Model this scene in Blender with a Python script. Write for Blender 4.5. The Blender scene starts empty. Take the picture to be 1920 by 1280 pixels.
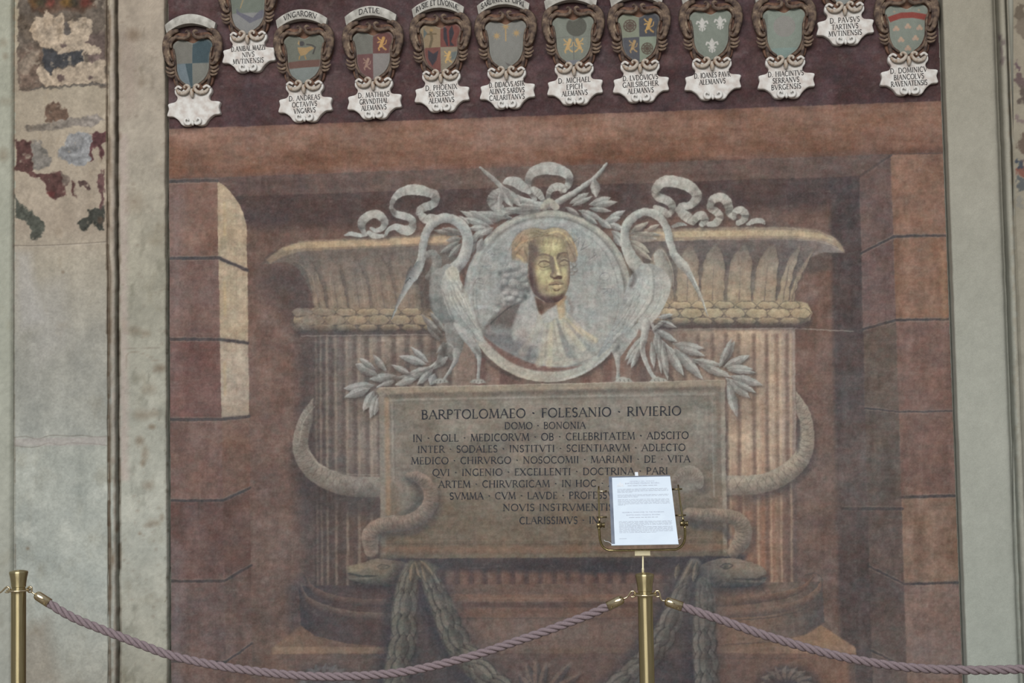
import bpy, bmesh, math
import numpy as np
from mathutils import Vector, Matrix

C = bpy.context.scene.collection
SC = bpy.context.scene

# ---------------------------------------------------------------- camera
FPX = 2667.0                                                  # focal length in photo pixels (1920 wide)
YAW, PITCH, ROLL = math.radians(5.09), math.radians(3.328), math.radians(-1.073)
WALL_D = 6.2                                                  # the painted wall is the plane y = 0; the camera stands 6.2 m off it
EYE = np.array([0.0, -WALL_D, 1.5])
FW = np.array([-math.sin(YAW) * math.cos(PITCH), math.cos(YAW) * math.cos(PITCH), math.sin(PITCH)])
_r = np.array([math.cos(YAW), math.sin(YAW), 0.0]); _u = np.cross(_r, FW)
RT = _r * math.cos(ROLL) + _u * math.sin(ROLL); UP = -_r * math.sin(ROLL) + _u * math.cos(ROLL)
cam_d = bpy.data.cameras.new('camera'); cam = bpy.data.objects.new('camera', cam_d); C.objects.link(cam)
cam_d.sensor_width = 36.0; cam_d.lens = FPX / 1920 * 36.0; cam_d.clip_end = 200
cam.matrix_world = Matrix(((RT[0], UP[0], -FW[0], EYE[0]), (RT[1], UP[1], -FW[1], EYE[1]), (RT[2], UP[2], -FW[2], EYE[2]), (0, 0, 0, 1)))
SC.camera = cam

# ---------------------------------------------------------------- daylight
SC.view_settings.view_transform = 'Standard'; SC.view_settings.look = 'None'
SC.view_settings.exposure = 0.0; SC.view_settings.gamma = 1.0; SC.view_settings.use_curve_mapping = False
world = bpy.data.worlds.new('sky'); SC.world = world; world.use_nodes = True
wn = world.node_tree; wn.nodes.clear()
w_out = wn.nodes.new('ShaderNodeOutputWorld'); w_bg = wn.nodes.new('ShaderNodeBackground')
w_tc = wn.nodes.new('ShaderNodeTexCoord'); w_sep = wn.nodes.new('ShaderNodeSeparateXYZ'); w_rmp = wn.nodes.new('ShaderNodeValToRGB')
wn.links.new(w_tc.outputs['Generated'], w_sep.inputs[0]); wn.links.new(w_sep.outputs['Z'], w_rmp.inputs[0])
wn.links.new(w_rmp.outputs[0], w_bg.inputs[0]); wn.links.new(w_bg.outputs[0], w_out.inputs[0])
e = w_rmp.color_ramp.elements
e[0].position = 0.0; e[0].color = (.72, .71, .69, 1); e[1].position = 1.0; e[1].color = (.84, .87, .92, 1)
w_bg.inputs[1].default_value = 0.53
lamp = bpy.data.lights.new('courtyard_daylight', 'AREA'); lamp.shape = 'RECTANGLE'; lamp.size = 7.0; lamp.size_y = 4.0
lamp.energy = 960; lamp.color = (1.0, .98, .95)
lo = bpy.data.objects.new('courtyard_daylight', lamp); C.objects.link(lo)
lo.location = (-1.2, -9.6, 5.7)
lo.rotation_euler = (Vector((-.3, 0, 1.2)) - Vector(lo.location)).to_track_quat('-Z', 'Y').to_euler()


def ray(x, y):
    x = np.asarray(x, float); y = np.asarray(y, float)
    return FW + ((x - 960) / FPX)[..., None] * RT - ((y - 640) / FPX)[..., None] * UP


def at(x, y, depth=0.0):
    """the point of the upright plane y = -depth seen at photo pixel (x, y)"""
    d = ray(x, y)
    return EYE + d * ((WALL_D - depth) / d[..., 1])[..., None]


def pix(P):
    """photo pixel of world points (n x 3)"""
    q = np.asarray(P, float) - EYE
    z = q @ FW
    return 960 + FPX * (q @ RT) / z, 640 - FPX * (q @ UP) / z


# ---------------------------------------------------------------- scene helpers
def tag(o, label=None, cat=None, group=None, kind=None):
    for k, v in (('label', label), ('category', cat), ('group', group), ('kind', kind)):
        if v:
            o[k] = v
    return o


def empty(name, loc, label, cat, group=None):
    o = bpy.data.objects.new(name, None); C.objects.link(o); o.location = loc; o.empty_display_size = .1
    return tag(o, label, cat, group)


def child_of(o, parent):
    o.parent = parent
    o.matrix_parent_inverse = Matrix.Identity(4)


def mesh_obj(name, verts, faces, mat, parent=None, smooth=False, cols=None, origin=None):
    """one mesh object; verts are world points (parent's origin is taken off); cols = linear colour per vertex"""
    V = np.asarray(verts, float)
    off = np.zeros(3)
    if parent is not None:
        p = parent
        while p is not None:
            off = off + np.array(p.location); p = p.parent
    V = V - off
    org = np.zeros(3)
    if origin is not None:
        org = np.asarray(origin, float) - off; V = V - org
    me = bpy.data.meshes.new(name)
    if isinstance(faces, np.ndarray) and faces.ndim == 2:
        n, k = faces.shape
        me.vertices.add(len(V)); me.vertices.foreach_set('co', V.astype(np.float32).ravel())
        me.loops.add(n * k); me.loops.foreach_set('vertex_index', faces.astype(np.int32).ravel())
        me.polygons.add(n); me.polygons.foreach_set('loop_start', np.arange(0, n * k, k, dtype=np.int32))
        me.update(calc_edges=True)
    else:
        me.from_pydata([tuple(v) for v in V], [], [list(f) for f in faces]); me.update()
    if smooth:
        me.polygons.foreach_set('use_smooth', np.ones(len(me.polygons), bool))
    if cols is not None:
        a = me.color_attributes.new('pigment', 'FLOAT_COLOR', 'POINT')
        c = np.ones((len(V), 4), np.float32); c[:, :3] = cols
        a.data.foreach_set('color', c.ravel())
    me.materials.append(mat)
    o = bpy.data.objects.new(name, me); C.objects.link(o)
    o.location = org
    if parent is not None:
        child_of(o, parent)
    return o


def lin(c):
    c = np.clip(np.asarray(c, np.float32) / 255.0, 0, 1)
    return np.where(c <= .04045, c / 12.92, ((c + .055) / 1.055) ** 2.4)


# ---------------------------------------------------------------- materials
def new_mat(name):
    m = bpy.data.materials.new(name); m.use_nodes = True
    nt = m.node_tree; b = nt.nodes['Principled BSDF']
    return m, nt, b


def pigment_mat(name, rough=.92, grain=.10, bump=.25, scale=420):
    """paint or plaster coloured by its own pigment, with a fine plaster grain"""
    m, nt, b = new_mat(name)
    a = nt.nodes.new('ShaderNodeVertexColor'); a.layer_name = 'pigment'
    tc = nt.nodes.new('ShaderNodeTexCoord'); n = nt.nodes.new('ShaderNodeTexNoise'); n.inputs['Scale'].default_value = scale; n.inputs['Detail'].default_value = 3
    nt.links.new(tc.outputs['Object'], n.inputs['Vector'])
    mr = nt.nodes.new('ShaderNodeMapRange'); mr.inputs['From Min'].default_value = .3; mr.inputs['From Max'].default_value = .7
    mr.inputs['To Min'].default_value = 1 - grain; mr.inputs['To Max'].default_value = 1 + grain
    nt.links.new(n.outputs['Fac'], mr.inputs['Value'])
    mx = nt.nodes.new('ShaderNodeVectorMath'); mx.operation = 'SCALE'
    nt.links.new(a.outputs['Color'], mx.inputs[0]); nt.links.new(mr.outputs[0], mx.inputs['Scale'])
    nt.links.new(mx.outputs[0], b.inputs['Base Color'])
    b.inputs['Roughness'].default_value = rough; b.inputs['Specular IOR Level'].default_value = .15
    if bump:
        n2 = nt.nodes.new('ShaderNodeTexNoise'); n2.inputs['Scale'].default_value = 90; n2.inputs['Detail'].default_value = 5
        nt.links.new(tc.outputs['Object'], n2.inputs['Vector'])
        bp = nt.nodes.new('ShaderNodeBump'); bp.inputs['Strength'].default_value = bump; bp.inputs['Distance'].default_value = .002
        nt.links.new(n2.outputs['Fac'], bp.inputs['Height']); nt.links.new(bp.outputs[0], b.inputs['Normal'])
    return m


def noise_mat(name, c0, c1, scale=40, rough=.8, metal=0.0, bump=0.0, lo_=.35, hi_=.65, detail=4, spec=.3, c2=None, stretch=None):
    m, nt, b = new_mat(name)
    tc = nt.nodes.new('ShaderNodeTexCoord'); n = nt.nodes.new('ShaderNodeTexNoise'); n.inputs['Scale'].default_value = scale; n.inputs['Detail'].default_value = detail
    if stretch:
        mp = nt.nodes.new('ShaderNodeMapping'); mp.inputs['Scale'].default_value = stretch
        nt.links.new(tc.outputs['Object'], mp.inputs[0]); nt.links.new(mp.outputs[0], n.inputs['Vector'])
    else:
        nt.links.new(tc.outputs['Object'], n.inputs['Vector'])
    r = nt.nodes.new('ShaderNodeValToRGB'); e = r.color_ramp.elements
    e[0].position = lo_; e[0].color = (*lin(c0), 1); e[1].position = hi_; e[1].color = (*lin(c1), 1)
    if c2 is not None:
        k = e.new(min(hi_ + .12, .98)); k.color = (*lin(c2), 1)
    nt.links.new(n.outputs['Fac'], r.inputs[0]); nt.links.new(r.outputs[0], b.inputs['Base Color'])
    b.inputs['Roughness'].default_value = rough; b.inputs['Metallic'].default_value = metal; b.inputs['Specular IOR Level'].default_value = spec
    if bump:
        bp = nt.nodes.new('ShaderNodeBump'); bp.inputs['Strength'].default_value = bump; bp.inputs['Distance'].default_value = .002
        nt.links.new(n.outputs['Fac'], bp.inputs['Height']); nt.links.new(bp.outputs[0], b.inputs['Normal'])
    return m


M_FRESCO = pigment_mat('fresco_pigment', grain=.12)
M_PLASTER = pigment_mat('old_plaster', grain=.08, bump=.5, scale=300)
M_SHIELD = pigment_mat('painted_shield', rough=.8, grain=.12, bump=.3, scale=500)
M_WALL = noise_mat('plain_plaster', (150, 148, 136), (168, 168, 158), 3, .95, bump=.2)
M_INK = noise_mat('inscription_ink', (46, 49, 56), (84, 82, 80), 60, .9, lo_=.42, hi_=.75, spec=.1)
M_INK2 = noise_mat('plaque_ink', (44, 44, 46), (96, 92, 90), 160, .9, lo_=.45, hi_=.75, spec=.1)
M_FRAME = noise_mat('worn_painted_stucco', (64, 54, 51), (112, 96, 83), 42, .85, bump=.3, lo_=.36, hi_=.62, c2=(158, 143, 122), spec=.15, detail=6)
M_PLATE = noise_mat('worn_reddish_stucco', (78, 58, 52), (120, 92, 76), 30, .85, bump=.3, lo_=.34, hi_=.62, c2=(138, 112, 92), spec=.15)
M_SCROLL = noise_mat('pale_gilt_stucco', (132, 108, 86), (168, 160, 150), 60, .8, bump=.3, lo_=.3, hi_=.55)
M_PLAQUE = noise_mat('white_stucco', (174, 164, 158), (192, 189, 185), 34, .85, bump=.4, lo_=.28, hi_=.5, c2=(202, 201, 198))
M_RIBBON = noise_mat('grey_white_stucco', (140, 138, 132), (178, 176, 170), 30, .85, bump=.4)
M_BRASS = noise_mat('brushed_brass', (166, 155, 120), (178, 167, 131), 300, .20, metal=1.0, stretch=(1, 1, .05))
nt_ = M_BRASS.node_tree; b_ = nt_.nodes['Principled BSDF']   # drawn along its length: highlights run up and down the tube
b_.inputs['Roughness'].default_value = .34; b_.inputs['Anisotropic'].default_value = .92; b_.inputs['Anisotropic Rotation'].default_value = .25
tg_ = nt_.nodes.new('ShaderNodeTangent'); tg_.direction_type = 'RADIAL'; tg_.axis = 'Z'; nt_.links.new(tg_.outputs[0], b_.inputs['Tangent'])
M_NICKEL = noise_mat('polished_fitting', (190, 176, 146), (200, 188, 160), 200, .2, metal=1.0)
M_HOLDER = noise_mat('aged_brass_rod', (140, 128, 92), (158, 146, 108), 120, .25, metal=1.0)
M_DARKBRASS = noise_mat('dark_brass', (110, 100, 76), (130, 118, 88), 200, .32, metal=1.0)
M_IVORY = noise_mat('pale_brass_block', (214, 206, 172), (224, 216, 184), 60, .5, metal=.3)
M_ROPE = noise_mat('mauve_rope', (108, 96, 101), (134, 121, 125), 500, .85, bump=.4, stretch=(1, 1, 1))
M_PAPER = noise_mat('white_paper', (194, 207, 221), (199, 212, 225), 20, .5, spec=.4)
M_SLEEVE = noise_mat('clear_sleeve_edge', (92, 100, 116), (112, 118, 130), 20, .25, spec=.5)
M_PRINT = noise_mat('grey_print', (158, 166, 180), (170, 178, 190), 200, .8)
M_PRINT2 = noise_mat('heading_print', (136, 138, 156), (150, 152, 168), 200, .8)
M_CREST = noise_mat('pale_crest_print', (196, 204, 214), (208, 214, 222), 100, .8)
M_FLOOR = noise_mat('stone_floor', (120, 112, 104), (146, 138, 128), 2.5, .6, bump=.1)
M_PIER = noise_mat('unseen_pier_stone', (120, 112, 100), (140, 132, 118), 2, .9)
# ---------------------------------------------------------------- roman capitals: pen lines in a 0..1 high box
def _arc(cx, cy, rx, ry, a0, a1, n=9):
    return [(cx + rx * math.cos(math.radians(a0 + (a1 - a0) * k / n)), cy + ry * math.sin(math.radians(a0 + (a1 - a0) * k / n))) for k in range(n + 1)]


# letter: (advance width, [(weight, line), ...]); weight 1 thick stem, .45 hairline, serifs added at the ends marked in SER
GL = {
    'A': (.78, [(.5, [(.04, 0), (.38, 1)]), (1, [(.38, 1), (.74, 0)]), (.45, [(.17, .36), (.6, .36)])], [(.04, 0), (.74, 0)]),
    'B': (.62, [(1, [(.12, 0), (.12, 1)]), (.7, [(.12, 1)] + _arc(.3, .77, .2, .23, 90, -90) + [(.12, .54)]), (.8, [(.12, .54)] + _arc(.3, .27, .26, .27, 90, -90) + [(.12, 0)])], [(.12, 0), (.12, 1)]),
    'C': (.74, [(.9, _arc(.42, .5, .36, .5, 48, 312, 16))], []),
    'D': (.8, [(1, [(.12, 0), (.12, 1)]), (.8, [(.12, 1), (.3, 1)] + _arc(.32, .5, .4, .5, 90, -90, 12) + [(.12, 0)])], [(.12, 0), (.12, 1)]),
    'E': (.56, [(1, [(.12, 0), (.12, 1)]), (.5, [(.12, 1), (.48, 1), (.48, .9)]), (.5, [(.12, .53), (.42, .53)]), (.5, [(.12, 0), (.5, 0), (.52, .12)])], [(.12, 0), (.12, 1)]),
    'F': (.54, [(1, [(.12, 0), (.12, 1)]), (.5, [(.12, 1), (.48, 1), (.48, .9)]), (.5, [(.12, .52), (.42, .52)])], [(.12, 0), (.12, 1)]),
    'G': (.78, [(.9, _arc(.42, .5, .36, .5, 48, 325, 16)), (1, [(.68, .02), (.68, .4)])], [(.68, .4)]),
    'H': (.82, [(1, [(.12, 0), (.12, 1)]), (1, [(.68, 0), (.68, 1)]), (.45, [(.12, .52), (.68, .52)])], [(.12, 0), (.12, 1), (.68, 0), (.68, 1)]),
    'I': (.28, [(1, [(.14, 0), (.14, 1)])], [(.14, 0), (.14, 1)]),
    'L': (.56, [(1, [(.12, 0), (.12, 1)]), (.5, [(.12, 0), (.5, 0), (.52, .14)])], [(.12, 0), (.12, 1)]),
    'M': (.94, [(.5, [(.08, 0), (.16, 1)]), (1, [(.16, 1), (.46, .06)]), (.5, [(.46, .06), (.76, 1)]), (1, [(.76, 1), (.86, 0)])], [(.08, 0), (.86, 0), (.14, 1), (.78, 1)]),
    'N': (.84, [(.5, [(.12, 0), (.12, 1)]), (1, [(.12, 1), (.7, .02)]), (.5, [(.7, 0), (.7, 1)])], [(.12, 0), (.1, 1), (.7, 1)]),
    'O': (.86, [(.85, _arc(.43, .5, .38, .5, 0, 360, 22))], []),
    'P': (.6, [(1, [(.12, 0), (.12, 1)]), (.75, [(.12, 1)] + _arc(.3, .74, .24, .26, 90, -90) + [(.12, .48)])], [(.12, 0), (.12, 1)]),
    'Q': (.86, [(.85, _arc(.43, .5, .38, .5, 0, 360, 22)), (.6, [(.4, .02), (.6, -.22), (.95, -.26)])], []),
    'R': (.7, [(1, [(.12, 0), (.12, 1)]), (.75, [(.12, 1)] + _arc(.3, .74, .24, .26, 90, -90) + [(.12, .48)]), (.9, [(.3, .48), (.68, 0)])], [(.12, 0), (.12, 1), (.68, 0)]),
    'S': (.54, [(.9, _arc(.28, .75, .2, .25, 30, 250, 9) + _arc(.26, .26, .21, .26, 70, -150, 9))], []),
    'T': (.66, [(1, [(.33, 0), (.33, 1)]), (.5, [(.04, .88), (.05, 1), (.61, 1), (.62, .88)])], [(.33, 0)]),
    'U': (.76, [(1, [(.12, 1), (.12, .3)] + _arc(.38, .3, .26, .3, 180, 360, 8) + [(.64, 1)])], [(.12, 1), (.64, 1)]),
    'V': (.78, [(1, [(.04, 1), (.4, 0)]), (.5, [(.4, 0), (.74, 1)])], [(.04, 1), (.74, 1)]),
    'X': (.76, [(1, [(.08, 1), (.68, 0)]), (.5, [(.06, 0), (.66, 1)])], [(.08, 1), (.68, 0), (.06, 0), (.66, 1)]),
    'Y': (.7, [(1, [(.05, 1), (.34, .5), (.34, 0)]), (.5, [(.34, .5), (.64, 1)])], [(.05, 1), (.64, 1), (.34, 0)]),
    'Z': (.64, [(.5, [(.08, .9), (.08, 1), (.56, 1)]), (1, [(.56, 1), (.06, 0)]), (.5, [(.06, 0), (.56, 0), (.58, .12)])], []),
    '.': (.3, [(1.3, [(.12, .02), (.13, .06)])], []),
    '·': (.42, [(1.4, [(.2, .46), (.22, .52)])], []),
    '-': (.5, [(.6, [(.08, .45), (.42, .45)])], []),
    ',': (.3, [(.9, [(.14, .08), (.08, -.12)])], []),
    "'": (.24, [(.8, [(.12, 1), (.1, .78)])], []),
    ' ': (.36, [], []),
    'Æ': (.98, [(.5, [(.02, 0), (.44, 1)]), (.45, [(.18, .36), (.48, .36)]), (1, [(.48, 0), (.48, 1)]), (.5, [(.44, 1), (.88, 1), (.88, .9)]), (.5, [(.48, .53), (.8, .53)]), (.5, [(.48, 0), (.9, 0), (.92, .12)])], [(.02, 0)]),
}


def glyph_lines(ch):
    return [l for _, l in GL[ch][1]]


def text_ribbons(text, x, y, h, width=None, stem=.13, slope=0.0, rise=0.0, serif=True, bow=None):
    """flat pen quads [(4 points), ...] of a line of capitals; x, y its lower left, h its height, width squeezes it to fit"""
    adv = sum(GL[c][0] + .09 for c in text) - .09
    sx = h if width is None else width / adv
    quads = []; cx = 0
    for ch in text:
        w, strokes, ser = GL[ch]
        lines = [(wt, [(cx + px, py) for px, py in l]) for wt, l in strokes]
        if serif:
            lines += [(.42, [(cx + px - .1, py), (cx + px + .1, py)]) for px, py in ser]
        for wt, l in lines:
            hw = stem * h * wt / 2
            P = [(x + px * sx + slope * py * h, y + py * h + rise * px * sx / max(adv * sx, 1e-9)) for px, py in l]
            for (ax, ay), (bx, by) in zip(P[:-1], P[1:]):
                dx, dy = bx - ax, by - ay; L = math.hypot(dx, dy)
                if L < 1e-9:
                    continue
                ex, ey = dx / L * hw * .35, dy / L * hw * .35; nx, ny = -dy / L * hw, dx / L * hw
                quads.append([(ax - ex + nx, ay - ey + ny), (ax - ex - nx, ay - ey - ny), (bx + ex - nx, by + ey - ny), (bx + ex + nx, by + ey + ny)])
        cx += w + .09
    return quads
# ---------------------------------------------------------------- fresco brushes
PX0, PY0, PX1, PY1, PK = 296, -190, 1822, 1420, 1.0        # painted area in photo pixels, cells per pixel
PW, PH = int((PX1 - PX0) * PK) + 1, int((PY1 - PY0) * PK) + 1
CAN = np.zeros((PH, PW, 3), np.float32)
PID = np.zeros((PH, PW), np.uint8)
GX = (PX0 + np.arange(PW) / PK).astype(np.float32)
GY = (PY0 + np.arange(PH) / PK).astype(np.float32)


def vnoise(h, w, cy, cx, seed):
    """smooth value noise, h x w samples, lattice cells of cy x cx samples, in -1..1"""
    r = np.random.default_rng(seed)
    ny, nx = int(h / cy) + 3, int(w / cx) + 3
    g = r.uniform(-1, 1, (ny, nx)).astype(np.float32)
    y = np.arange(h, dtype=np.float32) / cy; x = np.arange(w, dtype=np.float32) / cx
    yi, xi = y.astype(int), x.astype(int)
    fy, fx = y - yi, x - xi
    fy = (fy * fy * (3 - 2 * fy))[:, None]; fx = (fx * fx * (3 - 2 * fx))[None, :]
    a = g[yi][:, xi]; b = g[yi][:, xi + 1]; c = g[yi + 1][:, xi]; d = g[yi + 1][:, xi + 1]
    return a * (1 - fy) * (1 - fx) + b * (1 - fy) * fx + c * fy * (1 - fx) + d * fy * fx


def fbm(cy, cx, seed, octaves=4, h=None, w=None, gain=.55):
    h = h or PH; w = w or PW
    o = np.zeros((h, w), np.float32); a = 1.0; t = 0
    for k in range(octaves):
        o += a * vnoise(h, w, max(cy / 2 ** k, 1), max(cx / 2 ** k, 1), seed * 31 + k)
        t += a; a *= gain
    return o / t * 1.6


def smooth_path(p, closed=False, n=6, extra=None):
    p = np.asarray(p, float)
    if closed:
        q = np.vstack([p[-1], p, p[0], p[1]])
    else:
        q = np.vstack([2 * p[0] - p[1], p, 2 * p[-1] - p[-2]])
    out = []
    for i in range(1, len(q) - 2):
        a, b, c, d = q[i - 1], q[i], q[i + 1], q[i + 2]
        for t in np.arange(n) / n:
            out.append(.5 * (2 * b + (c - a) * t + (2 * a - 5 * b + 4 * c - d) * t * t + (3 * b - a - 3 * c + d) * t ** 3))
    if not closed:
        out.append(q[-2])
    return np.array(out)


def win(x0, y0, x1, y1):
    i0 = max(int((x0 - PX0) * PK), 0); i1 = min(int((x1 - PX0) * PK) + 2, PW)
    j0 = max(int((y0 - PY0) * PK), 0); j1 = min(int((y1 - PY0) * PK) + 2, PH)
    if i1 <= i0 or j1 <= j0:
        return None
    X, Y = np.meshgrid(GX[i0:i1], GY[j0:j1])
    return slice(j0, j1), slice(i0, i1), X, Y


def sdpoly(p, X, Y):
    d = np.full(X.shape, 1e9, np.float32); ins = np.zeros(X.shape, bool)
    n = len(p)
    for i in range(n):
        ax, ay = p[i]; bx, by = p[(i + 1) % n]
        ex, ey = bx - ax, by - ay
        L = ex * ex + ey * ey
        if L < 1e-9:
            continue
        wx, wy = X - ax, Y - ay
        t = np.clip((wx * ex + wy * ey) / L, 0, 1)
        d = np.minimum(d, (wx - t * ex) ** 2 + (wy - t * ey) ** 2)
        if ay != by:
            c = (ay > Y) != (by > Y)
            ins ^= c & (X < ex * (Y - ay) / ey + ax)
    d = np.sqrt(d)
    return np.where(ins, -d, d)


def lerp(a, b, t):
    return a + (b - a) * t


def col3(c):
    return np.asarray(c, np.float32)


def ramp(t, stops):
    """piecewise linear colours; stops = [(t, colour), ...]"""
    ts = [s[0] for s in stops]
    return np.stack([np.interp(t, ts, [s[1][k] for s in stops]) for k in range(3)], -1).astype(np.float32)


CLIP = [None]                                                 # f(X, Y) -> 0..1: where the brush may mark (something painted stands before it)


def put(s, m, c, pid=None):
    j, i = s
    if CLIP[0] is not None:
        X, Y = np.meshgrid(GX[i], GY[j]); m = m * CLIP[0](X, Y)
    c = np.asarray(c, np.float32)
    CAN[j, i] += (c - CAN[j, i]) * m[..., None]
    if pid is not None:
        v = PID[j, i]; v[m > .5] = pid


def fill(p, c, soft=1.6, a=1.0, pid=None, smooth=0, mod=None):
    """filled outline; c a colour or f(X, Y, sd) -> colours"""
    p = smooth_path(p, True, smooth) if smooth else np.asarray(p, float)
    pad = soft + 2
    s = win(p[:, 0].min() - pad, p[:, 1].min() - pad, p[:, 0].max() + pad, p[:, 1].max() + pad)
    if s is None:
        return
    j, i, X, Y = s
    sd = sdpoly(p, X, Y)
    m = np.clip(.5 - sd / soft, 0, 1) * a
    if mod is not None:
        m = m * mod(X, Y)
    put((j, i), m, c(X, Y, sd) if callable(c) else col3(c), pid)


def stroke(p, w, c, soft=1.4, a=1.0, pid=None, smooth=5, fade=0):
    """brush stroke of half-width w (number or one per point); c a colour or f(u, t, nx, ny): u -1..1 across, t 0..1 along"""
    p = np.asarray(p, float); n0 = len(p)
    w = np.full(n0, float(w)) if np.isscalar(w) else np.asarray(w, float)
    q = np.column_stack([p, w])
    if smooth and n0 > 2:
        q = smooth_path(q, False, smooth)
    w = np.maximum(q[:, 2], .05); p = q[:, :2]
    pad = w.max() + soft + 2
    s = win(p[:, 0].min() - pad, p[:, 1].min() - pad, p[:, 0].max() + pad, p[:, 1].max() + pad)
    if s is None:
        return
    j, i, X, Y = s
    best = np.full(X.shape, 1e9, np.float32); U = np.zeros(X.shape, np.float32); T = U.copy(); NX = U.copy(); NY = U.copy()
    seg = np.hypot(*(p[1:] - p[:-1]).T); cum = np.concatenate([[0], np.cumsum(seg)]); tot = max(cum[-1], 1e-6)
    for k in range(len(p) - 1):
        ax, ay = p[k]; ex, ey = p[k + 1] - p[k]; L = ex * ex + ey * ey
        if L < 1e-9:
            continue
        wx, wy = X - ax, Y - ay
        t = np.clip((wx * ex + wy * ey) / L, 0, 1)
        dx, dy = wx - t * ex, wy - t * ey
        d = np.sqrt(dx * dx + dy * dy); ww = w[k] + (w[k + 1] - w[k]) * t
        e = d - ww
        b = e < best
        l = math.sqrt(L); nx, ny = -ey / l, ex / l
        u = (dx * nx + dy * ny) / ww
        best = np.where(b, e, best); U = np.where(b, u, U); T = np.where(b, (cum[k] + t * seg[k]) / tot, T)
        NX = np.where(b, nx, NX); NY = np.where(b, ny, NY)
    m = np.clip(.5 - best / soft, 0, 1) * a
    if fade:
        m = m * np.clip(np.minimum(T, 1 - T) / fade, 0, 1)
    put((j, i), m, c(np.clip(U, -1, 1), T, NX, NY) if callable(c) else col3(c), pid)


def round_col(light, mid, dark, lx=-.5, ly=-.85, k=1.0):
    """painted roundness: light where the cross direction faces (lx, ly)"""
    def f(u, t, nx, ny):
        s = (nx * lx + ny * ly) * u * k
        return ramp(s, [(-1, dark), (-.1, mid), (.35, light), (1, light)])
    return f


def poly_light(light, mid, dark, ang=-60, wid=None):
    """plain linear tone over a shape's own extent, along ang degrees (0 = light at right)"""
    a = math.radians(ang); cx, cy = math.cos(a), math.sin(a)

    def f(X, Y, sd):
        i = sd < 0
        v = X * cx + Y * cy
        if not i.any():
            return np.broadcast_to(col3(mid), X.shape + (3,))
        lo, hi = v[i].min(), v[i].max()
        return ramp((v - lo) / max(hi - lo, 1e-6), [(0, dark), (.5, mid), (1, light)])
    return f


LEAF_L, LEAF_M, LEAF_D = (166, 166, 162), (142, 141, 138), (92, 86, 86)


def leaf(x0, y0, x1, y1, w, pid=None, L=LEAF_L, M=LEAF_M, D=LEAF_D, sh=.5, bend=0.0, a=1.0):
    """one painted laurel leaf from its stalk (x0, y0) to its tip, with a midrib, a light and a dark half"""
    dx, dy = x1 - x0, y1 - y0; l = math.hypot(dx, dy); tx, ty = dx / l, dy / l; nx, ny = -ty, tx
    prof = [(0, .06), (.15, .5), (.35, .95), (.55, 1), (.75, .72), (.9, .32), (1, .02)]
    up = [(x0 + dx * t + nx * (w * v + bend * l * 4 * t * (1 - t)), y0 + dy * t + ny * (w * v + bend * l * 4 * t * (1 - t))) for t, v in prof]
    dn = [(x0 + dx * t + nx * (-w * v + bend * l * 4 * t * (1 - t)), y0 + dy * t + ny * (-w * v + bend * l * 4 * t * (1 - t))) for t, v in prof]
    out = np.array(up + dn[::-1])
    if sh:
        fill(out + np.array([2.5, 3.5]), (64, 56, 58), soft=5, a=sh)
    side = 1 if (nx * -.5 + ny * -.85) > 0 else -1

    def c(X, Y, sd):
        t = ((X - x0) * tx + (Y - y0) * ty) / l
        o = ((X - x0) * nx + (Y - y0) * ny) - bend * l * 4 * t * (1 - t)
        s = np.clip(o / w * side, -1, 1)
        r = ramp(s, [(-1, lerp(col3(D), col3(M), .4)), (-.15, M), (.12, L), (.7, L), (1, M)])
        return r * (1 - .12 * np.clip(1 - t, 0, 1))[..., None]
    fill(out, c, soft=1.5, a=a, pid=pid)
    mid = [(x0 + dx * t + nx * bend * l * 4 * t * (1 - t), y0 + dy * t + ny * bend * l * 4 * t * (1 - t)) for t in (0.05, .3, .6, .9)]
    stroke(mid, [.6, .5, .4, .2], D, soft=1.2, a=.45, smooth=3)


def twig(p, w, pid=None, L=LEAF_L, M=LEAF_M, D=LEAF_D):
    stroke(np.asarray(p) + np.array([2, 3]), np.asarray(w) + .5, (70, 62, 62), soft=4, a=.4)
    stroke(p, w, round_col(L, M, D), pid=pid)


def line(p, c, w=.7, a=.6, soft=1.2, smooth=4, pid=None):
    stroke(p, w, c, soft=soft, a=a, smooth=smooth if len(p) > 2 else 0, pid=pid)


def mottled(base, cy, cx, seed, amp=10, tint=(1, .9, .8), octaves=4):
    """a pigment worked unevenly: colour field over the whole canvas"""
    n = fbm(cy, cx, seed, octaves)
    return col3(base) + n[..., None] * amp * col3(tint)
# ---------------------------------------------------------------- the fresco itself
def yl(p, q):
    """y along the straight painted edge through two points"""
    return lambda x: p[1] + (q[1] - p[1]) * (x - p[0]) / (q[0] - p[0])


Y_PUR = yl((320, 242), (1757, 190)); Y_BEAM = yl((320, 335), (1765, 286)); Y_SOF = yl((466, 367), (1612, 330))
YS_EYE = 786.


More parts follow.
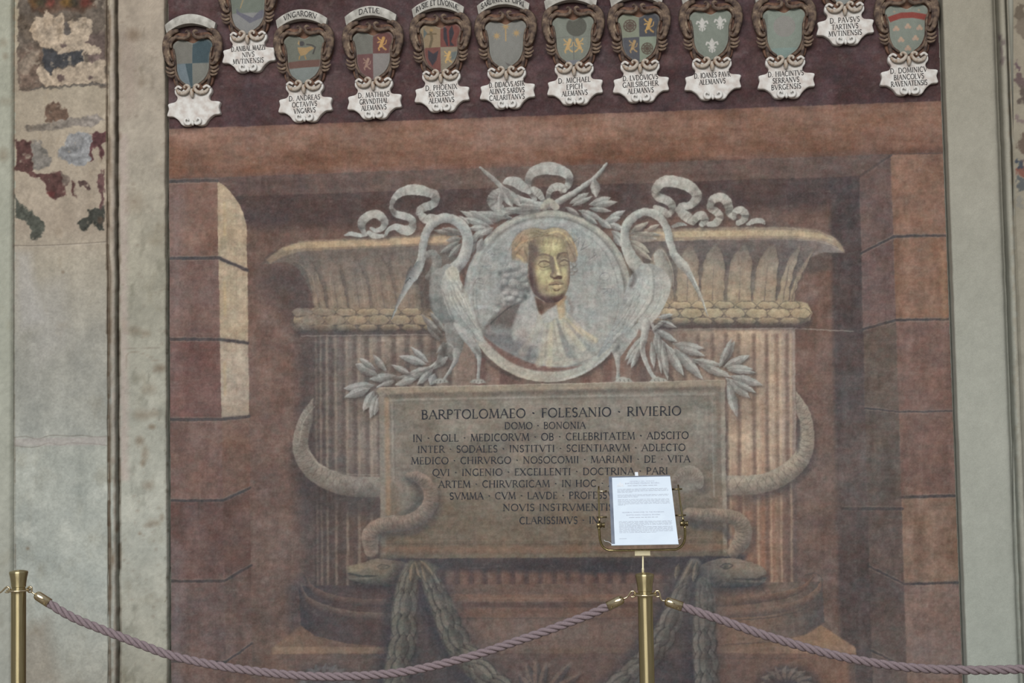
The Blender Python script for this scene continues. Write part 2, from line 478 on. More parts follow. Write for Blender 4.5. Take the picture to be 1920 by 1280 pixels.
def paint_ground():
    yy, xx = np.meshgrid(GY, GX, indexing='ij')
    n1 = fbm(90, 120, 1); n2 = fbm(14, 60, 2); n3 = fbm(60, 10, 3); n4 = fbm(30, 34, 4)
    # back wall of the painted niche
    base = ramp(np.clip((yy - 380) / 900, 0, 1), [(0, (106, 81, 73)), (.25, (114, 87, 79)), (.6, (111, 88, 82)), (1, (103, 84, 79))])
    CAN[:] = base + (n1 * 8 + n4 * 7)[..., None] * col3((1, .9, .86)) + np.clip(fbm(34, 40, 6) - .3, 0, 1)[..., None] * col3((12, 14, 15)) + n3[..., None] * 4
    PID[:] = 3
    # crimson ground of the coats of arms
    m = np.clip((Y_PUR(xx) - yy) / 2 + .5, 0, 1)[..., None]
    c = col3((76, 54, 57)) + (n4 * 9 + n1 * 6)[..., None] * col3((1, .85, .9)) + np.clip(fbm(22, 26, 9) - .45, 0, 1)[..., None] * 22
    CAN[:] = lerp(CAN, c, m); PID[m[..., 0] > .5] = 1
    # lintel beam
    b = np.clip((yy - Y_PUR(xx)) / 2 + .5, 0, 1) * np.clip((Y_BEAM(xx) - yy) / 3 + .5, 0, 1)
    t = np.clip((yy - Y_PUR(xx)) / 92, 0, 1)
    c = ramp(t, [(0, (122, 88, 76)), (.12, (131, 95, 80)), (.55, (127, 91, 76)), (.9, (122, 84, 69)), (1, (112, 80, 70))])
    c = c + n2[..., None] * col3((9, 8, 8)) + np.clip(fbm(40, 90, 5), -1, 1)[..., None] * col3((10, 10, 11)) + n4[..., None] * 4
    CAN[:] = lerp(CAN, c, b[..., None]); PID[b > .5] = 2
    # soffit under the beam
    s = np.clip((yy - Y_BEAM(xx)) / 2 + .5, 0, 1) * np.clip((Y_SOF(xx) - yy) / 2.5 + .5, 0, 1)
    c = ramp(np.clip((xx - 320) / 1450, 0, 1), [(0, (92, 72, 70)), (.4, (104, 84, 78)), (.7, (100, 79, 74)), (1, (94, 75, 72))]) + n2[..., None] * 6 + n4[..., None] * 4
    CAN[:] = lerp(CAN, c, s[..., None]); PID[s > .5] = 2
    # shade the painter laid under the soffit and down the right reveal
    d = np.clip((yy - Y_SOF(xx)) / 2 + .5, 0, 1) * np.clip((yl((466, 428), (1612, 388))(xx) - yy) / 26 + .5, 0, 1)
    c = col3((80, 64, 64)) + n4[..., None] * 6 + n2[..., None] * 3
    CAN[:] = lerp(CAN, c, (d * .92)[..., None])
    xr = 1555 + (yy - 330) * .022
    d = np.clip((xx - xr) / 9 + .5, 0, 1) * np.clip((yy - Y_SOF(xx)) / 2 + .5, 0, 1) * (yy > 300)
    c = ramp(np.clip((yy - 330) / 900, 0, 1), [(0, (80, 67, 68)), (.5, (80, 70, 72)), (.72, (88, 76, 76)), (1, (80, 70, 72))]) + n4[..., None] * 7 + n3[..., None] * 4
    CAN[:] = lerp(CAN, c, (d * .95)[..., None])
    # soft paler grey blended in low on the right and over the middle
    v = np.exp(-(((xx - 1500) / 170) ** 2 + ((yy - 900) / 60) ** 2)) * .35 + np.exp(-(((xx - 1640) / 80) ** 2 + ((yy - 810) / 110) ** 2)) * .35
    CAN[:] = lerp(CAN, col3((120, 106, 102)), v[..., None])


def joint(p, w=2.6, lit=True):
    p = np.asarray(p, float)
    stroke(p, w, (74, 68, 71), soft=2, a=1, smooth=0)
    stroke(p + np.array([0, -w - .9]), 1.0, (128, 112, 106), soft=1.6, a=.5, smooth=0)
    stroke(p + np.array([0, w + 1.1]), .9, (140, 120, 110), soft=1.6, a=.45 if lit else .2, smooth=0)


def paint_quoins():
    L_edge = lambda y: 407 + (y - 340) * .0185
    L_in = lambda y: 462.5 + (y - 413) * .0125
    n = [0]

    def block(poly, c, pid, amp=9):
        n[0] += 1
        sd = n[0]
        tex = fbm(70, 22, 200 + sd, 4); tx2 = fbm(24, 26, 260 + sd, 3)
        x0 = min(p[0] for p in poly); y0 = min(p[1] for p in poly)

        def cc(X, Y, s):
            i = ((X - PX0) * PK).astype(int); j = ((Y - PY0) * PK).astype(int)
            t = tex[j, i]; g = tx2[j, i]
            return col3(c) + (t * amp)[..., None] * col3((1, .9, .84)) + (g * 5)[..., None]
        fill(poly, cc, soft=1.5, pid=pid)
    fy = [339, 484, 636, 786, 938, 1089, 1240, 1400]
    sy = [413, 507, 643, 780, 915, 1060, 1205, 1350]
    fcol = [(122, 90, 80), (112, 86, 81), (112, 80, 76), (112, 86, 81), (103, 79, 76), (108, 88, 86), (108, 86, 82)]
    scol = [(166, 145, 120), (166, 146, 122), (164, 146, 128), (113, 85, 76), (100, 76, 72), (104, 84, 80), (106, 84, 78)]
    for k in range(7):
        a, b = fy[k], fy[k + 1]; c, d = sy[k], sy[k + 1]
        block([(300, a), (L_edge(a), a), (L_edge(b), b), (300, b)], fcol[k], 4)
        if k == 0:
            block([(L_edge(a), a), (419, 346), (430, 356), (440, 369), (450, 385), (457, 400), (L_in(c), c + 6), (L_in(d), d), (L_edge(b), b)], scol[k], 4, 7)
        else:
            block([(L_edge(a), a), (L_in(c), c), (L_in(d), d), (L_edge(b), b)], scol[k], 4, 7)
    # bluish scrape along the outer edge of the left pier
    fill([(318, 345), (345, 345), (330, 790), (318, 790)], (124, 104, 104), soft=24, a=.45)
    fill([(318, 1010), (345, 1030), (338, 1280), (318, 1290)], (122, 112, 118), soft=26, a=.5)
    for k in range(0, 6):
        a, c = fy[k], sy[k]
        pts = [(318, a + 1), (L_edge(a), a - 1 if k == 0 else a)]
        if k:
            pts = [(318, a), (L_edge(a), a), (L_in(c), c)]
        joint(pts, 3.0 if k < 4 else 2.6, k < 4)
    joint([(318, 1240), (L_edge(1240), 1240), (473, 1205)], 2.2, False)
    for k in range(3):                                        # warm scrapes in the lit faces
        line([(421, 380 + 150 * k), (422, 440 + 150 * k)], (188, 158, 108), 2.5, .35, 4)
        line([(444, 520 + 100 * k), (443, 560 + 90 * k)], (136, 112, 92), .8, .4, 2)
    # right pier
    R_in = lambda y: 1611 + (y - 330) * .0265
    R_edge = lambda y: 1670 + (y - 292) * .0315
    fy = [290, 443, 600, 772, 932, 1094, 1250, 1410]
    sy = [331, 475, 617, 765, 953, 1062, 1220, 1370]
    fcol = [(131, 97, 82), (130, 96, 80), (120, 91, 84), (120, 92, 85), (130, 102, 88), (124, 100, 93), (122, 98, 90)]
    scol = [(104, 83, 80), (108, 86, 84), (101, 86, 80), (96, 84, 80), (94, 79, 76), (92, 79, 78), (100, 86, 84)]
    for k in range(7):
        a, b = fy[k], fy[k + 1]; c, d = sy[k], sy[k + 1]
        block([(R_edge(a), a), (1830, a - 2), (1830, b - 2), (R_edge(b), b)], fcol[k], 5)
        block([(R_in(c), c), (R_edge(a), a), (R_edge(b), b), (R_in(d), d)], scol[k], 5, 6)
    for k in range(1, 7):
        a, c = fy[k], sy[k]
        if k == 4:
            joint([(R_edge(a), a), (1800, a - 3)], 2.8)
            joint([(1580, c), (1632, c), (R_edge(c), c + 1)], 3, False)
            continue
        joint([(R_in(c), c), (R_edge(a), a), (1800, a - 2)], 2.4 if k != 3 else 1.6)
    line([(1611, 331), (1672, 291)], (78, 66, 66), 2, .8, 2)
    for y in (300, 450, 610, 790, 940, 1100):
        stroke([(R_edge(y), y + 5), (R_edge(y + 120), y + 125)], .8, (150, 124, 110), soft=2.2, a=.25, smooth=0)
        stroke([(R_in(y + 40), y + 40), (R_in(y + 150), y + 150)], .8, (130, 112, 104), soft=2.2, a=.18, smooth=0)
    fill([(1762, 470), (1772, 470), (1776, 598), (1766, 598)], (160, 122, 96), soft=8, a=.6)
    fill([(1690, 500), (1760, 495), (1755, 515), (1700, 520)], (146, 118, 104), soft=18, a=.4)
    fill([(1700, 1180), (1790, 1180), (1795, 1260), (1705, 1260)], (128, 112, 112), soft=40, a=.4)


def paint_shaft():
    # shaded hollow of the niche beside the column
    fill([(556, 620), (600, 618), (600, 1110), (562, 1100)], (80, 72, 74), soft=26, a=.75)
    top, bot = 616, 1132
    Lx = lambda y: 587 + (y - 620) * .006
    Rx = lambda y: 1491 + (y - 620) * .008

    def c(X, Y, sd):
        t = (X - Lx(Y)) / (Rx(Y) - Lx(Y))
        u = np.clip((Y - 620) / 500, 0, 1)[..., None]
        a = ramp(t, [(0, (88, 79, 79)), (.05, (110, 100, 97)), (.12, (138, 124, 114)), (.24, (142, 125, 113)), (.4, (116, 95, 88)),
                     (.7, (130, 108, 98)), (.8, (168, 145, 127)), (.9, (182, 156, 133)), (.97, (168, 147, 131)), (1, (142, 122, 112))])
        b = ramp(t, [(0, (72, 62, 64)), (.05, (86, 72, 70)), (.12, (108, 86, 78)), (.3, (100, 78, 74)), (.5, (100, 78, 74)),
                     (.75, (118, 92, 84)), (.88, (142, 106, 88)), (.95, (134, 100, 86)), (1, (100, 84, 82))])
        v = np.clip((u - .42) / .25, 0, 1)
        return lerp(a, b, v)
    fill([(587, top), (1491, top), (1495, bot), (590, bot)], c, soft=2, pid=7)
    xsL = [587, 590, 595, 600, 606, 613, 622, 632, 643, 654, 665, 677, 688, 698, 711, 725, 738, 750, 763, 776, 788, 800, 813, 828, 842, 856]
    xsR = [1262, 1275, 1288, 1300, 1312, 1326, 1340, 1353, 1365, 1377, 1389, 1403, 1417, 1430, 1441, 1451, 1460, 1470, 1479, 1486]
    for k, x in enumerate(xsL):                               # fluting: paired light fillet and shaded hollow
        if k % 2 == 0:
            stroke([(x, 626), (x + 3, bot)], 3.2 + k * .12, (88, 76, 75), soft=5, a=.6, smooth=0)
            stroke([(x + 6 + k * .15, 626), (x + 9, bot)], 1.8 + k * .08, (168, 149, 131), soft=3.5, a=.42, smooth=0)
    for k, x in enumerate(xsR):
        if k % 2 == 0:
            stroke([(x - 4, 628), (x - 1, bot)], 3.6, (108, 86, 79), soft=5, a=.68, smooth=0)
            stroke([(x + 3, 626), (x + 6, bot)], 2, (190, 163, 134), soft=3.5, a=.5, smooth=0)
    stroke([(1488, 622), (1490, 760), (1492, 900)], 1.5, (160, 146, 138), soft=2, a=.6, smooth=0)
    stroke([(1455, 640), (1457, 1100)], 4, (196, 160, 122), soft=9, a=.28, smooth=0)
    stroke([(1430, 760), (1432, 1110)], 3, (168, 112, 84), soft=7, a=.3, smooth=0)
    # flutes seen through the gap over the panel
    for k, (x, c0) in enumerate([(902, (96, 70, 68)), (928, (132, 104, 94)), (946, (98, 72, 70)), (962, (106, 80, 76)), (1098, (108, 74, 68)),
                                 (1117, (136, 106, 94)), (1139, (112, 82, 76)), (1163, (128, 100, 90)), (1193, (120, 92, 84)), (1208, (92, 72, 70)), (1222, (128, 104, 94)), (1245, (112, 88, 80))]):
        fill([(x - 9, 640), (x + 9, 640), (x + 9, 722), (x - 9, 722)], c0, soft=6, a=.7)
    # foot of the shaft below the panel, in the panel's painted shade
    fill([(800, 1040), (1260, 1040), (1260, 1120), (800, 1120)], (100, 77, 73), soft=3)
    for x in range(812, 1262, 26):
        fill([(x, 1064), (x + 11, 1064), (x + 11, 1116), (x, 1116)], (114, 88, 81), soft=5, a=.85)
        fill([(x + 15, 1064), (x + 23, 1064), (x + 23, 1116), (x + 15, 1116)], (82, 68, 70), soft=5, a=.8)
        stroke([(x, 1068), (x, 1116)], .7, (136, 112, 100), soft=1.4, a=.35, smooth=0)
    fill([(716, 1040), (1400, 1040), (1390, 1070), (1250, 1076), (812, 1070), (720, 1062)], (66, 62, 68), soft=10, a=.93)
    # horizontal lines where the column was restored
    line([(560, 640), (640, 641), (800, 634)], (150, 140, 134), .6, .3, 1.5)
    line([(1255, 619), (1380, 617), (1492, 616), (1600, 621)], (170, 160, 150), 1.0, .6, 1.5)


def jag(pts, amp, seed):
    p = smooth_path(pts, False, 8)
    r = np.random.default_rng(seed)
    k = np.arange(len(p))
    p[:, 0] += np.where(k % 4 < 2, amp, -amp) * r.uniform(.4, 1, len(p))
    return p


def paint_capital():
    # rounded painted shade beyond the left lip
    fill([(482, 500), (500, 492), (570, 500), (588, 560), (592, 622), (556, 640), (520, 590), (490, 560)], (100, 82, 78), soft=24, a=.85, smooth=5)
    fill([(500, 505), (560, 500), (582, 545), (585, 600), (560, 610), (520, 570)], (84, 70, 69), soft=26, a=.75, smooth=5)
    fill([(1500, 480), (1556, 470), (1560, 505), (1502, 516)], (88, 78, 76), soft=10, a=.75)
    # bell of acanthus leaves
    right = [(1165, 450), (1250, 445), (1530, 440), (1584, 468), (1583, 474), (1545, 473), (1522, 481), (1506, 497), (1497, 520), (1490, 545), (1487, 566), (1250, 575), (1165, 578)]
    left = [(860, 440), (560, 462), (500, 484), (490, 496), (508, 494), (535, 490), (556, 500), (572, 522), (584, 552), (590, 584), (860, 590)]

    def cR(X, Y, sd):
        t = np.clip((Y - 440) / 130, 0, 1)
        c = ramp(t, [(0, (108, 97, 94)), (.22, (104, 93, 91)), (.4, (100, 90, 88)), (.8, (110, 98, 92)), (1, (128, 112, 98))])
        e = np.clip((X - 1490) / 60, 0, 1)[..., None]
        return lerp(c, col3((128, 116, 112)), e)

    def cL(X, Y, sd):
        t = np.clip((Y - 460) / 125, 0, 1); e = np.clip((X - 500) / 330, 0, 1)
        c = ramp(t, [(0, (110, 98, 93)), (.35, (108, 96, 91)), (.7, (112, 98, 90)), (1, (120, 104, 92))])
        d = ramp(t, [(0, (110, 98, 92)), (.5, (100, 90, 86)), (1, (104, 90, 84))])
        return lerp(d, c, e[..., None])
    fill(right, cR, soft=2, pid=8); fill(left, cL, soft=2, pid=8)
    dark = (84, 76, 80); lite = (176, 154, 130)
    def acanthus(xb0, xb1, yb, xt, yt, k, top, mid_, low, amp, al):
        """one leaf of the bell: ragged sides, a curled tip under the lip"""
        r = np.random.default_rng(300 + k); L, R_ = [], []
        for t in np.linspace(0, 1, 13):
            f = 1.02 - .06 * t - .80 * max(0, t - .64) ** 1.5 / .36 ** 1.5
            cx_ = (xb0 + xb1) / 2 + (xt - (xb0 + xb1) / 2) * t ** 1.6; hw = (xb1 - xb0) / 2 * f
            y = yb + (yt - yb) * t
            L.append((cx_ - hw + r.uniform(-amp, amp), y)); R_.append((cx_ + hw + r.uniform(-amp, amp), y))
        out = np.array(L + R_[::-1])
        fill(out + np.array([1.5, 2]), (78, 70, 72), soft=4, a=.6 * al)
        fill(out, lambda X, Y, sd: ramp((Y - yt) / (yb - yt), [(0, top), (.4, mid_), (1, low)]) - np.clip(3 + sd, 0, 3)[..., None] * 3, soft=1.8, a=al, pid=8)
        stroke([((xb0 + xb1) / 2, yb - 2), ((xb0 + xb1) / 2 + (xt - (xb0 + xb1) / 2) * .35, yb + (yt - yb) * .6)], [1.1, .6], (104, 92, 88), soft=1.8, a=.7, smooth=0)
        for q in (-.45, .45):
            stroke([((xb0 + xb1) / 2 + q * (xb1 - xb0) * .6, yb - 4), ((xb0 + xb1) / 2 + q * (xb1 - xb0) * .5 + (xt - (xb0 + xb1) / 2) * .3, yb + (yt - yb) * .6)], .6, lite, soft=2.2, a=.3, smooth=0)
    for k, (a_, b_, xt) in enumerate([(1168, 1212, 1184), (1218, 1261, 1238), (1268, 1308, 1294), (1314, 1357, 1342), (1364, 1407, 1394), (1413, 1453, 1448), (1459, 1477, 1500), (1480, 1488, 1534)]):
        acanthus(a_, b_, 566, xt, 455 + (4 if k < 6 else 2), k, (118, 107, 101), (150, 134, 118), (162, 142, 117), 1.8, .95)
    for k, (a_, b_, xt) in enumerate([(590, 611, 566), (617, 650, 604), (656, 694, 646), (700, 742, 694), (748, 790, 742), (796, 840, 796)]):
        acanthus(a_, b_, 580, xt, 470 - k * 2, 20 + k, (114, 102, 97), (130, 115, 105), (146, 126, 107), 1.5, .75)
    for x in (585, 628, 664, 702, 728, 752, 775):
        stroke([(x, 474), (x + 3, 494)], .9, (92, 82, 80), soft=1.8, a=.5, smooth=0)
    line([(550, 488), (572, 502), (590, 530), (600, 566)], (142, 126, 112), 1.3, .5, 2)
    # light lip of the rim
    fill([(496, 486), (530, 463), (565, 452), (640, 448), (730, 444), (860, 438), (860, 458), (730, 463), (640, 467), (560, 472), (530, 480), (508, 494)], (134, 116, 100), soft=2, smooth=0, pid=8)
    fill([(528, 466), (560, 455), (640, 451), (730, 447), (860, 441), (860, 454), (730, 459), (640, 463), (560, 466), (535, 470)],
         lambda X, Y, sd: lerp(col3((158, 136, 108)), col3((178, 150, 120)), np.clip((X - 520) / 220, 0, 1)[..., None]), soft=2.5)
    line([(560, 452), (640, 448), (790, 441), (860, 437)], (128, 104, 92), 1, .6, 1.6)
    stroke([(493, 494), (503, 480), (518, 470)], 2.6, (92, 78, 74), soft=3, a=.7)
    fill([(1165, 430), (1240, 428), (1400, 425), (1480, 425), (1530, 430), (1562, 443), (1578, 459), (1584, 474), (1568, 462), (1545, 452), (1500, 447), (1400, 446), (1240, 452), (1165, 455)],
         (150, 131, 112), soft=1.8, pid=8)
    fill([(1165, 437), (1240, 434), (1400, 431), (1490, 431), (1535, 437), (1562, 449), (1545, 448), (1500, 442), (1400, 442), (1240, 446), (1165, 449)], (178, 156, 125), soft=2.5)
    line([(1240, 428), (1400, 425), (1480, 425), (1532, 430), (1562, 443), (1580, 462)], (118, 102, 94), .9, .6, 1.5)
    line([(1262, 451), (1400, 448), (1500, 449), (1545, 455), (1578, 470)], (186, 166, 140), .8, .4, 1.5)
    # bound roll of scales under the leaves
    for side, (xa, xb, ya, yb, L, M, D) in enumerate([(553, 870, 577, 622, (160, 138, 110), (134, 116, 100), (88, 78, 76)), (1180, 1523, 564, 610, (176, 156, 124), (154, 136, 112), (100, 90, 86))]):
        o = [(xa, ya + 6), (xa - (0 if side else 3), (ya + yb) / 2 + 2), (xa + 4, yb - 4), (xa + 30, yb), (xb - 20, yb - 2), (xb - 4, yb - 10), (xb, (ya + yb) / 2), (xb - 8, ya + 4), (xb - 34, ya), (xa + 40, ya)]
        fill(np.array(o) + np.array([0, 9]), (78, 70, 72), soft=9, a=.8)
        fill(o, lambda X, Y, sd: ramp((Y - ya) / (yb - ya), [(0, M), (.3, L), (.6, M), (.85, D), (1, lerp(col3(D), col3((60, 56, 58)), .4))]), soft=2, pid=8)
        r = np.random.default_rng(70 + side)
        rows = [(ya + 8, 9), (ya + 23, 12), (ya + 37, 8)]
        for rr, (y, hh) in enumerate(rows):
            x = xa + 14 + (rr % 2) * 20
            while x < xb - 8:
                ww = 21 + r.uniform(-2, 2)
                f = 1 if side else np.clip((x - xa) / 140, .0, 1)
                lt = lerp(col3((124, 112, 104)), col3(L), f)
                sc = [(x - ww, y), (x - ww * .5, y - hh * .85), (x, y - hh * .7), (x + ww * .5, y - hh * .8), (x + ww, y + 1), (x + ww * .5, y + hh * .8), (x, y + hh * .7), (x - ww * .5, y + hh * .85)]
                fill(np.array(sc) + np.array([.5, 2.4]), lerp(col3(D), col3((70, 62, 62)), .3), soft=2.6, a=.85, smooth=2)
                fill(sc, lambda X, Y, sd, y=y, hh=hh, lt=lt, rr=rr: lerp(lt, col3(M if rr < 2 else D), np.clip((Y - y) / hh * .8 + .2, 0, 1)[..., None]), soft=1.8, a=.9 if rr < 2 else .65, smooth=2)
                stroke(sc + sc[:1], .7, (86, 76, 74), soft=1.8, a=.6 * f + .1, smooth=2)
                stroke([(x - ww * .7, y - hh * .45), (x, y - hh * .55), (x + ww * .5, y - hh * .5)], 1.2, (196, 176, 144), soft=2.5, a=.3 * f, smooth=3)
                x += 41
        line([(xa + 12, yb + 8), ((xa + xb) / 2, yb + 6), (xb - 36, yb + 5)], (164, 154, 146), .9, .5, 1.5)
    for x, y, rr in ((572, 592, 11), (575, 610, 10), (590, 600, 9)):
        stroke([(x + rr * math.cos(a), y + rr * .8 * math.sin(a)) for a in np.linspace(2.2, 5.6, 8)], .8, (146, 134, 122), soft=1.6, a=.5)


def paint_base():
    # drum, rings and slab under the column
    fill([(566, 1170), (508, 1216), (512, 1228), (1606, 1228), (1604, 1214), (1540, 1172)],
         lambda X, Y, sd: ramp((X - 510) / 1090, [(0, (122, 98, 84)), (.1, (110, 88, 80)), (.3, (92, 76, 74)), (.8, (120, 96, 84)), (.93, (146, 114, 92)), (1, (142, 110, 90))]), soft=2, pid=6)
    # front of the pedestal
    fill([(510, 1226), (1603, 1224), (1608, 1420), (505, 1420)],
         lambda X, Y, sd: ramp((X - 510) / 1090, [(0, (108, 86, 80)), (.2, (92, 82, 82)), (.5, (102, 82, 78)), (.8, (112, 88, 82)), (1, (124, 94, 82))]) - np.clip((Y - 1300) / 10, 0, 6)[..., None], soft=2, pid=6)
    fill([(512, 1212), (760, 1213), (1200, 1212), (1602, 1211), (1604, 1224), (1200, 1224), (760, 1224), (510, 1225)],
         lambda X, Y, sd: ramp((X - 510) / 1090, [(0, (140, 114, 96)), (.2, (122, 100, 88)), (.25, (100, 84, 80)), (.5, (112, 92, 84)), (.85, (134, 106, 92)), (1, (150, 118, 98))]), soft=2, a=.9)

    def drum(X, Y, sd):
        t = (X - 560) / 985
        a = ramp(t, [(0, (70, 66, 72)), (.08, (84, 72, 74)), (.18, (88, 72, 72)), (.35, (110, 90, 84)), (.6, (110, 88, 82)), (.85, (126, 100, 88)), (.95, (110, 94, 88)), (1, (84, 78, 80))])
        return a
    fill([(560, 1098), (564, 1172), (590, 1192), (650, 1206), (760, 1214), (1300, 1212), (1440, 1202), (1510, 1188), (1546, 1168), (1542, 1090)], drum, soft=2, pid=9, smooth=0)
    # plain band of the drum in the centre: three soft courses
    fill([(805, 1114), (1270, 1114), (1270, 1127), (805, 1127)], (122, 93, 82), soft=4)
    fill([(805, 1129), (1270, 1129), (1270, 1138), (805, 1138)], (96, 76, 72), soft=4)
    fill([(805, 1140), (1270, 1140), (1270, 1157), (805, 1157)], (114, 88, 79), soft=4)
    line([(805, 1159), (1270, 1158)], (86, 72, 70), 1, .6)
    line([(805, 1121), (1270, 1121)], (136, 106, 92), 1, .5)
    fill([(870, 1165), (1180, 1165), (1190, 1205), (860, 1205)], (118, 100, 94), soft=30, a=.5)

    def ring(p, w, L, M, D, a=1.0):
        stroke(p, w, lambda u, t, nx, ny: lerp(ramp(u * np.sign(ny + 1e-6), [(-1, L), (-.2, M), (1, D)]), col3(M), .25), soft=2, a=a, pid=9, smooth=6)
    ring([(572, 1080), (582, 1100), (612, 1118), (660, 1128), (735, 1131)], [1.5, 5, 7, 7, 7], (112, 92, 86), (94, 78, 76), (68, 62, 66))
    ring([(563, 1096), (575, 1122), (608, 1140), (660, 1152), (735, 1156)], [1.5, 5, 7, 7, 7], (116, 100, 94), (98, 84, 82), (72, 64, 68))
    ring([(1345, 1130), (1420, 1124), (1480, 1112), (1510, 1098), (1525, 1080)], [7, 7, 7, 4, 1.5], (132, 104, 90), (112, 88, 80), (84, 74, 74))
    ring([(1345, 1152), (1440, 1146), (1500, 1130), (1532, 1108), (1541, 1088)], [7, 7, 7, 5, 1.5], (132, 106, 94), (116, 94, 86), (88, 78, 78))
    line([(1345, 1163), (1440, 1158), (1505, 1142), (1536, 1118), (1542, 1086), (1528, 1074), (1510, 1078)], (86, 76, 76), 1, .7, 1.6)
    line([(1546, 1166), (1510, 1188), (1440, 1202), (1360, 1208)], (92, 78, 76), 1.2, .6, 2)
    fill([(540, 1100), (566, 1080), (566, 1172), (540, 1190)], (78, 72, 78), soft=18, a=.6)
    fill([(1590, 1240), (1606, 1235), (1640, 1420), (1600, 1420)], (84, 74, 76), soft=8, a=.7)


def flutter(p, w, pid, L=(164, 163, 158), M=(142, 140, 136), D=(104, 98, 96), seed=0, smooth=6):
    """a curling ribbon: shade under it, tone turning with its direction, crossing folds"""
    p = np.asarray(p, float)
    w = np.full(len(p), w, float) if np.isscalar(w) else np.asarray(w, float)
    stroke(p + np.array([4, 5]), w, (66, 56, 57), soft=7, a=.5, smooth=smooth)
    r = np.random.default_rng(seed); ph = r.uniform(0, 6)

    def c(u, t, nx, ny):
        s = np.abs(ny) * .9 + .15 * np.sin(t * 34 + ph) + .12 * np.sin(t * 61 + ph * 2) - .12 * u * np.sign(ny + 1e-6)
        return ramp(s, [(0, D), (.45, M), (.85, L), (1.2, L)])
    stroke(p, w, c, soft=1.5, pid=pid, smooth=smooth)


def paint_ribbons():
    # left, from the crane's neck along the top of the column
    flutter([(646, 441), (658, 438), (672, 441), (688, 441)], [1.5, 4, 4, 2], 16, seed=1)
    flutter([(686, 440), (679, 428), (679, 416), (690, 405), (704, 401), (716, 407), (721, 418), (716, 428), (704, 432), (696, 428)], [3, 6, 8, 8, 8, 8, 7, 5, 4, 3], 16, seed=2)
    flutter([(692, 436), (700, 441), (714, 442), (724, 440)], [4, 5, 4, 2], 16, seed=3)
    flutter([(722, 442), (728, 431), (742, 425), (757, 431), (769, 431), (774, 420), (769, 409), (754, 404), (741, 400), (735, 391)], [2, 4, 6, 9, 9, 7, 7, 7, 6, 4], 16, seed=4)
    flutter([(735, 395), (734, 385), (740, 371), (754, 360), (772, 356), (790, 357), (802, 361)], [4, 4, 6, 8, 10, 10, 8], 16, seed=5)
    flutter([(802, 361), (813, 364), (817, 373), (812, 383), (798, 388), (789, 393), (784, 400)], [8, 9, 8, 8, 8, 7, 5], 16, L=(150, 148, 144), M=(124, 120, 116), seed=6)
    flutter([(786, 398), (793, 407), (800, 412), (808, 408), (818, 407)], [4, 8, 8, 7, 4], 16, seed=7)
    # bow over the medallion
    flutter([(1002, 372), (992, 356), (990, 340), (997, 325), (1014, 317), (1036, 316), (1054, 321), (1066, 329), (1067, 342), (1060, 354), (1052, 360)],
            [5, 6, 6, 9, 11, 12, 10, 8, 7, 5, 3], 17, seed=8)
    flutter([(1028, 374), (1029, 362), (1037, 352), (1050, 350), (1058, 356)], [4, 5, 7, 8, 5], 17, seed=9)
    flutter([(1018, 374), (1010, 362), (1000, 356), (993, 358)], [5, 7, 7, 4], 17, seed=10)
    flutter([(992, 360), (980, 350), (968, 342), (955, 339), (945, 342)], [4, 9, 10, 8, 3], 17, seed=11)
    flutter([(936, 356), (926, 364), (922, 376), (930, 388), (940, 388)], [4, 7, 9, 8, 5], 17, seed=12)
    # right, crumpled along the column's top
    cr = dict(L=(170, 166, 158), M=(146, 142, 134), D=(104, 98, 94))
    flutter([(1228, 388), (1238, 392), (1248, 398), (1256, 404)], [4, 6, 6, 3], 18, seed=13, **cr)
    flutter([(1252, 404), (1260, 394), (1258, 381), (1248, 374), (1236, 370), (1228, 360), (1231, 348)], [4, 6, 8, 8, 8, 7, 7], 18, seed=14, **cr)
    flutter([(1229, 354), (1240, 342), (1256, 339), (1274, 342), (1290, 348), (1302, 358), (1307, 368), (1300, 380), (1288, 386), (1276, 386), (1271, 394)],
            [8, 10, 11, 11, 11, 10, 9, 8, 7, 6, 4], 18, seed=15, **cr)
    flutter([(1272, 392), (1282, 402), (1293, 410), (1300, 416), (1306, 408)], [6, 9, 9, 6, 3], 18, seed=16, **cr)
    flutter([(1302, 416), (1308, 406), (1318, 404), (1322, 414), (1316, 421)], [4, 8, 8, 7, 5], 18, seed=17, **cr)
    flutter([(1330, 420), (1342, 418), (1350, 406), (1342, 396), (1332, 390), (1332, 380)], [5, 7, 7, 7, 6, 5], 18, seed=18, **cr)
    flutter([(1332, 384), (1337, 374), (1350, 370), (1362, 376), (1367, 388), (1368, 400), (1376, 408)], [6, 8, 9, 9, 8, 7, 5], 18, seed=19, **cr)
    flutter([(1376, 406), (1380, 396), (1390, 394), (1397, 402), (1394, 412), (1384, 418)], [4, 6, 7, 7, 6, 5], 18, seed=20, **cr)
    flutter([(1402, 420), (1414, 414), (1428, 414), (1434, 419)], [3, 5, 5, 2], 18, seed=21, **cr)
    flutter([(1262, 424), (1275, 420), (1286, 422)], [3, 4, 2], 18, seed=22, L=(140, 138, 134), M=(122, 118, 114))


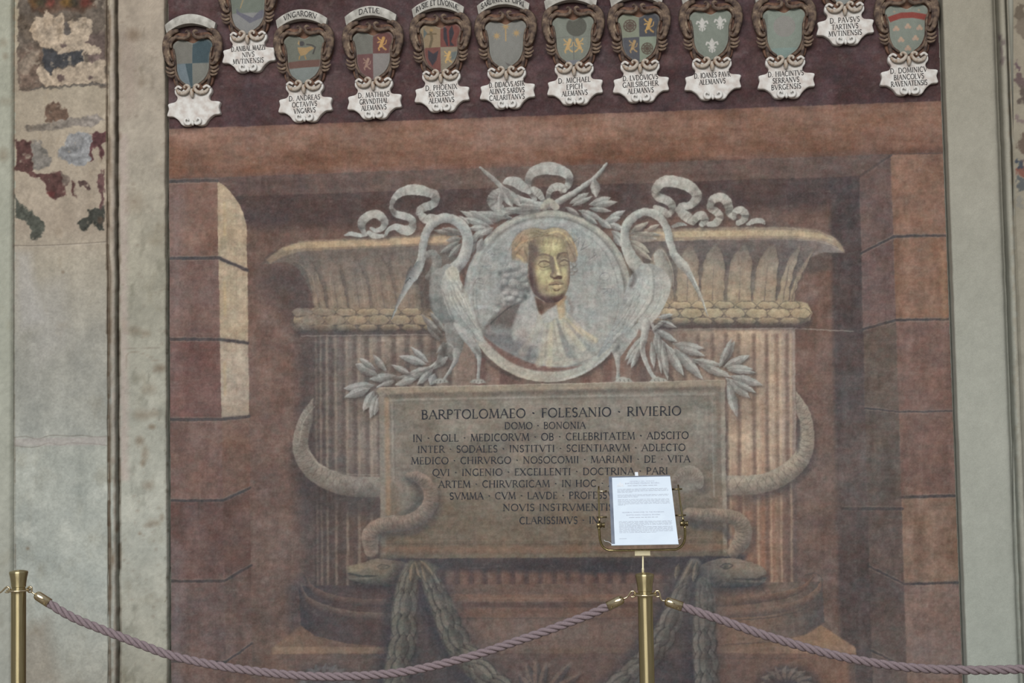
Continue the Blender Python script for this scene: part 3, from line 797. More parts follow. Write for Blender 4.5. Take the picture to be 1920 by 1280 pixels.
def paint_laurels():
    # twin stems tied over the medallion
    twig([(900, 314), (921, 332), (945, 354), (972, 372), (1010, 384), (1030, 386)], [2, 4, 4.5, 6, 7, 6], 19)
    twig([(1137, 307), (1126, 322), (1112, 336), (1090, 352), (1062, 370), (1035, 384)], [2.5, 4, 4.5, 5, 6.5, 6], 19)
    for a in [(940, 350, 962, 388, 9), (948, 354, 976, 386, 8), (940, 356, 936, 390, 6), (1114, 334, 1118, 370, 9.5), (1068, 382, 1104, 361, 6), (1072, 386, 1112, 368, 5), (1104, 384, 1146, 370, 7),
              (1112, 386, 1158, 378, 6.5), (1104, 390, 1146, 396, 5), (1060, 388, 1086, 404, 5), (1084, 394, 1130, 412, 7), (1090, 400, 1120, 420, 6), (1016, 392, 960, 398, 7),
              (985, 390, 915, 402, 8), (960, 396, 905, 418, 8), (1010, 388, 968, 384, 5), (960, 408, 888, 398, 8), (926, 420, 862, 395, 8), (922, 416, 880, 394, 7), (920, 424, 866, 408, 7),
              (914, 428, 878, 428, 7), (912, 432, 884, 448, 8), (898, 440, 872, 466, 7), (905, 446, 893, 470, 6), (892, 456, 876, 478, 6), (926, 426, 900, 440, 7), (880, 420, 860, 404, 5),
              (1136, 414, 1173, 394, 7), (1130, 416, 1164, 408, 7), (1140, 420, 1170, 430, 7), (1146, 432, 1172, 452, 7), (1150, 440, 1164, 462, 6), (1120, 410, 1146, 428, 7)]:
        leaf(*a, pid=19, sh=.35)
    stroke([(1020, 388), (1030, 378), (1042, 388)], 7, round_col((170, 164, 150), (150, 144, 134), (116, 110, 106)), pid=17, soft=2)
    for x, y in ((948, 405), (955, 410), (996, 395), (1058, 391), (1090, 405)):
        fill([(x - 5, y), (x, y - 3), (x + 5, y), (x, y + 3)], (84, 80, 82), soft=3, a=.7)
    # sprays behind the cranes' necks
    g = dict(L=(148, 146, 140), M=(124, 120, 116), D=(90, 82, 80))
    for a in [(866, 440, 812, 432, 6), (866, 446, 836, 452, 6), (868, 436, 828, 428, 5), (862, 452, 826, 474, 6), (866, 456, 842, 482, 6)]:
        leaf(*a, pid=19, sh=.35, **g)
    for a in [(1180, 440, 1216, 415, 7), (1178, 444, 1232, 448, 8), (1182, 436, 1242, 440, 5), (1180, 450, 1218, 474, 8), (1184, 458, 1222, 488, 6), (1184, 432, 1210, 420, 6), (1212, 432, 1238, 420, 5)]:
        leaf(*a, pid=19, sh=.4, L=(172, 164, 150), M=(148, 138, 128), D=(104, 92, 88))
    # lower left spray, over the shaft and the panel's corner
    fill([(650, 760), (700, 680), (830, 620), (850, 720), (720, 730), (680, 790)], (84, 74, 74), soft=40, a=.45)
    twig([(838, 655), (815, 682), (785, 700), (740, 710), (708, 726)], [3, 3, 3, 3, 2.5], 20)
    for a in [(803, 679, 770, 650, 6), (800, 683, 748, 667, 8), (806, 688, 752, 714, 9), (812, 690, 782, 722, 7), (815, 700, 806, 722, 8), (818, 682, 846, 640, 8), (826, 672, 832, 640, 7), (812, 690, 840, 668, 8),
              (770, 702, 734, 684, 6), (744, 705, 692, 711, 9), (706, 702, 666, 682, 11), (704, 692, 674, 671, 6), (724, 697, 700, 664, 7), (702, 722, 645, 728, 9), (694, 728, 646, 744, 9), (702, 732, 680, 770, 9),
              (706, 740, 694, 784, 8), (712, 742, 702, 778, 6), (740, 714, 714, 722, 6), (780, 710, 740, 722, 7)]:
        leaf(*a, pid=20, L=(162, 160, 157), M=(140, 138, 135), D=(88, 80, 80), sh=.5)
    for a in [(826, 640, 800, 610, 6), (830, 630, 790, 590, 7), (836, 622, 806, 584, 6), (842, 640, 818, 662, 6)]:
        leaf(*a, pid=20, L=(150, 148, 144), M=(122, 118, 116), D=(86, 78, 78), sh=.5)
    # lower right spray
    fill([(1215, 600), (1420, 650), (1430, 790), (1360, 800), (1330, 720), (1200, 720)], (96, 82, 78), soft=44, a=.45)
    twig([(1222, 606), (1240, 640), (1280, 668), (1330, 686), (1362, 700)], [3, 3.5, 3.5, 3, 2.5], 21)
    R = dict(L=(170, 170, 165), M=(148, 146, 142), D=(94, 86, 84))
    for a in [(1232, 596, 1262, 590, 5), (1234, 602, 1268, 613, 6), (1226, 616, 1270, 640, 7), (1230, 622, 1234, 668, 7), (1236, 628, 1240, 700, 6), (1242, 640, 1252, 712, 7), (1250, 650, 1282, 704, 9), (1264, 652, 1318, 712, 10),
              (1262, 644, 1320, 654, 8), (1270, 650, 1322, 668, 7), (1296, 676, 1352, 684, 7), (1310, 684, 1370, 706, 8), (1348, 688, 1378, 640, 9), (1352, 684, 1372, 634, 6), (1356, 688, 1406, 666, 8), (1362, 690, 1412, 692, 8),
              (1364, 694, 1418, 698, 5), (1368, 704, 1430, 722, 9), (1360, 708, 1406, 746, 10), (1364, 716, 1382, 782, 9), (1372, 712, 1418, 736, 6), (1210, 626, 1172, 676, 7), (1206, 640, 1176, 684, 6), (1200, 650, 1184, 690, 6),
              (1222, 640, 1226, 690, 6), (1246, 600, 1222, 620, 4)]:
        leaf(*a, pid=21, sh=.5, **R)
    for p in ([(1215, 596), (1240, 604), (1262, 612)], [(1216, 604), (1240, 610), (1258, 618)]):
        line(p, (84, 74, 74), 1, .5)


def paint_cranes():
    # ---- left crane
    for p in ([(848, 700), (832, 716)], [(897, 700), (897, 715)]):
        pass
    fill([(782, 520), (806, 470), (812, 560), (800, 600), (786, 570)], (88, 76, 74), soft=14, a=.7)
    neck = [(850, 505), (864, 492), (874, 470), (877, 448), (870, 428), (855, 414), (837, 409), (820, 413), (806, 425), (797, 442), (793, 462), (790, 485), (783, 505), (774, 520)]
    nw = [12, 11, 10.5, 10, 10, 9.5, 9, 9, 8.5, 8, 7.5, 8, 9, 8]
    stroke(np.array(neck) + np.array([4, 4]), nw, (70, 62, 62), soft=7, a=.5)
    C1 = dict(light=(166, 166, 161), mid=(146, 148, 147), dark=(108, 106, 106))
    stroke(neck, nw, round_col(**C1, lx=-.3, ly=-.75), pid=14, soft=1.6)
    stroke([(800, 478), (812, 476), (820, 492), (812, 510), (803, 520)], [6, 8, 9, 8, 6], round_col((138, 138, 134), (120, 120, 118), (100, 98, 98)), pid=14)
    # head and bill
    stroke([(786, 498), (776, 514), (768, 526), (760, 542), (748, 566), (740, 584), (735, 598)], [8, 9.5, 8, 5.5, 3.4, 2, .6], round_col((158, 160, 158), (138, 140, 140), (86, 88, 92), lx=.8, ly=.1), pid=14, soft=1.5)
    stroke([(771, 500), (764, 512), (762, 520)], 2, (84, 84, 86), soft=2.5, a=.7)
    stroke([(765, 523), (760, 530)], .9, (62, 60, 62), a=.8)
    stroke([(768, 521), (768.6, 522)], 1.3, (60, 60, 62), a=.9, smooth=0); stroke([(767.2, 523.2), (767.8, 524)], .7, (196, 196, 190), a=.9, smooth=0)
    # body: grey far side, light wing along the medallion
    fill([(808, 512), (826, 502), (842, 494), (850, 510), (852, 560), (866, 600), (872, 618), (856, 616), (840, 612), (822, 598), (808, 578), (804, 548)],
         poly_light((142, 142, 140), (124, 126, 124), (108, 108, 107), -80), soft=2, pid=14, smooth=4)
    fill([(835, 606), (872, 612), (870, 640), (864, 662), (852, 678), (840, 668), (838, 640)], poly_light((140, 140, 138), (122, 120, 118), (100, 96, 94), -140), soft=2.5, pid=14, smooth=4)
    fill([(828, 530), (836, 508), (846, 500), (858, 504), (864, 526), (876, 552), (888, 590), (902, 618), (906, 640), (890, 634), (870, 618), (850, 602), (836, 574), (829, 550)],
         poly_light((172, 170, 160), (158, 158, 152), (140, 142, 140), -50), soft=2, pid=14, smooth=4)
    fill([(838, 506), (850, 500), (858, 508), (858, 524), (848, 528), (838, 522)], (170, 164, 150), soft=6, a=.8, smooth=4)
    for p in ([(848, 532), (856, 556), (872, 584), (892, 614)], [(838, 544), (848, 572), (868, 600), (890, 628)], [(856, 530), (870, 560), (884, 592)], [(842, 530), (850, 560), (862, 584)], [(866, 560), (880, 596), (898, 622)]):
        line(p, (128, 128, 126), .9, .5, 1.8); line(np.array(p) + np.array([2.4, -1]), (184, 182, 172), .8, .4, 1.8)
    stroke([(822, 534), (836, 560), (852, 604)], 1.2, (96, 94, 96), soft=3, a=.5)
    r = np.random.default_rng(44)
    for k in range(46):
        t = r.uniform(0, 1); x = 840 + 52 * t + r.uniform(-9, 9); y = 512 + 110 * t + r.uniform(-10, 10)
        stroke([(x, y), (x + 4, y + 9), (x + 10, y + 17)], r.uniform(.5, 1.1), (186, 184, 174) if k % 2 else (122, 122, 120), soft=1.8, a=.3)
    for k in range(24):
        x, y = r.uniform(814, 840), r.uniform(512, 600)
        stroke([(x, y), (x + 3, y + 10)], .8, (104, 104, 104) if k % 2 else (148, 148, 144), soft=2, a=.3, smooth=0)
    fill([(850, 604), (872, 616), (892, 640), (902, 664), (894, 672), (884, 656), (866, 634)], poly_light((158, 158, 154), (146, 146, 144), (122, 122, 122), -60), soft=2, pid=14, smooth=4)
    # legs and feet
    leg = dict(light=(160, 160, 156), mid=(138, 138, 136), dark=(98, 92, 92))
    stroke([(856, 660), (854, 676), (846, 690), (836, 706), (832, 712)], [8, 5, 3.6, 3, 3], round_col(**leg), pid=14)
    stroke([(890, 648), (898, 664), (898, 690), (897, 708)], [7, 5, 3, 3], round_col(**leg), pid=14)
    for x in (826, 897):
        fill([(x - 16, 717), (x - 10, 711), (x, 709), (x + 10, 711), (x + 15, 717), (x, 719)], (146, 144, 138), soft=2, pid=14)
        for d in (-7, 0, 7):
            stroke([(x + d, 714), (x + d, 716)], 1, (92, 88, 86), soft=1.5, a=.8, smooth=0)
    stroke([(842, 644), (850, 652), (852, 668)], 1.2, (168, 168, 164), soft=2, a=.5)

    # ---- right crane
    fill([(1175, 480), (1200, 500), (1190, 520), (1182, 518)], (92, 86, 84), soft=8, a=.8)
    stroke([(1256, 478), (1262, 520), (1256, 560)], 4, (96, 84, 80), soft=10, a=.5)
    fill([(1226, 480), (1232, 468), (1242, 468), (1246, 482), (1256, 500), (1260, 520), (1256, 540), (1244, 520), (1230, 500)], poly_light((168, 166, 156), (150, 146, 138), (128, 122, 116), 160), soft=2, pid=15, smooth=4)
    stroke([(1244, 470), (1254, 488), (1261, 510), (1262, 535)], .9, (178, 172, 160), a=.6)
    neck = [(1196, 500), (1184, 484), (1175, 464), (1171, 442), (1176, 420), (1190, 405), (1208, 397), (1226, 400), (1241, 411), (1251, 430), (1256, 452), (1262, 472), (1272, 488), (1280, 498)]
    nw = [13, 12, 10, 8.5, 8.5, 8, 7.5, 8, 7.5, 7, 7, 7, 8, 8]
    stroke(np.array(neck) + np.array([4, 5]), nw, (84, 74, 72), soft=7, a=.5)
    stroke(neck, nw, round_col((174, 174, 166), (154, 154, 148), (116, 112, 108), lx=-.6, ly=-.6), pid=15, soft=1.6)
    stroke([(1266, 480), (1278, 494), (1286, 503), (1296, 520), (1308, 544), (1318, 566), (1327, 592)], [7, 9, 7, 5, 3.6, 2.2, .6], round_col((176, 178, 172), (154, 156, 152), (108, 106, 104), lx=.5, ly=-.6), pid=15, soft=1.5)
    stroke([(1272, 484), (1284, 494), (1291, 501)], 1.3, (184, 182, 174), soft=2, a=.7)
    stroke([(1279.5, 501.5), (1280.5, 502.5)], 1.2, (96, 92, 90), a=.9, smooth=0)
    stroke([(1284, 506), (1296, 520), (1306, 540)], .7, (112, 110, 108), a=.5)
    # body wraps behind the medallion's rim
    fill([(1196, 500), (1214, 494), (1230, 498), (1246, 508), (1256, 524), (1256, 546), (1248, 568), (1236, 590), (1222, 606), (1208, 616), (1196, 612), (1204, 570), (1206, 530)],
         poly_light((172, 170, 162), (152, 152, 148), (124, 122, 120), 20), soft=2, pid=15, smooth=4)
    fill([(1180, 524), (1194, 504), (1206, 494), (1218, 500), (1226, 524), (1224, 556), (1212, 580), (1196, 600), (1178, 622), (1158, 642), (1138, 656), (1120, 668), (1150, 610), (1166, 570)],
         poly_light((170, 170, 164), (154, 156, 154), (134, 138, 140), 15), soft=2, pid=15, smooth=4)
    stroke([(1226, 524), (1224, 556), (1212, 580), (1190, 606)], 1.4, (112, 110, 108), soft=3, a=.6)
    stroke([(1217, 506), (1222, 530), (1219, 555), (1206, 578), (1182, 606)], 3, (178, 176, 168), soft=6, a=.45)
    for p in ([(1200, 560), (1186, 590), (1160, 620), (1136, 648)], [(1190, 552), (1176, 584), (1150, 620)], [(1210, 566), (1194, 592), (1172, 616)], [(1206, 520), (1202, 545), (1192, 572)], [(1240, 530), (1238, 556), (1226, 582), (1208, 604)]):
        line(p, (124, 126, 126), .9, .45, 1.8); line(np.array(p) + np.array([2.2, 1]), (184, 184, 176), .8, .35, 1.8)
    r = np.random.default_rng(45)
    for k in range(56):
        t = r.uniform(0, 1); x = 1216 - 66 * t + r.uniform(-12, 10); y = 512 + 128 * t + r.uniform(-8, 8)
        stroke([(x, y), (x - 4, y + 9), (x - 11, y + 16)], r.uniform(.5, 1.1), (186, 186, 178) if k % 2 else (124, 124, 122), soft=1.8, a=.3)
    for k in range(20):
        x, y = r.uniform(1226, 1252), r.uniform(512, 590)
        stroke([(x, y), (x - 3, y + 10)], .8, (116, 114, 110) if k % 2 else (178, 176, 168), soft=2, a=.3, smooth=0)
    fill([(1150, 640), (1178, 620), (1196, 606), (1196, 624), (1180, 646), (1166, 666), (1152, 668)], poly_light((164, 164, 158), (150, 150, 146), (128, 128, 126), 0), soft=2, pid=15, smooth=4)
    stroke([(1154, 652), (1158, 672), (1159, 692), (1159, 708)], [9, 5.5, 3.4, 3.6], round_col(**dict(leg, light=(172, 172, 166), mid=(150, 150, 146))), pid=15)
    stroke([(1212, 606), (1208, 632), (1204, 652), (1210, 676), (1220, 698), (1228, 709)], [8, 6.5, 5.5, 4, 3.4, 3.6], round_col(**dict(leg, light=(176, 176, 170), mid=(152, 152, 148))), pid=15)
    for x in (1170, 1236):
        fill([(x - 18, 716), (x - 12, 708), (x - 2, 706), (x + 12, 710), (x + 18, 716), (x, 718)], (160, 158, 150), soft=2, pid=15)
        for d in (-8, 0, 8):
            stroke([(x + d, 712), (x + d + 1, 715)], 1, (96, 92, 88), soft=1.5, a=.8, smooth=0)


def ell(cx, cy, rx, ry, n=64, a0=0, a1=2 * math.pi):
    a = np.linspace(a0, a1, n, endpoint=False)
    return np.column_stack([cx + rx * np.cos(a), cy + ry * np.sin(a)])


def paint_medallion():
    cx, cy, rx, ry = 1027, 555, 158, 161.5
    fill(ell(cx + 3, cy + 4, rx + 2, ry + 2), (80, 72, 70), soft=12, a=.6)

    def ringc(X, Y, sd):                                      # broad moulded rim: light along its crest
        a = np.arctan2(Y - cy, X - cx)
        return ramp(a, [(-math.pi, (150, 152, 152)), (-2.3, (148, 148, 144)), (-1.57, (154, 152, 142)), (-.7, (152, 150, 140)), (0, (150, 152, 148)), (1.0, (160, 160, 154)), (1.57, (162, 156, 144)), (2.4, (160, 152, 142)), (math.pi, (150, 152, 152))])
    fill(ell(cx, cy, rx, ry, 90), ringc, soft=1.6, pid=10)
    icx, icy, irx, iry = 1029, 550, 141, 141
    for k in range(64):
        a = 2 * math.pi * k / 64; q = .5 + .5 * math.sin(a * 3 + 1)
        stroke([(cx + (rx - 8 + q * 4) * math.cos(a + t), cy + (ry - 8 + q * 4) * math.sin(a + t)) for t in (-.06, 0, .06)], 3, (174, 170, 158) if k % 3 else (138, 136, 132), soft=5, a=.22, smooth=0)
    fill(ell(icx, icy, irx + 5, iry + 5, 80), (128, 126, 123), soft=6, a=.75)
    n = fbm(40, 40, 80); n2 = fbm(50, 5, 81)

    def disc(X, Y, sd):
        i = ((X - PX0) * PK).astype(int); j = ((Y - PY0) * PK).astype(int)
        t = np.clip((X - 890) / 280, 0, 1)
        c = ramp(t, [(0, (146, 147, 144)), (.3, (143, 144, 143)), (.7, (149, 150, 147)), (1, (151, 152, 149))])
        return c + (n[j, i] * 5 + n2[j, i] * 4)[..., None] 
    fill(ell(icx, icy, irx, iry, 90), disc, soft=2, pid=10)
    # rim lines: light outer edge, dark inner step at the top and right
    for a0, a1, r, c, w, al in ((3.3, 6.1, -5, (176, 172, 160), 1.5, .5), (3.6, 6.4, -13, (108, 106, 104), 1.6, .5), (3.4, 6.0, -20, (164, 166, 164), 1.4, .4), (5.1, 6.9, -25, (116, 116, 118), 1.1, .45),
                                (.3, 1.5, -3, (182, 184, 184), 1.2, .6), (1.5, 2.6, -3, (178, 168, 150), 2, .4), (.2, 2.9, -22, (124, 118, 112), 1.3, .4), (2.8, 3.6, -24, (120, 122, 124), 1, .5), (2.6, 3.7, -14, (170, 172, 172), 3, .35)):
        t = np.linspace(a0, a1, 40)
        stroke(np.column_stack([cx + (rx + r) * np.cos(t), cy + (ry + r) * np.sin(t)]), w, c, soft=2.4, a=al, smooth=0, fade=.15)
    # incised letters round the disc
    gl = (112, 112, 114)
    for ch, x, y, s, an in (('N', 912, 500, 15, -58), ('D', 899, 528, 15, -78), ('R', 922, 476, 15, -45), ('V', 1094, 462, 17, 42), ('T', 1112, 482, 15, 54), ('O', 1134, 517, 19, 78), ('R', 1139, 545, 16, 90), ('A', 1082, 452, 16, 30)):
        for k in glyph_lines(ch):
            q = np.asarray(k) - np.array([.35, .5]); ca, sa = math.cos(math.radians(an)), math.sin(math.radians(an))
            q = np.column_stack([x + s * (q[:, 0] * ca + q[:, 1] * sa), y + s * (q[:, 0] * sa - q[:, 1] * ca)])
            stroke(q, .8, gl, soft=1.6, a=.75, smooth=0); stroke(q + 1.3, .6, (172, 174, 174), soft=1.5, a=.35, smooth=0)
    fill([(895, 572), (914, 571), (915, 578), (896, 580)], (164, 166, 168), soft=2, a=.7)

    # ---- bust: drapery, jacket, neck
    fill([(905, 625), (918, 600), (940, 578), (962, 566), (984, 560), (985, 590), (960, 625), (930, 640)], (104, 94, 92), soft=6, pid=13, a=.9, smooth=3)
    # red-brown shade in the lower bowl
    fill([(905, 628), (935, 650), (975, 672), (1015, 685), (1060, 689), (1090, 684), (1060, 694), (1020, 696), (985, 690), (950, 674), (922, 650)], (122, 92, 86), soft=4, pid=10, smooth=3)
    sh = [(966, 590), (986, 556), (1000, 560), (1010, 585), (1024, 578), (1046, 570), (1062, 584), (1078, 600), (1100, 622), (1122, 642), (1128, 652), (1110, 668), (1085, 680), (1050, 687), (1012, 682), (970, 668), (935, 648), (908, 628), (935, 618), (958, 612)]
    fill(sh, lambda X, Y, sd: ramp((X - 905) / 225, [(0, (116, 116, 116)), (.2, (132, 132, 132)), (.35, (156, 150, 146)), (.55, (166, 161, 148)), (.8, (164, 160, 150)), (1, (154, 154, 150))]), soft=2, pid=13, smooth=3)
    fill([(908, 628), (926, 618), (948, 622), (976, 636), (998, 652), (1010, 672), (990, 676), (950, 658)], (106, 104, 106), soft=14, a=.75, smooth=3)
    fill([(905, 622), (930, 608), (955, 604), (965, 620), (940, 626)], (134, 134, 134), soft=8, a=.7, smooth=3)
    fill([(925, 605), (945, 582), (972, 570), (972, 594), (962, 614), (940, 612)], (104, 93, 90), soft=12, a=.75, pid=13, smooth=3)
    line([(920, 606), (940, 588), (962, 572), (978, 566)], (66, 64, 66), 1.2, .7, 2)
    fill([(930, 572), (946, 566), (958, 566), (944, 580), (926, 594)], (150, 148, 144), soft=8, a=.6)
    fill([(980, 560), (990, 548), (1002, 560), (1008, 590), (998, 610), (978, 622), (966, 640), (960, 620), (970, 590)], (158, 156, 152), soft=5, a=.9, smooth=3)
    # folds fanning from the knot at the throat
    for (x0, y0), (x1, y1), w0, w1, c, al in [((1040, 596), (1010, 682), 2, 7, (174, 166, 146), .6), ((1034, 600), (1030, 684), 2, 6, (186, 176, 150), .5), ((1044, 598), (1068, 664), 1.4, 8, (122, 122, 122), .75),
                                             ((1050, 596), (1092, 650), 2, 8, (182, 174, 152), .6), ((1056, 594), (1116, 638), 2, 6, (192, 176, 142), .55), ((1062, 600), (1112, 660), 1, 5, (128, 128, 126), .6),
                                             ((1026, 604), (1022, 668), 1, 2, (132, 126, 118), .55), ((1018, 612), (1002, 660), 2, 6, (150, 148, 146), .5), ((1038, 604), (1046, 660), .8, 2, (130, 124, 116), .5),
                                             ((1072, 650), (1082, 682), 5, 5, (132, 128, 124), .55), ((1074, 604), (1124, 650), 1, 2, (140, 138, 134), .5), ((1000, 620), (980, 660), 3, 8, (160, 150, 138), .45), ((1024, 600), (1020, 640), 2, 3, (178, 172, 160), .5)]:
        stroke([(x0, y0), ((x0 + x1) / 2 + (x0 - x1) * .06, (y0 + y1) / 2), (x1, y1)], [w0, (w0 + w1) / 2, w1], c, soft=4, a=al)
    # neck
    fill([(1003, 556), (1058, 552), (1058, 566), (1040, 580), (1022, 588), (1012, 588), (1004, 572)], (140, 116, 102), soft=4, pid=11, smooth=3)
    fill([(1004, 560), (1016, 560), (1022, 575), (1016, 590), (1006, 578)], (88, 66, 60), soft=5, a=.85)
    fill([(1020, 562), (1046, 566), (1040, 576), (1022, 578)], (104, 80, 72), soft=6, a=.8)
    fill([(1043, 566), (1056, 556), (1060, 570), (1060, 592), (1050, 598), (1044, 582)], (188, 154, 112), soft=5, a=.6, pid=13)
    fill([(1014, 592), (1028, 580), (1044, 572), (1046, 590), (1036, 602), (1020, 606)], (162, 160, 156), soft=4, a=.9, pid=13)
    fill([(996, 548), (1003, 560), (1010, 588), (1004, 604), (990, 590), (988, 566)], (160, 158, 156), soft=4, a=.9, pid=13)

    # ---- hair: golden crown, grey curls
    hair = [(962, 492), (960, 470), (961, 455), (970, 440), (986, 430), (1004, 427), (1020, 431), (1034, 427), (1052, 428), (1064, 435), (1074, 449), (1080, 466), (1083, 480), (1078, 492), (1066, 488), (1060, 470), (1052, 452), (1030, 446), (1004, 452), (994, 470), (990, 490), (978, 498)]
    fill(np.array(hair) + np.array([-1, -1.5]), (112, 100, 92), soft=4, a=.6, smooth=3)
    fill(hair, lambda X, Y, sd: ramp((X - 958) / 126, [(0, (134, 120, 102)), (.18, (154, 132, 110)), (.38, (146, 132, 107)), (.6, (158, 143, 114)), (.82, (152, 135, 110)), (1, (138, 122, 108))]), soft=2, pid=12, smooth=3)
    fill([(968, 446), (980, 436), (990, 440), (988, 452), (976, 458), (968, 456)], (168, 132, 106), soft=8, a=.6)
    for p, c, w in [([(964, 488), (970, 474), (980, 462)], (124, 104, 84), 1.2), ([(984, 440), (1000, 436), (1014, 440), (1028, 437)], (122, 102, 76), 1), ([(1030, 437), (1046, 434), (1058, 441), (1068, 456)], (196, 172, 124), 1.6),
                    ([(998, 446), (1018, 442), (1040, 442), (1056, 450)], (118, 98, 78), 1.2), ([(970, 478), (978, 484), (982, 494)], (192, 164, 118), 2.6), ([(984, 470), (989, 480), (990, 492)], (108, 94, 84), 1.6),
                    ([(1064, 452), (1072, 470), (1078, 486)], (118, 96, 82), 1.3), ([(1068, 446), (1078, 462), (1082, 478)], (184, 156, 114), 1.6), ([(966, 468), (976, 456), (988, 450)], (190, 150, 112), 1.6), ([(1006, 432), (1018, 436), (1024, 434)], (110, 94, 76), 1)]:
        stroke(p, w, c, soft=2.2, a=.65)
    r = np.random.default_rng(15)
    for k in range(34):
        x, y = r.uniform(964, 1076), r.uniform(432, 452); sgn = -1 if x < 1026 else 1
        p = [(x, y), (x + sgn * r.uniform(3, 7), y + r.uniform(1, 5)), (x + sgn * r.uniform(6, 13), y + r.uniform(8, 22))]
        stroke(p, r.uniform(.4, .8), (112, 96, 80) if k % 2 else (190, 170, 132), soft=1.5, a=.35)
    r = np.random.default_rng(5)
    fill([(940, 520), (948, 494), (966, 486), (992, 498), (994, 530), (992, 556), (976, 566), (950, 572), (934, 575), (936, 552)], (138, 138, 136), soft=8, pid=12, smooth=3)
    curls = [(950, 500, 8), (966, 500, 9), (982, 506, 8), (952, 514, 8), (968, 518, 9), (984, 522, 8), (948, 530, 7), (960, 534, 9), (977, 538, 8), (988, 536, 6), (950, 546, 8), (966, 550, 8), (980, 552, 8), (944, 560, 8), (958, 562, 8), (974, 562, 7), (946, 572, 7), (930, 580, 7), (934, 566, 6)]
    for x, y, q in curls:
        x += r.uniform(-3, 3); y += r.uniform(-3, 3); q *= r.uniform(.75, 1.25)
        fill(ell(x + 1.5, y + 2.5, q, q * .9, 14), (84, 84, 86), soft=5, a=.45)
        g = r.uniform(-10, 10); e = r.uniform(.6, 1)
        fill(ell(x, y, q * .95, q * .8 * e, 14), lambda X, Y, sd, x=x, y=y, q=q, g=g: ramp(((X - x) * .7 + (Y - y)) / q, [(-1, (174 + g, 174 + g, 170 + g)), (0, (152 + g, 152 + g, 149 + g)), (1, (112, 112, 113))]), soft=3, pid=12, a=.85)
        t = np.linspace(r.uniform(0, 3), r.uniform(3.4, 5), 7)
        stroke(np.column_stack([x + q * .6 * np.cos(t), y + q * .5 * np.sin(t)]), .7, (108, 108, 110), soft=2, a=.4)
    for x, y in ((976, 533), (990, 545), (984, 556), (942, 540), (938, 512)):
        fill(ell(x, y, 4, 5, 10), (70, 70, 72), soft=6, a=.55)
    line([(1066, 560), (1072, 575), (1070, 590)], (132, 116, 112), 3, .5, 5)
    for (x, y) in ((1076, 496), (1078, 506), (1072, 512), (1070, 500)):
        t = np.linspace(3.4, 8.2, 10)
        stroke(np.column_stack([x + 4.2 * np.cos(t), y + 3.6 * np.sin(t)]), 1.5, (92, 84, 80), soft=2.5, a=.55, pid=12)
        stroke(np.column_stack([x + 3.6 * np.cos(t), y - .8 + 3 * np.sin(t)]), .8, (172, 164, 152), soft=1.4, a=.6)

    # ---- face
    face = [(991, 470), (992, 455), (1000, 449), (1016, 446), (1038, 444), (1054, 448), (1062, 462), (1067, 484), (1069, 505), (1068, 528), (1064, 544), (1056, 557), (1046, 565), (1032, 567), (1018, 564), (1005, 554), (996, 541), (991, 522), (990, 495)]

    def fc(X, Y, sd):
        x = (X - 991) / 78; y = (Y - 445) / 122
        lit = .95 * np.exp(-(((X - 1034) / 19) ** 2 + ((Y - 462) / 17) ** 2)) + 1.0 * np.exp(-(((X - 1017) / 16) ** 2 + ((Y - 508) / 17) ** 2)) + .62 * np.exp(-(((X - 1058) / 7) ** 2 + ((Y - 510) / 18) ** 2)) + \
            .55 * np.exp(-(((X - 1040) / 16) ** 2 + ((Y - 549) / 9) ** 2)) + .45 * np.exp(-(((X - 1030) / 14) ** 2 + ((Y - 528) / 8) ** 2))
        sh = np.clip((.26 - x) / .26, 0, 1) * np.clip((y - .2) / .3, .35, 1) + np.clip((y - .84) / .16, 0, 1) * 1.0 + np.clip((x - .9) / .1, 0, 1) * .4 + np.exp(-(((X - 1004) / 9) ** 2 + ((Y - 470) / 14) ** 2)) * .35
        v = np.clip(.45 + .60 * lit - .66 * sh, 0, 1)
        return ramp(v, [(0, (84, 66, 66)), (.25, (110, 94, 86)), (.5, (142, 128, 104)), (.75, (170, 158, 118)), (1, (190, 181, 136))])
    fill(face, fc, soft=1.5, pid=11, smooth=3)
    r = np.random.default_rng(21)
    for k in range(16):                                       # loose hair over the forehead and temple
        x = 993 + 66 * k / 15
        stroke([(x, 447 - 3 * math.sin(k * .2)), (x + r.uniform(-3, 2), 452), (x + r.uniform(-4, 2), 456 + r.uniform(0, 4))], r.uniform(.7, 1.6), (150, 130, 102) if k % 2 else (126, 110, 90), soft=3, a=.5)
    for k in range(9):
        y = 455 + k * 9
        stroke([(990, y), (992, y + 4), (991 + r.uniform(0, 3), y + 9)], r.uniform(.8, 1.6), (128, 116, 102) if k % 2 else (108, 96, 88), soft=3, a=.5)
    stroke([(991, 470), (990, 500), (992, 524), (998, 544), (1008, 557), (1020, 565)], 1.1, (148, 136, 124), soft=1.6, a=.5)
    fill([(993, 500), (1002, 512), (1004, 535), (1014, 556), (1004, 552), (996, 540), (991, 520)], (86, 66, 70), soft=8, a=.6)
    fill([(1012, 556), (1030, 559), (1050, 553), (1060, 545), (1056, 558), (1044, 566), (1026, 567)], (80, 60, 60), soft=6, a=.7)
    D = (92, 78, 72); D2 = (112, 96, 86)
    # brows and sockets
    fill([(1004, 486), (1012, 480), (1026, 479), (1034, 486), (1036, 500), (1028, 503), (1010, 502)], (128, 112, 92), soft=7, a=.6)
    fill([(1044, 486), (1048, 478), (1062, 474), (1064, 490), (1060, 502), (1050, 500)], (118, 100, 88), soft=6, a=.6)
    stroke([(1004, 483), (1013, 477.5), (1023, 477), (1032, 480), (1036, 485)], [1, 1.5, 1.6, 1.7, 1.5], D2, soft=2, a=.9)
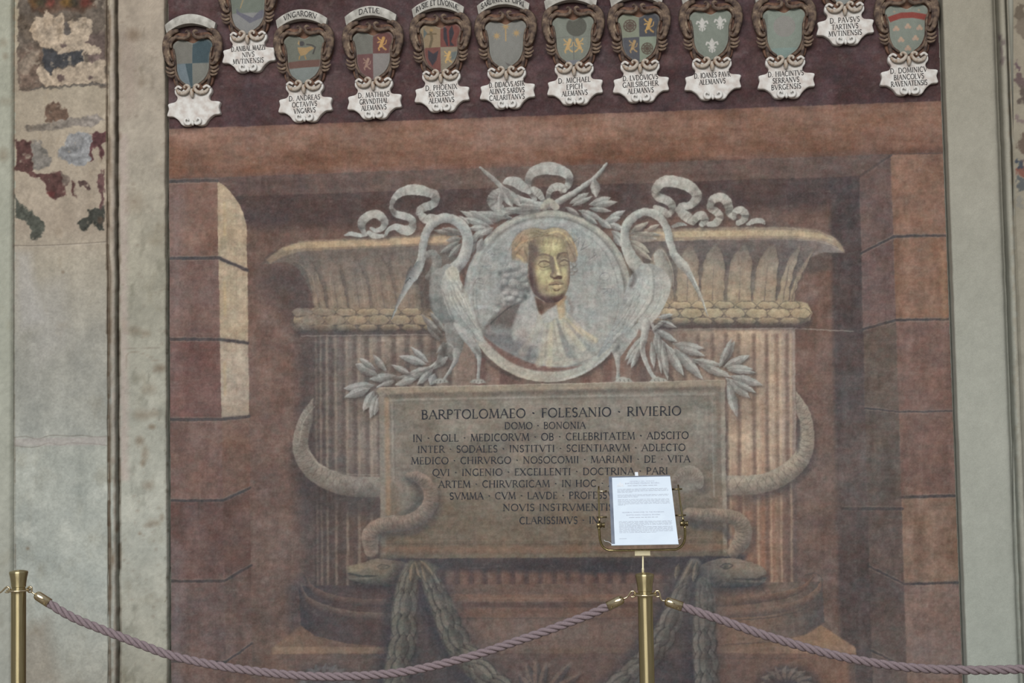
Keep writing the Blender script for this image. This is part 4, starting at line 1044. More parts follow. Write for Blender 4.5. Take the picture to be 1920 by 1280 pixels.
    stroke([(1045, 484), (1048, 477), (1056, 473.5), (1063, 474)], [1.6, 2.2, 1.7, 1], D, soft=2.2, a=.8)
    fill([(1030, 480), (1037, 482), (1038, 500), (1036, 512), (1031, 500)], (112, 98, 92), soft=5, a=.75)
    # left eye
    fill([(1010, 495), (1015, 491), (1021, 490), (1027, 492), (1031, 495), (1026, 498.5), (1019, 500), (1013, 498)], (152, 140, 110), soft=2.2, smooth=3)
    stroke([(1009, 495.5), (1014, 490.5), (1021, 489), (1028, 491.5), (1032, 495)], [.7, 1.1, 1.3, 1.1, .6], D, soft=1.8, a=.75)
    stroke([(1010, 497), (1014, 499.5), (1020, 501), (1026, 499.5), (1031, 496.5)], [.5, .8, .9, .7, .4], D, soft=1.8, a=.55)
    stroke([(1013, 487.2), (1021, 485.4), (1029, 488)], 1.0, (180, 170, 134), soft=2, a=.65)
    stroke([(1018, 492), (1021, 496), (1025, 493)], .8, (120, 108, 88), soft=2, a=.4)
    stroke([(1012, 504.5), (1020, 506.5), (1028, 503.5)], 1.2, (128, 112, 94), soft=3, a=.5)
    # right eye
    fill([(1049, 493), (1054, 489), (1060, 488.5), (1064, 491), (1061, 496), (1055, 497.5)], (148, 134, 108), soft=2.2, smooth=3)
    stroke([(1048, 493.5), (1053, 488.8), (1059, 487.6), (1065, 490.5)], [.8, 1.2, 1.3, .8], D, soft=1.8, a=.75)
    stroke([(1050, 496), (1055, 498.4), (1062, 496)], [.5, .8, .5], D, soft=1.8, a=.5)
    stroke([(1053, 485.2), (1058, 484), (1063, 486)], .9, (178, 164, 134), soft=1.8, a=.6)
    stroke([(1055, 490), (1057, 494), (1060, 491)], .7, (120, 106, 88), soft=1.8, a=.35)
    # nose
    stroke([(1040, 482), (1043, 496), (1047, 508), (1049, 514)], [1.6, 2, 2.6, 3], (196, 182, 134), soft=3, a=.8)
    stroke([(1037, 484), (1038, 498), (1037, 510), (1034, 518)], [1.4, 2, 2.2, 1.6], (112, 96, 90), soft=3.5, a=.7)
    fill([(1034, 517), (1040, 520), (1047, 517), (1054, 518), (1053, 523), (1046, 523), (1038, 523)], (84, 64, 60), soft=2.2, a=.9, smooth=2)
    fill(ell(1047, 513, 3.4, 3, 12), (204, 192, 154), soft=3, a=.8)
    stroke([(1033, 513), (1032, 518), (1035, 521)], .9, D, soft=1.6, a=.7)
    stroke([(1049, 487), (1050, 500), (1052, 512)], .9, (124, 104, 88), soft=2, a=.5)
    # mouth and chin
    fill([(1028, 533), (1036, 529), (1043, 527), (1049, 528), (1056, 531), (1046, 534), (1038, 535)], (134, 110, 92), soft=2.2, a=.8, smooth=2)
    fill([(1034, 535), (1044, 533), (1055, 533), (1052, 539), (1044, 541), (1038, 540)], (182, 162, 124), soft=2.4, a=.8, smooth=2)
    stroke([(1029, 534), (1036, 534), (1043, 532.5), (1049, 533.5), (1056, 532)], [.7, 1, 1.2, 1, .6], D, soft=1.5, a=.9)
    fill([(1036, 541), (1044, 544), (1050, 541), (1047, 546), (1040, 546)], (92, 72, 64), soft=2.5, a=.85)
    stroke([(1040, 526), (1042, 529)], 1, (128, 108, 90), soft=2, a=.6, smooth=0)
    fill(ell(1050, 535, 2, 1.5, 8), (214, 196, 160), soft=2, a=.7)
    stroke([(1024, 526), (1026, 536), (1024, 544)], 1.2, (124, 104, 90), soft=3.5, a=.45)


def paint_panel():
    o = [(710, 727), (1358, 713), (1364, 1042), (714, 1047)]
    fill(np.array(o) + np.array([3, 7]), (74, 66, 70), soft=10, a=.7)
    n = fbm(34, 60, 90); n2 = fbm(9, 70, 91); n3 = fbm(20, 22, 92)

    def c(X, Y, sd):
        i = ((X - PX0) * PK).astype(int); j = ((Y - PY0) * PK).astype(int)
        t = np.clip((Y - 720) / 325, 0, 1)
        b = ramp(t, [(0, (128, 119, 108)), (.35, (124, 115, 106)), (.6, (118, 106, 95)), (.85, (108, 94, 81)), (1, (110, 92, 80))])
        w = (1 - t * .5)
        return b + (n[j, i] * 9 * w + n3[j, i] * 6 * w + n2[j, i] * 4)[..., None] * col3((1, .97, .92))
    fill(o, c, soft=1.6, pid=22)
    for x, y, rx, ry, cc, a in ((860, 800, 40, 26, (150, 138, 126), .4), (1190, 770, 60, 40, (140, 132, 124), .4), (800, 830, 30, 40, (106, 96, 86), .4), (1040, 900, 130, 40, (128, 120, 112), .3), (900, 850, 50, 20, (104, 92, 82), .35), (1300, 800, 40, 60, (138, 130, 122), .4), (760, 900, 30, 40, (126, 118, 112), .4), (960, 950, 120, 12, (130, 116, 100), .35)):
        fill(ell(x, y, rx, ry, 20), cc, soft=min(rx, ry) * 1.3, a=a)
    # moulded frame
    stroke([(712, 733), (1000, 727), (1355, 719)], 6, (144, 130, 114), soft=3, a=.9, smooth=0)
    stroke([(722, 743), (1000, 736), (1346, 728)], 4, (104, 93, 86), soft=5, a=.8, smooth=0)
    stroke([(730, 750), (1000, 744), (1340, 738)], 1.5, (146, 140, 132), soft=2.5, a=.7, smooth=0)
    stroke([(733, 754), (1000, 748), (1336, 742)], 1, (106, 98, 92), soft=2, a=.5, smooth=0)
    stroke([(711, 727), (1000, 720.5), (1358, 713)], 1, (176, 164, 148), soft=1.6, a=.7, smooth=0)
    stroke([(717, 735), (719, 1040)], 5, (132, 122, 112), soft=3, a=.8, smooth=0)
    stroke([(725, 748), (728, 960)], 4.5, (152, 124, 100), soft=5, a=.75, smooth=0)
    stroke([(735, 758), (737, 900)], 1.3, (146, 138, 128), soft=2.5, a=.6, smooth=0)
    stroke([(739, 758), (741, 900)], 1, (98, 90, 86), soft=2, a=.45, smooth=0)
    stroke([(716, 730), (728, 740), (734, 756)], 1.2, (156, 140, 122), soft=2, a=.6)
    stroke([(1355, 718), (1360, 1038)], 4, (150, 140, 128), soft=3, a=.75, smooth=0)
    stroke([(1346, 728), (1350, 950)], 3.5, (122, 106, 96), soft=4, a=.7, smooth=0)
    stroke([(1335, 738), (1339, 930)], 1.4, (146, 140, 134), soft=2.5, a=.6, smooth=0)
    stroke([(1328, 740), (1331, 920)], 1, (108, 102, 98), soft=2, a=.45, smooth=0)
    stroke([(715, 1043), (1000, 1042), (1362, 1038)], 3.5, (112, 100, 86), soft=3, a=.9, smooth=0)
    stroke([(716, 1030), (1000, 1030), (1360, 1026)], 5.5, (126, 98, 82), soft=6, a=.75, smooth=0)
    stroke([(716, 1019), (1000, 1020), (1360, 1016)], 1, (92, 78, 70), soft=2, a=.5, smooth=0)
    stroke([(740, 1012), (1000, 1013), (1340, 1008)], 1.2, (128, 110, 94), soft=2.5, a=.4, smooth=0)


def snake_skin(p, w, pid, L, M, D, scale=(84, 74, 72)):
    stroke(np.array(p) + np.array([5, 8]), w, (72, 66, 70), soft=14, a=.55)
    stroke(p, w, round_col(L, M, D, lx=-.25, ly=-.9), pid=pid, soft=2)
    q = smooth_path(p, False, 10); ww = np.interp(np.linspace(0, 1, len(q)), np.linspace(0, 1, len(w)), w)
    d = np.gradient(q, axis=0); d /= np.hypot(*d.T)[:, None] + 1e-6
    nrm = np.column_stack([-d[:, 1], d[:, 0]])
    for k in range(2, len(q) - 3, 3):                         # crossing scale lines
        for s in (-1, 1):
            a = q[k] + nrm[k] * ww[k] * .75 * s; b = q[k + 2] - nrm[k + 2] * ww[k + 2] * .6 * s
            stroke([a, (a + b) / 2 + d[k] * 1.5, b], .5, scale, soft=1.4, a=.45)


def paint_coils():
    # left coil round the shaft
    fill([(540, 840), (560, 820), (570, 880), (620, 920), (720, 935), (720, 975), (600, 960), (548, 900)], (74, 66, 68), soft=26, a=.75)
    CLIP[0] = lambda X, Y: np.clip(np.maximum((589 - X) / 3, (Y - 838 - np.clip(X - 590, 0, 60) * .35) / 4), 0, 1)
    snake_skin([(640, 716), (606, 744), (578, 780), (565, 815), (566, 848), (586, 880), (622, 902), (665, 912), (730, 912)], [11, 12, 13, 14, 16, 18, 19, 19, 19], 23, (138, 128, 119), (122, 113, 106), (94, 87, 84))
    CLIP[0] = None
    stroke([(590, 762), (570, 790), (560, 830)], .8, (164, 156, 144), soft=1.6, a=.6)
    stroke([(575, 840), (600, 872), (650, 888), (716, 890)], .8, (158, 150, 138), soft=1.8, a=.5)
    # right coil
    fill([(1492, 790), (1498, 850), (1480, 900), (1400, 925), (1370, 960), (1470, 930), (1520, 870)], (92, 80, 80), soft=22, a=.5)
    CLIP[0] = lambda X, Y: np.clip(np.maximum((X - 1491) / 3, (Y - 838 - np.clip(1490 - X, 0, 60) * .35) / 4), 0, 1)
    snake_skin([(1450, 716), (1482, 738), (1504, 770), (1513, 803), (1511, 838), (1496, 868), (1462, 894), (1418, 908), (1350, 910)], [11, 11, 12, 13, 15, 17, 18, 18, 18], 24, (156, 144, 129), (140, 128, 117), (108, 98, 93))
    CLIP[0] = None
    fill([(1494, 782), (1500, 790), (1503, 815), (1498, 845), (1494, 850)], (88, 80, 80), soft=4, a=.8)


def paint_serpents():
    # through the panel's corner and down to the head
    fill([(758, 896), (785, 892), (802, 915), (806, 945), (788, 968), (758, 975), (748, 965), (775, 940), (776, 915)], (82, 80, 78), soft=14, a=.8, smooth=4)
    fill([(752, 890), (765, 886), (768, 960), (748, 968)], (128, 120, 112), soft=12, a=.5)
    snake_skin([(766, 892), (786, 896), (804, 914), (808, 938), (796, 962), (770, 978), (738, 982), (710, 988), (695, 1004), (696, 1030)], [7, 11, 13, 14, 15, 15, 15, 16, 17, 14], 23, (140, 120, 108), (118, 104, 96), (84, 80, 82))
    stroke([(714, 1002), (722, 1000), (770, 1000), (800, 985)], 3, (78, 74, 74), soft=7, a=.6)
    line([(720, 968), (740, 966)], (150, 144, 136), .8, .6)
    # head, jaws to the left
    fill([(650, 1080), (660, 1100), (720, 1108), (800, 1100), (830, 1060), (760, 1048), (700, 1048)], (62, 60, 66), soft=18, a=.85)
    head = [(652, 1062), (668, 1058), (684, 1054), (698, 1048), (716, 1047), (740, 1050), (764, 1056), (776, 1070), (770, 1086), (750, 1096), (726, 1099), (700, 1096), (676, 1092), (656, 1086), (653, 1080), (668, 1078), (654, 1073)]
    fill(head, lambda X, Y, sd: ramp((Y - 1046) / 54, [(0, (124, 110, 100)), (.3, (126, 112, 98)), (.6, (104, 98, 90)), (.85, (80, 80, 80)), (1, (64, 66, 70))]), soft=2, pid=23, smooth=3)
    fill([(652, 1062), (672, 1057), (690, 1062), (672, 1070), (654, 1072)], (132, 118, 98), soft=5, a=.8)
    stroke([(653, 1075), (680, 1080), (708, 1079)], [1.2, 1.8, 1], (60, 64, 66), soft=2, a=.85)
    stroke([(655, 1084), (680, 1084), (704, 1083)], [1, 1.6, .8], (126, 122, 114), soft=2.5, a=.6)
    stroke([(707, 1062), (718, 1058), (730, 1062), (718, 1066), (707, 1062)], 1.2, (72, 72, 72), soft=2.2, a=.8)
    fill(ell(719, 1062, 4.5, 3, 12), (92, 88, 82), soft=2, a=.8)
    for x, y in ((742, 1062), (750, 1070), (758, 1078), (740, 1076), (732, 1084), (748, 1086), (762, 1064)):
        stroke([(x - 5, y), (x, y - 3), (x + 5, y)], .5, (78, 74, 74), soft=1.4, a=.4)
    snake_skin([(1262, 900), (1274, 890), (1292, 884), (1306, 892), (1312, 908)], [5, 9, 12, 12, 8], 24, (142, 132, 122), (130, 122, 114), (92, 84, 80))
    fill(ell(1289, 908, 17, 17, 18), (132, 126, 118), soft=10, a=.8)
    snake_skin([(1290, 962), (1320, 966), (1352, 966), (1380, 972), (1394, 992), (1390, 1016), (1376, 1034)], [10, 13, 13, 14, 16, 16, 12], 24, (146, 126, 110), (126, 112, 102), (88, 82, 82))
    fill([(1282, 976), (1330, 982), (1366, 988), (1376, 1010), (1364, 1012), (1352, 996), (1300, 992)], (82, 80, 82), soft=9, a=.75)
    # head, jaws to the right
    fill([(1440, 1080), (1430, 1104), (1370, 1112), (1290, 1100), (1262, 1060), (1330, 1046), (1390, 1046)], (64, 62, 68), soft=18, a=.85)
    head = [(1434, 1066), (1420, 1058), (1400, 1052), (1380, 1047), (1360, 1046), (1336, 1050), (1316, 1058), (1306, 1074), (1314, 1090), (1336, 1100), (1364, 1102), (1396, 1100), (1424, 1096), (1434, 1088), (1436, 1082), (1420, 1083), (1436, 1076)]
    fill(head, lambda X, Y, sd: ramp((Y - 1046) / 56, [(0, (132, 116, 106)), (.35, (130, 116, 104)), (.6, (110, 102, 96)), (.85, (82, 82, 84)), (1, (64, 66, 72))]), soft=2, pid=24, smooth=3)
    stroke([(1435, 1083), (1410, 1086), (1376, 1085)], [1, 1.8, 1], (66, 66, 70), soft=2, a=.85)
    stroke([(1434, 1090), (1408, 1090), (1380, 1089)], [.8, 1.5, .8], (128, 122, 116), soft=2.5, a=.55)
    stroke([(1350, 1062), (1360, 1057), (1374, 1060), (1362, 1066), (1350, 1062)], 1.3, (72, 68, 70), soft=2.2, a=.85)
    fill(ell(1361, 1062, 5, 3, 12), (84, 78, 76), soft=2, a=.8)


def garland(p, w, pid, seed, L=(116, 110, 102), M=(98, 94, 90), D=(74, 71, 73)):
    p = np.array(p, float)
    stroke(p + np.array([-10, 6]), np.array(w) + 6, (60, 60, 70), soft=22, a=.55)
    stroke(p, w, round_col(lerp(col3(L), col3(M), .6), M, D, lx=-.2, ly=-.3), pid=pid, soft=5)
    q = smooth_path(p, False, 8); ww = np.interp(np.linspace(0, 1, len(q)), np.linspace(0, 1, len(w)), w)
    d = np.gradient(q, axis=0); d /= np.hypot(*d.T)[:, None] + 1e-6
    nr = np.column_stack([-d[:, 1], d[:, 0]]); r = np.random.default_rng(seed)
    cum = np.concatenate([[0], np.cumsum(np.hypot(*(q[1:] - q[:-1]).T))])
    pos = 0
    while pos < cum[-1] - 20:
        k = min(np.searchsorted(cum, pos), len(q) - 1); k2 = min(np.searchsorted(cum, pos + 54), len(q) - 1)
        for o in (-.62, .60, 0):
            a = q[k] + nr[k] * ww[k] * o * .8; b = q[k2] + nr[k2] * ww[k2] * o * .95
            g = r.uniform(-5, 9) + (6 if o < 0 else 2)
            leaf(a[0] - d[k][0] * 3, a[1] - d[k][1] * 3, b[0] + d[k][0] * 3, b[1] + d[k][1] * 3, ww[k] * .62, pid=pid, L=(70, 68, 70), M=(68, 66, 70), D=(60, 60, 64), sh=0, a=.45)
            leaf(a[0], a[1], b[0], b[1], ww[k] * .5, pid=pid, L=tuple(col3(L) + g), M=tuple(col3(M) + g), D=D, sh=.6, a=.9)
        pos += 40


def paint_garlands():
    fill([(740, 1050), (830, 1050), (870, 1160), (960, 1290), (960, 1420), (720, 1420), (730, 1200)], (72, 68, 74), soft=44, a=.6)
    garland([(794, 1062), (812, 1100), (834, 1150), (852, 1196), (886, 1244), (940, 1290), (1000, 1330)], [12, 18, 22, 23, 22, 20, 18], 25, 7)
    garland([(772, 1066), (764, 1100), (758, 1150), (756, 1200), (746, 1250), (740, 1320), (738, 1400)], [14, 20, 23, 24, 24, 24, 24], 25, 8)
    fill([(770, 1050), (800, 1050), (822, 1064), (806, 1086), (780, 1084), (764, 1066)], (92, 88, 82), soft=8, a=.8, pid=25)
    for a in [(778, 1050, 790, 1084, 6), (786, 1050, 812, 1078, 6), (776, 1054, 770, 1090, 6), (792, 1058, 800, 1092, 5)]:
        leaf(*a, pid=25, L=(132, 116, 100), M=(102, 94, 86), D=(64, 62, 64), sh=.3)
    fill([(1190, 1200), (1260, 1050), (1340, 1050), (1350, 1420), (1120, 1420), (1140, 1300)], (70, 68, 76), soft=46, a=.65)
    garland([(1302, 1058), (1286, 1096), (1268, 1140), (1248, 1186), (1214, 1236), (1160, 1284), (1100, 1330)], [12, 16, 20, 22, 22, 20, 18], 26, 9, L=(118, 112, 107), M=(99, 95, 93), D=(76, 73, 77))
    garland([(1318, 1094), (1322, 1130), (1320, 1180), (1322, 1230), (1326, 1290), (1328, 1400)], [14, 19, 21, 22, 23, 23], 26, 10, L=(118, 112, 107), M=(99, 95, 93), D=(76, 73, 77))
    for a in [(1300, 1050, 1282, 1086, 6), (1308, 1052, 1300, 1090, 6), (1272, 1056, 1266, 1086, 5)]:
        leaf(*a, pid=26, L=(128, 116, 106), M=(100, 94, 90), D=(64, 62, 66), sh=.3)


def paint_ornaments():
    # palmette in the middle of the pedestal
    P = dict(L=(116, 98, 92), M=(92, 82, 82), D=(62, 62, 70))
    for a in [(1006, 1300, 985, 1240, 9), (1008, 1300, 1006, 1234, 9), (1012, 1300, 1024, 1240, 8), (1018, 1304, 1070, 1242, 9), (1024, 1306, 1090, 1262, 9), (998, 1304, 972, 1262, 9), (1032, 1310, 1100, 1290, 8), (992, 1310, 960, 1290, 8)]:
        leaf(*a, pid=28, sh=.6, **P)
    for x, y in ((984, 1246), (1004, 1240), (1026, 1246), (1068, 1246), (1084, 1258), (972, 1262)):
        fill(ell(x, y, 6, 5, 12), (118, 100, 94), soft=4, a=.6, pid=28)
    # shell masks at the pedestal's ends
    for cx, cy, L, pid in ((612, 1262, (104, 100, 104), 27), (1474, 1266, (122, 108, 104), 29)):
        fill(ell(cx + 4, cy + 16, 62, 36, 30), (74, 68, 72), soft=12, a=.6)
        for k, a in enumerate(np.linspace(math.pi * 1.02, math.pi * 1.98, 9)):
            x1, y1 = cx + 54 * math.cos(a), cy + 20 + 40 * math.sin(a)
            leaf(cx + 10 * math.cos(a), cy + 20 + 8 * math.sin(a), x1, y1, 9, pid=pid, L=L, M=(92, 84, 86), D=(64, 60, 66), sh=.3)
        fill(ell(cx, cy + 22, 30, 16, 24), (78, 72, 80), soft=8, a=.8, pid=pid)
        stroke([(cx - 40, cy + 4), (cx - 16, cy - 8), (cx, cy - 10), (cx + 16, cy - 8), (cx + 40, cy + 4)], 2.5, L, soft=3, a=.6)
    line([(505, 1236), (1603, 1233)], (88, 74, 74), 1.2, .4, 2)


def resample(A, dx, dy, nearest=False):
    """the canvas read back at points shifted by dx, dy cells"""
    jj, ii = np.meshgrid(np.arange(PH, dtype=np.float32), np.arange(PW, dtype=np.float32), indexing='ij')
    x = np.clip(ii + dx, 0, PW - 1.01); y = np.clip(jj + dy, 0, PH - 1.01)
    if nearest:
        return A[(y + .5).astype(int).clip(0, PH - 1), (x + .5).astype(int).clip(0, PW - 1)]
    xi = x.astype(int); yi = y.astype(int); fx = (x - xi)[..., None]; fy = (y - yi)[..., None]
    return A[yi, xi] * (1 - fx) * (1 - fy) + A[yi, xi + 1] * fx * (1 - fy) + A[yi + 1, xi] * (1 - fx) * fy + A[yi + 1, xi + 1] * fx * fy


def blur(A, r):
    for _ in range(2):
        for ax in (0, 1):
            p = np.pad(A, [(r + 1, r) if k == ax else (0, 0) for k in range(3)], mode='edge')
            c = np.cumsum(p, axis=ax, dtype=np.float64)
            n = A.shape[ax]
            hi = np.take(c, np.arange(2 * r + 1, 2 * r + 1 + n), axis=ax); lo = np.take(c, np.arange(0, n), axis=ax)
            A = ((hi - lo) / (2 * r + 1)).astype(np.float32)
    return A


def deepen():
    """the painter's last dark accents: hollows between the leaves and under the wings"""
    for p, w, a in (([(893, 655), (930, 690), (975, 712)], 3, .5), ([(1160, 650), (1130, 682), (1095, 704)], 3, .4), ([(1184, 505), (1190, 520), (1184, 535)], 4, .5), ([(862, 500), (872, 520), (868, 545)], 3, .45),
                    ([(820, 620), (832, 650), (822, 680)], 5, .5), ([(806, 500), (800, 540), (806, 580)], 5, .45), ([(1262, 640), (1290, 668), (1330, 690)], 1.6, .5), ([(1230, 640), (1240, 680), (1262, 712)], 1.6, .5),
                    ([(1210, 640), (1196, 670), (1190, 700)], 2, .4), ([(716, 716), (760, 702), (806, 694)], 1.4, .45), ([(940, 392), (980, 396), (1020, 394)], 1.2, .45), ([(1050, 392), (1085, 404), (1130, 428)], 1.4, .45)):
        stroke(p, w, (72, 64, 64), soft=5, a=a)


def paint_age():
    """the hand, the years and painted haze: unsteady edges, rubbed passages, dry-brush mottling, chalky bloom, scuffs and grain"""
    global CAN, PID
    face = np.exp(-(((GX[None, :] - 1030) / 60) ** 4 + ((GY[:, None] - 505) / 80) ** 4))
    med = np.exp(-(((GX[None, :] - 1028) / 165) ** 6 + ((GY[:, None] - 555) / 170) ** 6))
    wx = (fbm(7, 7, 101, 3) * .75 + fbm(60, 60, 102, 2) * .5) * (1 - .5 * med); wy = (fbm(7, 7, 103, 3) * .75 + fbm(60, 60, 104, 2) * .5) * (1 - .5 * med)
    CAN = resample(CAN, wx, wy); PID = resample(PID, wx, wy, True)
    k = np.clip(.12 + .26 * fbm(28, 28, 105, 3), 0, .6) * (1 - .8 * face) * (1 - .5 * med)
    CAN = lerp(CAN, blur(CAN, 3), k[..., None])
    k = np.clip(fbm(60, 70, 106, 3) - .45, 0, .35) * (1 - .8 * face) * (1 - .6 * med)
    CAN = lerp(CAN, blur(CAN, 9), k[..., None])
    r = np.random.default_rng(77)
    for k in range(240):
        x, y = r.uniform(330, 1780), r.uniform(250, 1280); l = r.uniform(6, 46); v = r.uniform() < .5
        c = (164, 152, 146) if r.uniform() < .6 else (70, 60, 60)
        p = [(x, y), (x + r.uniform(-5, 5), y + l)] if v else [(x, y), (x + l, y + r.uniform(-3, 2))]
        stroke(p, r.uniform(.4, 1.2), c, soft=2, a=r.uniform(.04, .13), smooth=0)
    # colour drained towards grey: muted pigment, and haze put into the colour
    g = CAN.mean(axis=2, keepdims=True)
    CAN = g + (CAN - g) * .77 + col3((-.5, .6, -.4))
    mot = np.clip(fbm(7, 7, 110, 3), -1.2, 1.2) * .062 + np.clip(fbm(3, 3, 116, 2), -1.2, 1.2) * .035 + np.clip(fbm(18, 22, 111, 4), -1.2, 1.2) * .05 + np.clip(fbm(4, 26, 112, 3), -1, 1) * .028 + np.clip(fbm(26, 4, 113, 3), -1, 1) * .028
    CAN = CAN * (1 + mot[..., None])
    warm = fbm(30, 34, 114, 4)[..., None]
    CAN = CAN + warm * col3((2.5, 0, -2.0)) + fbm(9, 9, 117, 3)[..., None] * col3((2.0, -1.2, -.6)) + fbm(6, 12, 118, 3)[..., None] * col3((-.9, .9, 1.2))
    b = np.clip(fbm(120, 140, 99, 4), 0, 1)[..., None] * .13 + np.clip(fbm(9, 12, 115, 4) - .55, 0, 1)[..., None] * .35
    CAN = lerp(CAN, col3((140, 132, 128)), b)
    gr = fbm(2, 2, 95, 1) * 3.0
    CAN = CAN + gr[..., None]


def paint_all():
    paint_ground(); paint_quoins(); paint_shaft(); paint_capital(); paint_base(); paint_ribbons(); paint_medallion(); paint_laurels(); paint_cranes()
    paint_coils(); paint_panel(); paint_serpents(); paint_garlands(); paint_ornaments(); deepen(); paint_age()
# ---------------------------------------------------------------- bare plaster and stone at the two sides
def set_canvas(x0, y0, x1, y1, k):
    global PX0, PY0, PX1, PY1, PK, PW, PH, CAN, PID, GX, GY
    PX0, PY0, PX1, PY1, PK = x0, y0, x1, y1, k
    PW, PH = int((x1 - x0) * k) + 1, int((y1 - y0) * k) + 1
    CAN = np.zeros((PH, PW, 3), np.float32); PID = np.zeros((PH, PW), np.uint8)
    GX = (PX0 + np.arange(PW) / PK).astype(np.float32); GY = (PY0 + np.arange(PH) / PK).astype(np.float32)


def warp_sides(seed, amp):
    global CAN, PID
    wx = fbm(6, 6, seed, 3) * amp; wy = fbm(6, 6, seed + 1, 3) * amp
    CAN = resample(CAN, wx, wy); PID = resample(PID, wx, wy, True)


def paint_left():
    global CAN
    set_canvas(-110, -190, 330, 1420, .7)
    yy, xx = np.meshgrid(GY, GX, indexing='ij')
    n = fbm(60, 60, 301, 4); n2 = fbm(18, 18, 302, 4); n3 = fbm(80, 14, 303, 3)
    t = np.clip(yy / 1280, 0, 1)
    CAN[:] = ramp(t, [(0, (166, 160, 144)), (.33, (164, 155, 142)), (.38, (166, 162, 150)), (.5, (160, 162, 156)), (.64, (162, 168, 164)), (.67, (168, 175, 170)), (.85, (168, 177, 174)), (1, (160, 164, 158))])
    CAN += (n * 9 + n2 * 6)[..., None] * col3((1, .95, .85)) + (n3 * 6)[..., None] + np.clip(fbm(26, 20, 340, 4) - .5, 0, 1)[..., None] * 22
    m = np.clip((26.5 - xx) / 1.5 + .5, 0, 1)[..., None]      # smooth strip at the far left
    CAN[:] = lerp(CAN, ramp(t, [(0, (160, 164, 152)), (.5, (168, 174, 164)), (1, (164, 170, 165))]) + (n * 6)[..., None], m)
    m = np.clip((xx - 214) / 4 + .5, 0, 1)[..., None]         # jamb
    CAN[:] = lerp(CAN, ramp(t, [(0, (160, 152, 140)), (.2, (168, 163, 152)), (.4, (164, 164, 152)), (.62, (166, 170, 162)), (.8, (170, 176, 170)), (1, (158, 160, 150))]) + (n * 10 + n2 * 8)[..., None] * col3((1, .96, .9)) - np.clip(fbm(30, 12, 341, 4) - .5, 0, 1)[..., None] * 40, m)
    # pinkish rub along the jamb's inner arris
    fill([(224, 250), (238, 250), (240, 900), (226, 900)], (178, 166, 162), soft=10, a=.6)
    fill([(228, 60), (250, 60), (255, 200), (228, 230)], (150, 138, 130), soft=26, a=.5)
    # coats of the lost paintings
    DK = (100, 93, 86); WN = (88, 66, 64); NV = (66, 68, 72); GR = (66, 68, 64); BL = (142, 146, 150); OL = (112, 108, 100)
    fill([(30, -195), (204, -195), (203, 165), (150, 160), (120, 163), (90, 164), (60, 168), (34, 168)], DK, soft=2, pid=1)
    fill([(34, 100), (60, 80), (80, 100), (74, 165), (34, 166)], (118, 100, 90), soft=16, a=.6)
    fill([(140, 70), (204, 60), (204, 115), (170, 110)], (96, 84, 82), soft=14, a=.7)
    fill([(46, -40), (180, -40), (178, 12), (150, 24), (120, 18), (90, 26), (60, 20)], (84, 66, 56), soft=8, a=.8)
    for x, c in ((66, (96, 72, 46)), (92, (112, 62, 56)), (126, (118, 92, 50)), (158, (110, 60, 56)), (78, (60, 62, 52)), (142, (60, 60, 54))):
        fill(ell(x, 4, 12, 9, 14), c, soft=8, a=.7)
    P0 = (170, 158, 142)
    loss = [(57, 55), (60, 44), (68, 33), (80, 30), (85, 18), (95, 25), (105, 32), (113, 25), (122, 30), (120, 42), (119, 52), (124, 62), (130, 56), (128, 42), (140, 39), (155, 35), (166, 36), (174, 46), (173, 60), (164, 72), (158, 82), (175, 83), (187, 90), (188, 100), (178, 107), (166, 100), (158, 100), (157, 116), (175, 112), (196, 110), (200, 118), (195, 126), (202, 140), (201, 156), (180, 155), (160, 157), (140, 159), (118, 161), (95, 160), (85, 162), (76, 150), (68, 135), (75, 122), (84, 125), (88, 135), (98, 140), (100, 130), (118, 128), (140, 122), (153, 112), (150, 96), (138, 94), (130, 98), (115, 101), (108, 95), (100, 91), (85, 90), (75, 88), (72, 80), (62, 72)]
    fill(loss, lambda X, Y, sd: lerp(col3(P0), col3((158, 148, 134)), np.clip((X - 60) / 150, 0, 1)[..., None]), soft=2, smooth=2)
    fill([(36, 118), (48, 104), (64, 94), (74, 92), (70, 110), (56, 128), (46, 142), (36, 132)], (146, 136, 124), soft=5, a=.8)
    fill([(80, 93), (96, 90), (112, 101), (140, 95), (154, 95), (155, 114), (138, 121), (116, 127), (100, 128), (96, 140), (88, 132), (80, 118)], NV, soft=3, pid=1)
    fill([(120, 44), (126, 40), (128, 54), (133, 60), (127, 66), (120, 60)], (88, 84, 82), soft=2, pid=1)
    for x, y, rx, ry in ((118, 85, 5, 5), (169, 144, 6, 4), (114, 146, 8, 6), (176, 108, 12, 7)):
        fill(ell(x, y, rx, ry, 10), (104, 92, 90), soft=3, pid=1)
    line([(60, 167), (100, 164), (150, 161), (200, 157)], (84, 82, 80), 2, .7, 2)
    # pale middle strip and its scraps
    fill([(85, 200), (92, 196), (97, 190), (104, 194), (110, 192), (116, 202), (122, 203), (127, 208), (131, 222), (110, 226), (86, 226)], (102, 86, 76), soft=3, pid=1, smooth=2)
    fill([(45, 236), (90, 229), (125, 222), (165, 218), (182, 215), (198, 226), (185, 231), (162, 240), (140, 236), (120, 241), (85, 244), (45, 244)], lambda X, Y, sd: lerp(col3((122, 116, 108)), col3((138, 134, 130)), np.clip((X - 60) / 120, 0, 1)[..., None]), soft=3, pid=1)
    fill([(30, 262), (60, 264), (62, 318), (56, 330), (44, 322), (30, 318)], WN, soft=2.5, pid=1)
    fill([(60, 262), (72, 262), (84, 280), (96, 300), (92, 312), (70, 318), (62, 316)], (124, 122, 118), soft=3, pid=1)
    fill([(108, 288), (118, 272), (128, 252), (150, 248), (170, 249), (172, 280), (168, 302), (154, 312), (132, 306), (116, 297)], BL, soft=3, pid=1)
